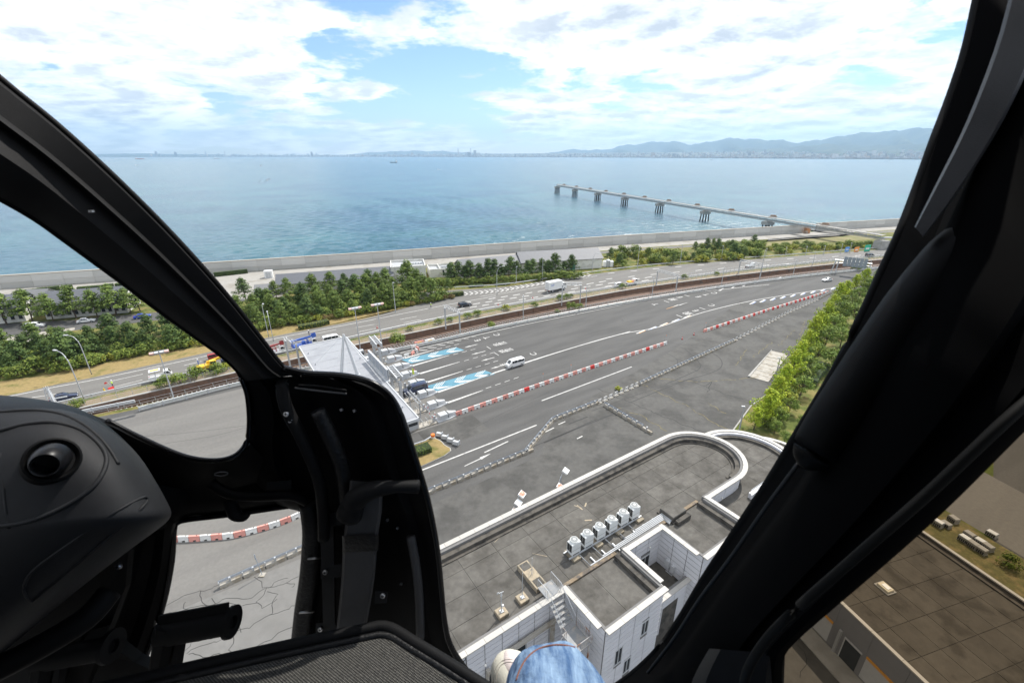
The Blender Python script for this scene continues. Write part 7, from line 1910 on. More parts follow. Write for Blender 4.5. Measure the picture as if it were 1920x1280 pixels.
def hedge(label, path, w, h, m=M_HEDGE):
    P = [Vector(p) for p in path]; r = thing('hedge', label, 'hedge')
    mb = MB(); mb.sweep([Vector((p.x, p.y, 0)) for p in P], [(-w * 0.42, 0), (-w * 0.46, h * 0.85), (-w * 0.3, h * 0.95), (w * 0.3, h * 0.95), (w * 0.46, h * 0.85), (w * 0.42, 0)]); mb.build('core', mat('hedge_core', (0.025, 0.04, 0.01), 0.95, 0.2) if 'hedge_core' not in MATS else MATS['hedge_core'], r)
    mb = MB()
    for p, d in resample(P, 0.14):
        nr = Vector((d.y, -d.x, 0))
        for _ in range(5):
            a = HB.uniform(-1, 1)
            if HB.random() < 0.5: c = p + nr * (a * w * 0.48) + Vector((0, 0, h * HB.uniform(0.92, 1.03))); n = Vector((0, 0, 1)) + nr * a * 0.4
            else: s_ = 1 if a > 0 else -1; c = p + nr * (s_ * w * 0.5) + Vector((0, 0, h * HB.uniform(0.05, 0.95))); n = nr * s_ + Vector((0, 0, 0.4))
            leaf_quad(mb, c, n + Vector((HB.uniform(-.4, .4), HB.uniform(-.4, .4), HB.uniform(-.3, .3))), 0.12, HB)
    mb.build('foliage', m, r, fix=False); return r
hedge('rounded yellow green hedge at the nose of the slip road', [G(824, 558), G(845, 556), G(868, 553)], 2.2, 1.6, M_BUSHY)
hedge('clipped low green hedge at the front of the dark pines', [G(880, 538.5), G(906, 536.5)], 1.6, 1.0)
hedge('second low clipped hedge right of the first under the dark pines', [G(930, 535), G(956, 533)], 1.6, 1.0)
hedge('clipped hedge on the planter island by the toll gate', [L(-20, 7.6), L(-13, 7.8), L(-9.4, 7.9)], 2.4, 1.3)
hedge('bright clipped hedge on the verge below the middle pines', [G(560, 617), G(590, 612), G(616, 606)], 2.4, 1.4, M_BUSHY)
for i, (a, b) in enumerate((((148, 546.5), (193, 543)), ((197, 541.5), (214, 540)), ((218, 540), (238, 538)), ((32, 554), (70, 550)), ((72, 549), (90, 547)), ((92, 547), (114, 544)), ((122, 544), (138, 542)))):
    hedge('hedge before the sea wall, %s from the left' % ('fifth', 'sixth', 'seventh', 'first', 'second', 'third', 'fourth')[i], [G(*a), G(*b)], 2.0, 1.9)
hedge('slim row of young conifers in front of the sea wall beside the pillar', [G(402, 519), G(465, 512)], 0.9, 1.9)
for i in range(70):                                                  # mixed thicket right of the hall
    f = rr.random(); u = 1142 + 285 * f; vf, vb = 504 - 20 * f, 482 - 24 * f
    v = vb + (vf - vb) * rr.random()
    if rr.random() < 0.22: (dpines if rr.random() < 0.6 else pines).put(rr, G(u, v), 'pine rising from the thicket right of the white hall', 'pines in the thicket', rr.uniform(0.55, 0.85))
    else: (ybush if rr.random() < 0.35 else bushes).put(rr, G(u, v), 'shrub in the thicket between the white hall and meadow', 'shrubs in the thicket', rr.uniform(1.2, 2.1))
for i in range(85):                                                  # low scrub towards the jetty
    f = rr.random(); u = 1340 + 320 * f; vf, vb = 484 - 20 * f, 463 - 4 * f
    v = vb + (vf - vb) * rr.random()
    if v > 462: (ybush if rr.random() < 0.45 else bushes).put(rr, G(u, v), 'low scrub bush between the far highway and the meadow', 'scrub bushes by the meadow', rr.uniform(0.9, 1.6))
for i, (u, v, s) in enumerate(((1402, 461, 0.5), (1570, 463, 0.5), (1545, 464, 0.38), (1435, 456, 0.3))):
    gtree.put(rr, G(u, v), ('dark round bush at the near end of the meadow', 'dark round bush in the middle of the meadow edge', 'small round bush left of the meadow one', 'small tree at the corner of the meadow wall')[i], 'round bushes on the meadow', s)
# shrubs between highway and railway
for i, (u, v, s, c) in enumerate(((147, 764, 0.9, 0), (314, 725, 1.15, 0), (338, 718, 0.9, 0), (369, 708, 1.1, 0), (408, 700, 1.0, 0), (425, 692, 0.8, 1), (746, 645, 1.2, 0), (770, 619, 0.7, 1), (822, 607, 0.8, 0), (844, 603, 0.7, 0), (877, 597, 0.7, 0), (895, 592, 0.8, 0), (948, 581, 0.9, 1), (1002, 575, 0.7, 0), (1050, 563, 0.8, 0), (1062, 560, 0.7, 0), (1070, 558, 0.7, 0), (1168, 541, 0.7, 0), (1283, 523, 0.9, 0), (1344, 516, 0.8, 0), (920, 615, 0.7, 0), (1072, 581, 1.1, 0), (1087, 578, 0.7, 0), (1044, 587, 0.5, 0), (1604, 507, 1.2, 0), (1615, 505, 1.2, 0))):
    (ybush if c else bushes).put(rr, G(u, v), 'single shrub on the strip beside the railway, number %d' % (i + 1) if False else 'lone shrub on the railway strip, %s' % ('by the lattice mast', 'at the foot of the floodlight pole', 'right of the floodlight pole', 'left of the crane truck', 'below the crane truck', 'right of the crane truck', 'behind the closed toll lane', 'above the twin floodlights', 'left of the first portal', 'right of the first portal', 'below the black estate car', 'right below the black estate car', 'below the lane arrows', 'left of the box truck portal', 'at the foot of the box truck portal', 'inside the box truck portal', 'right of the box truck portal', 'below the parked works van', 'before the pale fence start', 'behind the pale fence', 'at the kerb before the arrows', 'at the kerb by the portal', 'tall one at the kerb by the slim pole', 'tiny one at the kerb', 'left below the sign gantry', 'right below the sign gantry')[i], 'lone shrubs beside the railway', s)
# trees at the right edge of the apron
lawn = poly_band([L(40, 34.5), L(52, 31.2), L(64, 30.0), L(66, 29.0), L(86, 22.5), L(110, 17.5), L(150, 9.5), L(200, 1.0)], [L(40, 70), L(90, 60), L(150, 50), L(210, 30)], 0.016, 'lawn', M_GRASS)
kr = thing('lawn_kerb', 'low concrete kerb edging the lawn under the bright trees', 'kerb')
for a, b in (((40, 34.4), (52, 31.1)), ((52, 31.1), (64, 29.9)), ((86, 22.4), (110, 17.4)), ((110, 17.4), (150, 9.4))):
    mb = MB(); mb.sweep([L(*a), L(*b)], [(-0.12, 0), (-0.12, 0.16), (0.12, 0.16), (0.12, 0)]); mb.build('kerb', M_CONC, kr)
gk = [(1413, 806, 0.72), (1432, 796, 0.95), (1446, 782, 0.85), (1452, 757, 0.95), (1466, 738, 0.85), (1481, 712, 1.05), (1492, 694, 1.0), (1508, 668, 1.1), (1519, 646, 1.05), (1530, 632, 0.95), (1545, 612, 0.95), (1556, 592, 1.0), (1568, 574, 1.0), (1582, 560, 1.0), (1600, 548, 0.95), (1618, 538, 0.95)]
words16 = ['first', 'second', 'third', 'fourth', 'fifth', 'sixth', 'seventh', 'eighth', 'ninth', 'tenth', 'eleventh', 'twelfth', 'thirteenth', 'fourteenth', 'fifteenth', 'sixteenth']
for i, (u, v, s) in enumerate(gk):
    ginkgo.put(rr, G(u, v), 'bright yellow green tree edging the apron, %s from the round roof' % words16[i], 'bright trees edging the apron', s)
for i, (u, v, s) in enumerate(((1462, 792, 0.5), (1478, 775, 0.55), (1452, 812, 0.42), (1500, 742, 0.8), (1516, 706, 0.7), (1530, 680, 0.9), (1546, 652, 0.95), (1560, 628, 1.0), (1578, 604, 1.0), (1592, 582, 0.95), (1608, 566, 0.95), (1624, 550, 0.9), (1640, 540, 0.9), (1575, 650, 1.0), (1600, 610, 1.0), (1560, 700, 0.9), (1470, 830, 0.4), (1500, 800, 0.45), (1648, 528, 0.9))):
    gtree.put(rr, G(u, v), 'green rounded tree behind the bright row at the apron edge', 'green trees behind the bright row', s)
for i in range(34):                                                  # low growth closing the bank under the bright row
    f = (i + rr.random()) / 34; j = min(int(f * 15), 14); a, b = gk[j], gk[j + 1]; w_ = f * 15 - j
    u, v = a[0] + (b[0] - a[0]) * w_ + rr.uniform(4, 26), a[1] + (b[1] - a[1]) * w_ + rr.uniform(-6, 8)
    (ybush if rr.random() < 0.4 else bushes).put(rr, G(u, v), 'low bush under the bright trees edging the apron', 'bushes under the bright trees', rr.uniform(0.8, 1.4))
hedge('large clipped oval hedge on the lawn behind the bright trees', [G(1512, 722), G(1522, 705), G(1540, 690)], 4.0, 1.8, M_HEDGE)
# weeds in apron joints, and the shrub by the depot
for i, (u, v, s) in enumerate(((1160, 731, 0.45), (1890, 1060, 0.7), (1340, 658, 0.12))):
    (ybush if i != 1 else bushes).put(rr, G(u, v), ('straw coloured weed tuft beside the hoop barriers', 'leafy shrub among the boxes behind the depot', 'small weed tuft by the apron rail')[i], None, s)

# ================================================================== HELICOPTER CABIN AROUND THE CAMERA
CAM = Vector((0, 0, CAM_H)); CF, CUP, CX = Vector((0, CP, -SP)), Vector((0, SP, CP)), Vector((1, 0, 0))
def C(u, v, d):
    """a point of the cabin, d metres ahead of the camera along the line of sight"""
    return CAM + (CX * ((u - 960) / F_PX) + CF + CUP * ((640 - v) / F_PX)) * d
heli = thing('helicopter', 'black helicopter cabin with pillars, instrument pod and floor surrounding the viewer', 'helicopter', (0, 0, CAM_H - 1.1))
HL = Vector(heli.location)
M_BLK = mat('cabin_black', (0.0016, 0.0016, 0.0018), 0.6, 0.10, 30.0, spec=0.10)
M_CHAR = mat('cabin_charcoal', (0.0050, 0.0050, 0.0054), 0.65, 0.15, 60.0, bump=0.0004, bscale=900, spec=0.15)
M_GLOSS = mat('black_gloss_rim', (0.003, 0.003, 0.0035), 0.25, 0.0, spec=0.25)
M_PODM = mat('pod_plastic', (0.0145, 0.015, 0.0165), 0.55, 0.12, 40.0, bump=0.0005, bscale=900, spec=0.2)
M_LEATH = mat('black_leather', (0.0045, 0.0045, 0.005), 0.42, 0.15, 30.0, bump=0.003, bscale=90, spec=0.3)
M_SCREW = mat('screw_steel', (0.45, 0.45, 0.46), 0.35, 0.05, metal=0.9)
M_TRIM = mat('grey_trim', (0.040, 0.040, 0.042), 0.5, 0.08, 40.0)
M_TRIMW = mat('warm_grey_trim', (0.0045, 0.0043, 0.0038), 0.7, 0.08, 40.0, spec=0.12)
M_DUCT = mat('duct_plastic', (0.048, 0.048, 0.050), 0.5, 0.12, 40.0, bump=0.0005, bscale=900, spec=0.25)  # grey lightened to stand in for window light on the nose frame
def hb(mb, name, m, smooth=True, parent=None):
    mb.v = [tuple(Vector(q) - HL) for q in mb.v]
    return mb.build(name, m, parent or heli, smooth=smooth)
def spl(rows, n=3):
    """rows of tuples, smoothed along the row direction"""
    out = []
    for i in range(len(rows) - 1):
        p0, p1, p2, p3 = rows[max(i - 1, 0)], rows[i], rows[i + 1], rows[min(i + 2, len(rows) - 1)]
        for k in range(n):
            t = k / n
            out.append(tuple(0.5 * (2 * b + (c - a) * t + (2 * a - 5 * b + 4 * c - e) * t * t + (3 * b - a - 3 * c + e) * t ** 3) for a, b, c, e in zip(p0, p1, p2, p3)))
    out.append(rows[-1])
    return out
def band(name, rows, prof, thick, m, n=3, smooth=40):
    """rows: (u1, v1, d1, u2, v2, d2) edges of a frame member; prof: (fraction across, inward bulge) of the inner face"""
    secs = []
    for u1, v1, d1, u2, v2, d2 in spl(rows, n):
        sec = []
        for f, b in prof:
            sec.append(C(u1 + (u2 - u1) * f, v1 + (v2 - v1) * f, d1 + (d2 - d1) * f - b))
        for f in (1.0, 0.5, 0.0):
            sec.append(C(u1 + (u2 - u1) * f, v1 + (v2 - v1) * f, d1 + (d2 - d1) * f + thick * (1.0 if f == 0.5 else 0.8)))
        secs.append(sec)
    mb = MB(); mb.loft(secs); return hb(mb, name, m, smooth)
def ptube(name, pts, r, m, n=8, sm=4, parent=None):
    P = [C(*p) for p in pts]
    if sm: P = smooth_path(P, sm)
    rs = r
    if isinstance(r, (list, tuple)):
        L_ = len(P); rs = [r[min(int(i * (len(r) - 1) / (L_ - 1)), len(r) - 2)] + (r[min(int(i * (len(r) - 1) / (L_ - 1)), len(r) - 2) + 1] - r[min(int(i * (len(r) - 1) / (L_ - 1)), len(r) - 2)]) * ((i * (len(r) - 1) / (L_ - 1)) % 1) for i in range(L_)]
        rs[-1] = r[-1]
    mb = MB(); mb.tube(P, rs, n); return hb(mb, name, m, True, parent)
# left windscreen pillar
PIL = [(-170, 0, .66, -150, 300, .66), (0, 147, .72, 0, 375, .72), (100, 228, .76, 65, 412, .76), (200, 318, .80, 135, 462, .80), (300, 416, .85, 225, 528, .85), (380, 502, .89, 300, 585, .89), (440, 572, .93, 365, 632, .93), (490, 636, .97, 415, 668, .96), (530, 686, 1.0, 446, 697, .99), (560, 702, 1.02, 456, 715, 1.0)]
pil = band('windscreen_pillar', PIL, [(0, 0), (0.05, 0.016), (0.30, 0.022), (0.325, 0.033), (0.345, 0.036), (0.365, 0.030), (0.40, 0.026), (0.62, 0.040), (0.80, 0.030), (0.95, 0.012), (1, 0)], 0.07, M_CHAR)
ptube('pillar_seal', [(u1 + 2, v1 + 3, d1 - 0.004) for u1, v1, d1, *_ in PIL], 0.006, M_BLK)
ptube('pillar_seal', [(u2 - 1, v2 - 4, d2 - 0.002) for *_, u2, v2, d2 in PIL], 0.006, M_BLK)
mb = MB(); c = C(172, 398, 0.755); mb.cyl((c.x, c.y, c.z), 0.004, 0.003, 8); hb(mb, 'rivet', M_SCREW, 40)
# centre nose frame
VB = [(452, 708, 1.00, 640, 703, 1.02), (463, 740, 1.02, 727, 738, 1.02), (467, 790, 1.05, 756, 790, 1.03), (460, 835, 1.08, 773, 840, 1.05), (470, 890, 1.12, 788, 890, 1.07), (520, 945, 1.16, 803, 940, 1.09), (571, 965, 1.19, 808, 970, 1.11), (572, 1020, 1.22, 818, 1020, 1.13), (566, 1080, 1.25, 825, 1080, 1.15), (559, 1140, 1.28, 831, 1140, 1.17), (551, 1200, 1.30, 842, 1200, 1.19), (540, 1290, 1.32, 880, 1290, 1.22)]
band('nose_frame', VB, [(0, 0), (0.06, 0.014), (0.16, 0.012), (0.20, -0.02), (0.36, -0.03), (0.40, -0.035), (0.62, -0.035), (0.74, -0.02), (0.78, 0.0), (0.82, 0.004), (0.88, -0.012), (0.95, 0.004), (1, 0)], 0.10, M_BLK)
HB_ = [(120, 760, .98, 230, 1010, 1.02), (200, 787, .99, 290, 995, 1.06), (250, 813, 1.0, 325, 984, 1.10), (325, 847, 1.01, 350, 972, 1.14), (372, 859, 1.02, 400, 966, 1.16), (415, 860, 1.03, 450, 960, 1.17), (448, 848, 1.05, 510, 951, 1.18), (464, 826, 1.06, 574, 942, 1.19)]
band('nose_crossbar', HB_, [(0, 0), (0.05, 0.02), (0.3, 0.015), (0.55, -0.01), (0.75, 0.01), (0.9, 0.016), (1, 0)], 0.07, M_BLK)
LB = [(235, 950, 1.02, 330, 982, 1.10), (240, 990, 1.04, 324, 1004, 1.12), (232, 1050, 1.06, 320, 1052, 1.16), (210, 1120, 1.08, 306, 1125, 1.18), (185, 1190, 1.10, 284, 1195, 1.20), (150, 1290, 1.12, 258, 1265, 1.22)]
band('chin_side_frame', LB, [(0, 0), (0.35, -0.03), (0.6, -0.02), (0.8, 0.012), (0.95, 0.012), (1, 0)], 0.06, M_BLK)
# glossy rims along the openings
ptube('rim', [(530, 690, .99), (575, 700, 1.0), (640, 704, 1.005), (690, 715, 1.005), (727, 738, 1.01), (748, 770, 1.015), (764, 815, 1.025), (782, 870, 1.045), (800, 930, 1.07), (812, 985, 1.095), (821, 1040, 1.12), (827, 1100, 1.14), (833, 1160, 1.16), (845, 1210, 1.175), (880, 1262, 1.19), (930, 1310, 1.2)], 0.0075, M_GLOSS)
ptube('rim', [(200, 788, .985), (250, 814, .995), (325, 848, 1.0), (372, 861, 1.01), (415, 862, 1.02), (445, 851, 1.035), (463, 827, 1.045), (468, 790, 1.04), (464, 740, 1.01), (452, 708, .99)], 0.006, M_GLOSS)
ptube('rim', [(574, 944, 1.17), (510, 953, 1.17), (450, 962, 1.16), (400, 968, 1.15), (350, 974, 1.13), (332, 980, 1.12), (326, 992, 1.12), (322, 1052, 1.15), (308, 1125, 1.17), (286, 1195, 1.19), (262, 1262, 1.21)], 0.007, M_GLOSS)
# panel seams and raised lines on the nose frame
ptube('panel_edge', [(560, 722, 1.005), (600, 724, 1.005), (650, 732, 1.01)], 0.0025, M_CHAR, 6); ptube('panel_edge', [(553, 727, 1.005), (600, 733, 1.005), (650, 738, 1.01)], 0.0025, M_TRIM, 6)
ptube('panel_edge', [(770, 1005, 1.115), (780, 1060, 1.13), (786, 1120, 1.15), (788, 1195, 1.17)], 0.011, M_DUCT); ptube('panel_edge', [(528, 712, 1.0), (535, 760, 1.0), (570, 830, 1.02), (598, 900, 1.06), (606, 960, 1.1), (607, 1010, 1.12)], 0.014, M_CHAR)
# padded trim beside the chin window
ptube('padded_trim', [(578, 938, 1.155), (585, 990, 1.17), (583, 1040, 1.19), (578, 1090, 1.21), (570, 1140, 1.23), (562, 1210, 1.25)], 0.024, M_LEATH, 12)
for u, v, d in ((587, 1046, 1.185), (574, 1147, 1.22)):
    ptube('trim_clip', [(u - 16, v + 1, d - 0.004), (u, v, d - 0.028), (u + 14, v - 1, d - 0.006)], 0.003, M_SCREW, 6, 3)
ptube('wrapped_hose', [(596, 770, 1.0), (618, 815, 1.02), (640, 870, 1.05), (650, 925, 1.08), (655, 965, 1.1)], [0.016, 0.018, 0.0175, 0.019, 0.017], M_LEATH, 12)
# vent duct on the nose
DK = [(655, 900, 1.06, 718, 905, 1.06), (650, 960, 1.09, 716, 960, 1.09), (644, 1005, 1.105, 709, 1003, 1.105), (642, 1035, 1.12, 707, 1032, 1.12), (640, 1080, 1.14, 703, 1078, 1.14), (636, 1130, 1.155, 694, 1128, 1.155), (628, 1200, 1.17, 684, 1198, 1.17)]
band('air_duct', DK, [(0, -0.03), (0.02, 0.02), (0.08, 0.028), (0.9, 0.028), (0.98, 0.02), (1, -0.03)], 0.02, M_DUCT, 3, 30)
band('duct_strap', [(641, 1004, 1.103, 710, 1002, 1.103), (642, 1020, 1.108, 710, 1018, 1.108), (642, 1036, 1.116, 709, 1032, 1.116)], [(0, -0.03), (0.0, 0.026), (0.08, 0.034), (0.92, 0.034), (1, 0.026), (1, -0.03)], 0.02, M_LEATH, 3, 40)
ptube('duct_seam', [(703, 1035, 1.088), (702, 1070, 1.10), (697, 1110, 1.115), (687, 1165, 1.13)], 0.0016, M_TRIM, 5)
ptube('lever', [(655, 965, 1.05), (668, 935, 1.03), (700, 918, 1.02), (745, 912, 1.02), (785, 912, 1.035)], [0.03, 0.026, 0.02, 0.013, 0.016], M_CHAR, 10)
# brackets and screws
def screw(u, v, d, r=0.0062):
    p = C(u, v, d); mb = MB(); mb.tube([p + CF * 0.004, p, p - CF * 0.002], [r, r, r * 0.7], 12); o = hb(mb, 'screw', M_SCREW, 40)
    q = p - CF * 0.0026; mb = MB(); mb.tube([q - CX * r * 0.5, q + CX * r * 0.5], 0.0007, 4); mb.tube([q - CUP * r * 0.5, q + CUP * r * 0.5], 0.0007, 4); hb(mb, 'screw_slot', M_BLK, False, o)
for u, v, d in ((536, 776, 0.99), (544, 788, 0.995), (611, 976, 1.12), (609, 1073, 1.16), (600, 1180, 1.19), (717, 1117, 1.12), (172, 1071, 0.86), (221, 1062, 0.92)): screw(u, v, d)
for u, v, d in ((640, 768, 1.03), (664, 770, 1.03), (726, 975, 1.12), (745, 990, 1.13), (752, 1095, 1.155), (302, 1070, 1.16), (284, 1136, 1.18), (258, 1205, 1.19)): screw(u, v, d, 0.0035)
def plate(pts, th, name, m, parent=None):
    F_ = [C(*p) for p in pts]; n = len(F_)
    B_ = [q + CF * th for q in F_]
    mb = MB(); mb.add(F_ + B_, [tuple(range(n)), tuple(range(2 * n - 1, n - 1, -1))] + [(i, (i + 1) % n, n + (i + 1) % n, n + i) for i in range(n)]); return hb(mb, name, m, False, parent)
for u, v in ((611, 976), (609, 1073), (600, 1180)):
    dd = {976: 1.126, 1073: 1.166, 1180: 1.196}[v]
    plate([(u - 8, v - 12, dd), (u + 30, v - 16, dd), (u + 30, v + 8, dd), (u - 8, v + 12, dd)], 0.004, 'bracket', M_PODM)
plate([(703, 1108, 1.126), (727, 1110, 1.126), (724, 1130, 1.126), (702, 1131, 1.126)], 0.004, 'bracket', M_PODM)
plate([(528, 765, .996), (545, 763, .996), (556, 793, 1.0), (537, 798, 1.0)], 0.003, 'bracket', M_PODM)
plate([(500, 905, 1.1), (545, 900, 1.1), (545, 925, 1.11), (500, 930, 1.11)], 0.004, 'bracket', M_PODM)
plate([(600, 990, 1.15), (625, 985, 1.15), (628, 1170, 1.19), (606, 1175, 1.19)], 0.01, 'side_rail', M_PODM)
# handle and grip hook on the crossbar
ptube('cable_pipe', [(395, 905, 1.05), (430, 925, 1.06), (480, 930, 1.08), (545, 928, 1.1), (575, 940, 1.12)], 0.012, M_BLK, 10)
ptube('hook', [(430, 935, 1.09), (440, 962, 1.09), (455, 970, 1.09), (466, 962, 1.09)], [0.014, 0.016, 0.010, 0.006], M_CHAR, 8)
ptube('ring_latch', [(402, 888, 1.0), (412, 885, 1.0), (425, 885, 1.0), (426, 889, 1.0), (414, 892, 1.0), (402, 890, 1.0)], 0.0012, M_TRIM, 5)
# instrument pod
OUT = [(-420, 700), (-200, 715), (-60, 735), (40, 744), (120, 757), (172, 778), (218, 811), (262, 856), (292, 902), (312, 938), (321, 960), (314, 976), (290, 996), (230, 1040), (160, 1094), (70, 1168), (-40, 1260), (-200, 1380), (-420, 1500)]
OUTS = spl(OUT, 4)
CEN = (-150, 1000)
rings = []
for w_, dd in ((0.0, 0.65), (0.2, 0.652), (0.4, 0.658), (0.55, 0.667), (0.7, 0.682), (0.8, 0.699), (0.87, 0.718), (0.92, 0.738), (0.96, 0.765), (0.985, 0.795), (1.0, 0.83)):
    rings.append([C(CEN[0] + (u - CEN[0]) * max(w_, 0.02), CEN[1] + (v - CEN[1]) * max(w_, 0.02), dd) for u, v in OUTS])
rings.append([C(CEN[0] + (u - CEN[0]) * 0.97, CEN[1] + (v - CEN[1]) * 0.97, 0.98) for u, v in OUTS])
mb = MB(); mb.loft(rings, False, True); pod = hb(mb, 'instrument_pod', M_PODM, 50)
from mathutils.bvhtree import BVHTree
bvp = BVHTree.FromPolygons([Vector(q) + HL for q in mb.v], mb.f)
POD_OK = True
def on_pod(pts, lift=0.0):
    out = []
    for u, v in pts:
        h_ = bvp.ray_cast(CAM, (C(u, v, 1.0) - CAM).normalized())
        if h_[0] is not None: out.append((u, v, (h_[0] - CAM).dot(CF) - lift))
    return out
ptube('moulded_edge', on_pod([(-60, 777), (4, 772), (60, 769), (110, 775), (150, 792), (182, 816), (205, 842), (222, 870)], 0.0), 0.0030, M_PODM, 8, 5, pod)
ptube('moulded_edge', on_pod([(-60, 820), (4, 806), (50, 795), (100, 792), (150, 805), (185, 832), (199, 858), (192, 888), (168, 918), (120, 950), (60, 975), (4, 985), (-60, 990)], 0.0), 0.0036, M_PODM, 8, 5, pod)
ptube('moulded_edge', on_pod([(60, 1128), (140, 1062), (220, 995), (262, 955), (276, 938), (268, 932), (215, 960), (140, 1012), (70, 1062), (48, 1090), (46, 1112), (60, 1128)], 0.0), 0.0022, M_PODM, 8, 5, pod)
# round bezel and eyeball vent in the recess
def ringed(cu, cv, d, prof, name, m, ax=(0, 0, 0), n=28, sq=1.0, parent=None):
    c = C(cu, cv, d); view = (CAM - c).normalized()
    nrm = (view + Vector(ax)).normalized()
    x = nrm.cross(Vector((0, 0, 1))).normalized(); y = x.cross(nrm)
    secs = [[c + (x * math.cos(2 * math.pi * k / n) + y * sq * math.sin(2 * math.pi * k / n)) * r_ + nrm * h_ for k in range(n)] for r_, h_ in prof]
    mb = MB(); mb.loft(secs, True); return hb(mb, name, m, 50, parent)
M_VENT = mat('vent_plastic', (0.006, 0.006, 0.007), 0.38, 0.0, spec=0.22)
dv_ = on_pod([(95, 862)])[0][2]
ringed(98, 862, dv_ - 0.006, [(0.033, -0.02), (0.033, 0.003), (0.030, 0.005), (0.027, 0.003), (0.025, 0.0)], 'vent_bezel', M_BLK, (0.25, 0.1, 0.35), 32, 1.0, pod)
vent = ringed(94, 862, dv_ - 0.010, [(0.0225, -0.01), (0.022, 0.007), (0.020, 0.015), (0.0175, 0.021), (0.0166, 0.022), (0.0153, 0.021), (0.0145, 0.012), (0.0138, -0.003)], 'air_vent', M_VENT, (-0.25, -0.2, -0.25), 32, 1.0, pod)
ringed(87, 868, dv_ - 0.014, [(0.0147, 0.0), (0.001, 0.0)], 'vent_throat', mat('vent_dark', (0.002, 0.002, 0.002), 0.9, 0.0), (-0.25, -0.2, -0.25), 24, 1.0, vent)
ptube('panel_line', on_pod([(3, 850), (10, 920), (20, 990)], -0.002), 0.0035, M_PODM, 6, 4, pod)
# pod support strut and boards below
plate([(200, 1062, .93), (240, 1035, .95), (235, 1100, .98), (205, 1180, 1.0), (160, 1290, 1.02), (60, 1300, 1.0), (150, 1200, .97)], 0.015, 'support_bracket', M_BLK)
ptube('strut', [(-80, 1290, .80), (60, 1220, .84), (160, 1160, .88), (205, 1110, .92)], 0.022, M_CHAR, 10)
plate([(-300, 900, 1.16), (246, 940, 1.16), (242, 1000, 1.16), (236, 1055, 1.17), (214, 1125, 1.18), (190, 1195, 1.19), (150, 1300, 1.2), (-300, 1500, 1.2)], 0.03, 'nose_lining', M_BLK)
plate([(60, 1290, 1.08), (140, 1215, 1.08), (205, 1205, 1.08), (250, 1240, 1.1), (300, 1262, 1.1), (300, 1400, 1.1), (60, 1400, 1.08)], 0.03, 'pedal_board', M_BLK)
# rudder pedals
def pedal(du, dv, dd, name='pedal'):
    a, b = C(300 + du, 1190 + dv, 1.0 + dd), C(430 + du, 1166 + dv, 1.0 + dd)
    ax_ = (b - a).normalized()
    mb = MB(); mb.tube([a, b], 0.026, 18); o = hb(mb, name, M_CHAR, 50)
    sec = lambda p, r_: [p + (CUP * math.cos(2 * math.pi * k / 22) + (ax_.cross(CUP)).normalized() * math.sin(2 * math.pi * k / 22)) * r_ for k in range(22)]
    mb = MB(); mb.loft([sec(b, 0.034), sec(b + ax_ * 0.010, 0.034), sec(b + ax_ * 0.010, 0.014), sec(b - ax_ * 0.02, 0.014)], False); hb(mb, 'end_flange', M_CHAR, 40, o)
    mb = MB(); mb.loft([[a + CUP * 0.018, a + CUP * 0.046, a + CUP * 0.046 - CF * 0.006, a + CUP * 0.018 - CF * 0.006], [b + CUP * 0.018, b + CUP * 0.046, b + CUP * 0.046 - CF * 0.006, b + CUP * 0.018 - CF * 0.006]]); hb(mb, 'toe_guard', M_CHAR, False, o)
    mb = MB(); q = a + ax_ * 0.02; mb.tube([q + CUP * 0.02, q - CUP * 0.14 - CX * 0.03], [0.026, 0.02], 8); mb.tube([q + CUP * 0.0 + CX * 0.03, q - CUP * 0.15 + CX * 0.005], [0.012, 0.012], 6); hb(mb, 'arm', M_CHAR, 40, o)
    mb = MB(); q = a - CUP * 0.10 - CX * 0.03; mb.tube([q - CX * 0.02, q + CX * 0.05], 0.007, 8); hb(mb, 'pivot_bolt', M_SCREW, 40, o)
    mb = MB(); mb.box(a - CUP * 0.125 + CX * 0.012, (0.014, 0.02, 0.05)); hb(mb, 'link', mat('brass', (0.42, 0.33, 0.16), 0.4, 0.1, metal=0.8) if 'brass' not in MATS else MATS['brass'], False, o)
    return o
pedal(0, 0, 0.02); pedal(-225, 45, -0.02)
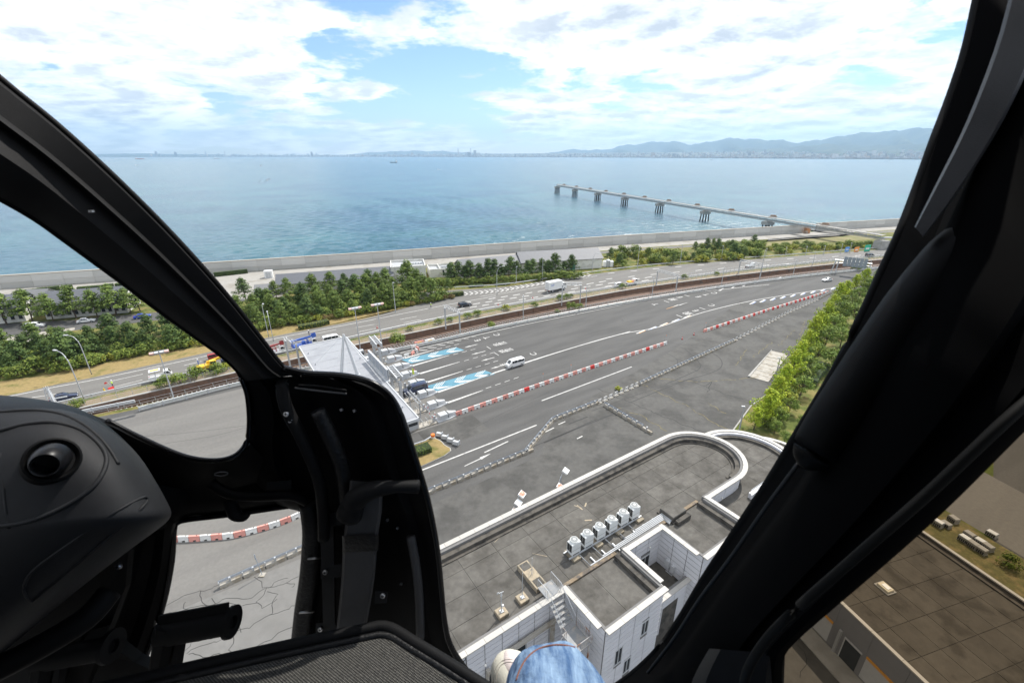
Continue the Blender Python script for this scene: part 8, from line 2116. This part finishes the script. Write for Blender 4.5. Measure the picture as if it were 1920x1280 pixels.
# floor panel with woven mat and rubber rim
FZ = CAM_H - 0.97
def fl(u, v, z=0.0): return G(u, v, FZ + z)
RIM = [(180, 1285), (300, 1256), (480, 1215), (600, 1189), (690, 1170), (715, 1166), (738, 1172), (775, 1195), (840, 1235), (930, 1293), (1000, 1340)]
P = smooth_path([fl(u, v + 16) for u, v in RIM], 3) + [fl(1000, 1700), fl(180, 1700)]
mb = MB(); mb.prism([(q.x, q.y) for q in P], FZ - 0.03, FZ); hb(mb, 'floor_panel', M_CHAR, False)
def weave():
    m = bpy.data.materials.new('woven_mat'); m.use_nodes = True
    N, K = m.node_tree.nodes, m.node_tree.links; b = N['Principled BSDF']; b.inputs['Roughness'].default_value = 0.9
    tcn = N.new('ShaderNodeTexCoord'); mp = N.new('ShaderNodeMapping'); mp.inputs['Rotation'].default_value = (0, 0, 0.55); K.new(tcn.outputs['Object'], mp.inputs[0])
    w1 = N.new('ShaderNodeTexWave'); w1.bands_direction = 'X'; w1.inputs['Scale'].default_value = 92; w1.inputs['Distortion'].default_value = 0.6; w1.inputs['Detail'].default_value = 2; K.new(mp.outputs[0], w1.inputs['Vector'])
    w2 = N.new('ShaderNodeTexWave'); w2.bands_direction = 'Y'; w2.inputs['Scale'].default_value = 74; w2.inputs['Distortion'].default_value = 0.6; w2.inputs['Detail'].default_value = 2; K.new(mp.outputs[0], w2.inputs['Vector'])
    mx = N.new('ShaderNodeMath'); mx.operation = 'MAXIMUM'; K.new(w1.outputs['Fac'], mx.inputs[0]); K.new(w2.outputs['Fac'], mx.inputs[1])
    rp = N.new('ShaderNodeMapRange'); rp.inputs['From Min'].default_value = 0.86; rp.inputs['From Max'].default_value = 0.99; K.new(mx.outputs[0], rp.inputs['Value'])
    nz = N.new('ShaderNodeTexNoise'); nz.inputs['Scale'].default_value = 160; K.new(tcn.outputs['Object'], nz.inputs['Vector'])
    ml = N.new('ShaderNodeMath'); ml.operation = 'MULTIPLY'; K.new(rp.outputs[0], ml.inputs[0]); K.new(nz.outputs['Fac'], ml.inputs[1])
    c = N.new('ShaderNodeMix'); c.data_type = 'RGBA'; c.inputs['A'].default_value = (0.007, 0.007, 0.0075, 1); c.inputs['B'].default_value = (0.26, 0.25, 0.22, 1); K.new(ml.outputs[0], c.inputs['Factor']); K.new(c.outputs['Result'], b.inputs['Base Color'])
    bp = N.new('ShaderNodeBump'); bp.inputs['Distance'].default_value = 0.003; K.new(mx.outputs[0], bp.inputs['Height']); K.new(bp.outputs[0], b.inputs['Normal'])
    return m
P2 = smooth_path([fl(u, v + 34) for u, v in RIM], 3) + [fl(1000, 1700), fl(180, 1700)]
mb = MB(); mb.prism([(q.x, q.y) for q in P2], FZ + 0.0005, FZ + 0.006); hb(mb, 'floor_mat', weave(), False)
mb = MB(); mb.tube(smooth_path([fl(u, v + 8, 0.006) for u, v in RIM], 4), 0.0125, 10); hb(mb, 'rubber_rim', M_CHAR, True)
mb = MB(); mb.tube(smooth_path([fl(u, v + 24, 0.004) for u, v in RIM], 4), 0.008, 8); hb(mb, 'rubber_rim', M_LEATH, True)
# right door frame: broad dark member
DF = [(1850, -90, .70, 2250, 520, .50), (1838, -40, .69, 2150, 560, .48), (1812, 80, .68, 2120, 600, .47), (1780, 180, .67, 2090, 640, .46), (1748, 265, .66, 2060, 670, .45), (1712, 365, .65, 2030, 700, .44), (1683, 440, .64, 2000, 730, .44), (1650, 512, .64, 1970, 760, .44), (1610, 600, .64, 1930, 800, .44), (1560, 700, .65, 1880, 850, .45), (1500, 800, .67, 1800, 930, .46), (1440, 900, .70, 1720, 1005, .47), (1380, 990, .73, 1640, 1075, .49), (1320, 1080, .77, 1560, 1143, .51), (1275, 1155, .81, 1490, 1205, .53), (1235, 1212, .84, 1468, 1240, .55), (1180, 1265, .86, 1466, 1300, .56), (1100, 1320, .88, 1466, 1360, .57)]
M_MATT = mat('matt_black', (0.0012, 0.0012, 0.0014), 0.85, 0.10, 30.0, spec=0.03)
band('door_frame', DF, [(0, 0), (0.02, 0.015), (0.16, 0.030), (0.19, 0.060), (0.24, 0.075), (0.45, 0.085), (0.62, 0.075), (0.66, 0.060), (0.72, 0.055), (0.85, 0.050), (0.94, 0.030), (1, 0)], 0.05, M_MATT)
ptube('door_seal', [(u1 + 3, v1 + 2, d1 - 0.008) for u1, v1, d1, *_ in DF], 0.007, M_BLK)
ptube('door_edge', [(1500, 865, .585), (1440, 945, .61), (1370, 1045, .65), (1310, 1125, .70), (1265, 1195, .74), (1215, 1260, .78)], 0.0028, M_PODM, 8)
ptube('window_trim', [(2000, 690, .42), (1900, 775, .415), (1820, 850, .42), (1740, 925, .43), (1660, 995, .44), (1580, 1065, .46), (1500, 1135, .48), (1440, 1195, .50), (1400, 1260, .51), (1390, 1330, .52)], 0.0050, M_TRIMW, 10)
ptube('pillar_pad', [(1905, 395, .55), (1850, 420, .545), (1790, 480, .54), (1720, 575, .54), (1640, 690, .55), (1575, 780, .555), (1535, 835, .56), (1516, 862, .565), (1508, 874, .57)], [0.004, 0.020, 0.030, 0.034, 0.034, 0.031, 0.027, 0.019, 0.004], M_BLK, 14, 4)
band('pillar_lit_face', [(1905, -60, .555, 1975, -30, .545), (1875, 60, .555, 1945, 85, .545), (1838, 165, .55, 1900, 190, .54), (1800, 255, .55, 1850, 280, .54), (1755, 345, .545, 1790, 370, .537), (1715, 425, .54, 1732, 445, .535)], [(0, 0.0), (0.1, 0.006), (0.9, 0.006), (1, 0.0)], 0.02, M_DUCT)  # pillar face lit by the sky: lighter plastic stands in for the light
# lower door sill corner at the bottom right
band('door_sill', [(1330, 1215, .60, 1472, 1225, .56), (1300, 1270, .60, 1470, 1275, .56), (1280, 1340, .60, 1470, 1340, .56)], [(0, 0), (0.15, 0.03), (0.8, 0.03), (1, 0)], 0.05, M_CHAR)
# glazing: windscreen, left side window, chin window, door window
M_CLEAR = clear_mat('clear_pane', (0.965, 0.972, 0.968))
M_TINT = clear_mat('tinted_pane', (0.42, 0.355, 0.27))
WS = [(-330, -200, .9, 1880, -220, .78), (-150, 10, .78, 1838, -40, .74), (0, 147, .80, 1812, 80, .73), (200, 318, .88, 1748, 265, .71), (380, 502, .97, 1683, 440, .69), (490, 636, 1.05, 1610, 600, .69), (640, 706, 1.12, 1560, 700, .70), (748, 772, 1.12, 1500, 800, .72), (800, 932, 1.18, 1440, 900, .75), (820, 1042, 1.22, 1380, 990, .78), (832, 1142, 1.26, 1320, 1080, .82), (845, 1212, 1.28, 1235, 1212, .89), (910, 1290, 1.30, 1180, 1265, .91)]
secs = []
for u1, v1, d1, u2, v2, d2 in spl(WS, 2):
    secs.append([C(u1 + (u2 - u1) * f, v1 + (v2 - v1) * f, d1 + (d2 - d1) * f + 0.45 * f * (1 - f)) for f in [k / 10 for k in range(11)]])
mb = MB(); mb.loft(secs, False, False); wsp = hb(mb, 'windscreen', M_CLEAR, True)
M_SMEAR = bpy.data.materials.new('glass_smear'); M_SMEAR.use_nodes = True
_n, _k = M_SMEAR.node_tree.nodes, M_SMEAR.node_tree.links
_t = _n.new('ShaderNodeBsdfTransparent'); _m = _n.new('ShaderNodeMixShader'); _b = _n['Principled BSDF']; _b.inputs['Base Color'].default_value = (0.8, 0.8, 0.8, 1); _b.inputs['Roughness'].default_value = 0.9
_tc = _n.new('ShaderNodeTexCoord'); _nz = _n.new('ShaderNodeTexNoise'); _nz.inputs['Scale'].default_value = 90; _nz.inputs['Detail'].default_value = 6; _k.new(_tc.outputs['Object'], _nz.inputs['Vector'])
_mr = _n.new('ShaderNodeMapRange'); _mr.inputs['From Min'].default_value = 0.42; _mr.inputs['From Max'].default_value = 0.75; _mr.inputs['To Max'].default_value = 0.5; _k.new(_nz.outputs['Fac'], _mr.inputs['Value'])
_k.new(_mr.outputs[0], _m.inputs[0]); _k.new(_t.outputs[0], _m.inputs[1]); _k.new(_b.outputs[0], _m.inputs[2]); _k.new(_m.outputs[0], _n['Material Output'].inputs['Surface'])
for pts in ([(485, 350), (484, 340), (489, 336), (493, 343), (490, 349)], [(493, 341), (498, 337), (511, 331), (512, 334), (503, 339), (495, 343)], [(472, 313), (474, 310), (476, 312), (475, 315)], [(487, 311), (490, 308), (492, 310), (490, 313)], [(1165, 600), (1168, 598), (1169, 603)]):
    mb = MB(); mb.add([C(u, v, 1.02) for u, v in pts], [tuple(range(len(pts)))]); hb(mb, 'smear', M_SMEAR, False, wsp)
W1 = [(0, 373, .80), (65, 410, .83), (135, 460, .86), (225, 526, .91), (300, 583, .95), (365, 630, .99), (415, 666, 1.02), (448, 697, 1.06), (464, 735, 1.08), (469, 790, 1.11), (464, 828, 1.12), (448, 850, 1.11), (415, 862, 1.09), (325, 849, 1.07), (200, 788, 1.05), (0, 740, 1.0), (-250, 700, .9), (-250, 240, .75)]
mb = MB(); mb.add([C(*p) for p in W1] + [C(200, 620, 0.97)], [(i, (i + 1) % len(W1), len(W1)) for i in range(len(W1))]); hb(mb, 'side_window', M_CLEAR, True)
W2 = [(574, 943, 1.23), (450, 961, 1.22), (345, 974, 1.19), (325, 987, 1.18), (321, 1052, 1.21), (307, 1125, 1.24), (284, 1195, 1.26), (258, 1270, 1.28), (400, 1300, 1.35), (545, 1290, 1.38), (555, 1190, 1.36), (568, 1080, 1.31), (574, 1010, 1.28)]
mb = MB(); mb.add([C(*p) for p in W2] + [C(440, 1110, 1.34)], [(i, (i + 1) % len(W2), len(W2)) for i in range(len(W2))]); hb(mb, 'chin_window', M_CLEAR, True)
W3 = [(u2 - 4, v2 - 4, d2 + 0.02) for *_, u2, v2, d2 in DF[2:]] + [(1466, 1500, .58), (2500, 1500, .40), (2500, 600, .40)]
mb = MB(); mb.add([C(*p) for p in W3] + [C(1900, 1080, .45)], [(i, (i + 1) % len(W3), len(W3)) for i in range(len(W3))]); hb(mb, 'door_window', M_TINT, True)
# unseen cabin shell above, behind and below the viewer, added to block light
def hbox(lo, hi, name, m): mb = MB(); mb.bbox(lo, hi); return hb(mb, name, m, False)
Z = CAM_H
hbox((-1.15, -1.5, Z + 0.34), (1.0, 0.55, Z + 0.40), 'cabin_roof', M_CHAR)
hbox((-1.15, -1.56, Z - 1.1), (1.0, -1.5, Z + 0.40), 'rear_bulkhead', M_CHAR)
hbox((-1.15, -1.5, Z - 1.1), (1.0, 0.42, Z - 1.04), 'cabin_floor', M_CHAR)
hbox((0.62, -1.5, Z - 1.04), (0.68, 0.10, Z - 0.55), 'door_lower_panel', M_BLK)
hbox((-1.15, -1.5, Z - 1.04), (-1.09, 0.2, Z - 0.45), 'door_lower_panel', M_BLK)
mb = MB(); mb.bbox((-0.32, -0.75, Z - 1.04), (0.40, -0.08, Z - 0.80), 0.05); hb(mb, 'seat', M_LEATH, 40)
mb = MB(); mb.bbox((-0.32, -0.95, Z - 0.85), (0.40, -0.72, Z - 0.05), 0.05); hb(mb, 'seat_back', M_LEATH, 40)

# ================================================================== THE PERSON IN THE SEAT (legs in view)
def denim():
    m = bpy.data.materials.new('denim'); m.use_nodes = True
    N, K = m.node_tree.nodes, m.node_tree.links; b = N['Principled BSDF']; b.inputs['Roughness'].default_value = 0.9
    tcn = N.new('ShaderNodeTexCoord')
    n1 = N.new('ShaderNodeTexNoise'); n1.inputs['Scale'].default_value = 26; n1.inputs['Detail'].default_value = 8; n1.inputs['Roughness'].default_value = 0.7
    mp = N.new('ShaderNodeMapping'); mp.inputs['Scale'].default_value = (2.6, 0.30, 0.5); K.new(tcn.outputs['Object'], mp.inputs[0]); K.new(mp.outputs[0], n1.inputs['Vector'])
    r = N.new('ShaderNodeMapRange'); r.inputs['From Min'].default_value, r.inputs['From Max'].default_value = 0.38, 0.64; K.new(n1.outputs['Fac'], r.inputs['Value'])
    c = N.new('ShaderNodeMix'); c.data_type = 'RGBA'; c.inputs['A'].default_value = (0.042, 0.098, 0.21, 1); c.inputs['B'].default_value = (0.23, 0.335, 0.47, 1); K.new(r.outputs[0], c.inputs['Factor']); K.new(c.outputs['Result'], b.inputs['Base Color'])
    w = N.new('ShaderNodeTexNoise'); w.inputs['Scale'].default_value = 600; K.new(tcn.outputs['Object'], w.inputs['Vector'])
    n2 = N.new('ShaderNodeTexNoise'); n2.inputs['Scale'].default_value = 30; n2.inputs['Detail'].default_value = 3; K.new(tcn.outputs['Object'], n2.inputs['Vector'])
    b1 = N.new('ShaderNodeBump'); b1.inputs['Distance'].default_value = 0.02; b1.inputs['Strength'].default_value = 0.6; K.new(n2.outputs['Fac'], b1.inputs['Height'])
    b2 = N.new('ShaderNodeBump'); b2.inputs['Distance'].default_value = 0.0006; K.new(w.outputs['Fac'], b2.inputs['Height']); K.new(b1.outputs[0], b2.inputs['Normal']); K.new(b2.outputs[0], b.inputs['Normal'])
    return m
M_DENIM = denim()
kneeR = C(1050, 1284, 0.66); kneeL = C(640, 1400, 0.66)
hipR, hipL = Vector((0.11, -0.22, Z - 0.74)), Vector((-0.09, -0.22, Z - 0.74))
ankR, ankL = C(985, 1345, 1.06), C(560, 1650, 0.98)
pel = Vector((0.01, -0.26, Z - 0.72)); belly = Vector((0.01, -0.32, Z - 0.48))
pts = [pel, belly, hipR, hipR.lerp(kneeR, 0.55), kneeR, kneeR.lerp(ankR, 0.45), ankR, hipL, hipL.lerp(kneeL, 0.55), kneeL, kneeL.lerp(ankL, 0.45), ankL]
me = skin_mesh('person', [p for p in pts], [(0, 1), (0, 2), (2, 3), (3, 4), (4, 5), (5, 6), (0, 7), (7, 8), (8, 9), (9, 10), (10, 11)], [0.15, 0.14, 0.105, 0.095, 0.080, 0.072, 0.06, 0.105, 0.095, 0.080, 0.072, 0.06], 4, [M_DENIM])
from mathutils import noise as mnoise
NRM = [v.normal.copy() for v in me.vertices]
for v in me.vertices:
    q = v.co - kneeR
    fold = mnoise.noise(Vector((q.x * 26, q.y * 7 + q.x * 9, q.z * 9))) * 0.0085 + mnoise.noise(Vector((q.x * 9 + 4, q.y * 20, q.z * 12))) * 0.007 + mnoise.noise(v.co * 60) * 0.0012
    v.co += NRM[v.index] * fold
person = thing('person', 'seated person in faded blue jeans and cream shoe, knee raised at bottom', 'person', (0, -0.2, Z - 1.0))
PL = Vector(person.location)
from mathutils.bvhtree import BVHTree
bv = BVHTree.FromPolygons([v.co.copy() for v in me.vertices], [tuple(p.vertices) for p in me.polygons])
for v in me.vertices: v.co -= PL
leg = link('jeans', me, person)
seam = []
for u, v in ((968, 1275), (975, 1255), (986, 1236), (1000, 1222), (1018, 1213), (1038, 1209), (1058, 1209), (1078, 1213), (1096, 1222), (1112, 1236), (1124, 1252)):
    h_ = bv.ray_cast(CAM, (C(u, v, 1.0) - CAM).normalized())
    if h_[0] is not None: seam.append(h_[0] + (CAM - h_[0]).normalized() * 0.0006 - PL)
if len(seam) > 2:
    mb = MB(); mb.tube(smooth_path(seam, 4), 0.0016, 6); mb.build('seam', mat('rust_thread', (0.16, 0.06, 0.035), 0.8, 0.2), leg, smooth=True)
# shoe of the raised leg
M_SHOE = mat('cream_suede', (0.58, 0.55, 0.46), 0.85, 0.10, 30.0, bump=0.001, bscale=300); M_MESH = mat('pale_pink_mesh', (0.62, 0.53, 0.50), 0.85, 0.12, 400.0, bump=0.0012, bscale=500); M_SOLE = mat('dark_sole', (0.05, 0.05, 0.05), 0.8)
toe, heel = C(946, 1229, 1.13), C(988, 1335, 0.97)
ax_ = (toe - heel); ax_.z *= 0.35; ln = 0.27; ax_.normalize(); sd = ax_.cross(Vector((0, 0, 1))).normalized(); upv = sd.cross(ax_).normalized()
def shoe(scale, z0, hts, name, m, fr=(0, 1), parent=None, lift=0.0):
    secs = []
    for f, w_, h_ in hts:
        c = toe - ax_ * (ln * f) 
        sec = []
        for k in range(14):
            a = math.pi * k / 13
            sec.append(c + sd * (math.cos(a) * w_ * scale) + upv * (z0 + max(0.0, math.sin(a)) ** 0.8 * h_ + lift) - PL)
        secs.append(sec)
    mb = MB(); mb.loft(secs, True); return mb.build(name, m, parent or person, smooth=True)
HT = [(0.0, 0.010, 0.012), (0.03, 0.028, 0.030), (0.10, 0.043, 0.046), (0.22, 0.050, 0.058), (0.40, 0.049, 0.072), (0.6, 0.045, 0.09), (0.8, 0.042, 0.10), (1.0, 0.035, 0.09)]
sh_ = shoe(1.0, 0.0, HT, 'shoe', M_SHOE)
shoe(1.06, -0.018, [(f, w_ + 0.002, 0.02) for f, w_, h_ in HT], 'sole', M_SOLE, parent=sh_)
shoe(0.78, 0.0, [(f, w_ * (0.9 if f > 0.12 else 0.5), h_ + 0.0045) for f, w_, h_ in HT if 0.10 <= f <= 0.45], 'mesh_panel', M_MESH, parent=sh_)

bpy.context.view_layer.update()
vs_, fs_ = [], []
for o in [sh_] + list(sh_.children):
    b_ = len(vs_); vs_ += [o.matrix_world @ v.co for v in o.data.vertices]; fs_ += [tuple(b_ + i for i in p.vertices) for p in o.data.polygons]
bs = BVHTree.FromPolygons(vs_, fs_)
def shoe_line(pts, r_, name, m):
    out = []
    for u, v in pts:
        h_ = bs.ray_cast(CAM, (C(u, v, 1.0) - CAM).normalized())
        if h_[0] is not None: out.append(h_[0] + (CAM - h_[0]).normalized() * 0.0006 - PL)
    if len(out) > 2: mb = MB(); mb.tube(smooth_path(out, 3), r_, 5); mb.build(name, m, sh_, smooth=True)
M_STI = mat('shoe_stitch', (0.30, 0.27, 0.23), 0.9)
shoe_line([(930, 1279), (931, 1265), (936, 1251), (944, 1243), (955, 1240), (966, 1243), (974, 1250)], 0.0009, 'stitching', M_STI)
shoe_line([(925, 1279), (926, 1263), (932, 1248), (942, 1238), (955, 1235), (968, 1238)], 0.0007, 'stitching', M_STI)

# ================================================================== HAZE OVER THE BAY
mb = MB(); mb.bbox((-41000, -400, SEA_Z - 1.5), (41000, 24500, 1150)); hz = mb.build('haze', None)
hz.data.materials.clear()
hm = bpy.data.materials.new('haze_air'); hm.use_nodes = True
hn, hk = hm.node_tree.nodes, hm.node_tree.links
hn.remove(hn['Principled BSDF'])
pv = hn.new('ShaderNodeVolumePrincipled')
pv.inputs['Color'].default_value = (0.48, 0.73, 1.0, 1); pv.inputs['Density'].default_value = 0.000056; pv.inputs['Anisotropy'].default_value = 0.2
hk.new(pv.outputs[0], hn['Material Output'].inputs['Volume'])
hz.data.materials.append(hm)
tag(hz, 'thin bluish haze filling the air over the bay', 'haze', kind='stuff')

# ------------------------------------------------------------------ look-alikes: say which one by its place in its row
bpy.context.view_layer.update()
same = {}
for o in COL.objects:
    if o.parent is None and 'label' in o.keys() and 'category' in o.keys():
        same.setdefault(o['label'], []).append(o)
def ordinal(n):
    return '%d%s' % (n, 'th' if 10 <= n % 100 <= 20 else {1: 'st', 2: 'nd', 3: 'rd'}.get(n % 10, 'th'))
for lab, objs in same.items():
    if len(objs) < 2: continue
    objs.sort(key=lambda q: PX(q.matrix_world.translation)[0])
    for i, o in enumerate(objs):
        o['label'] = '%s, %s from left' % (lab, ordinal(i + 1))
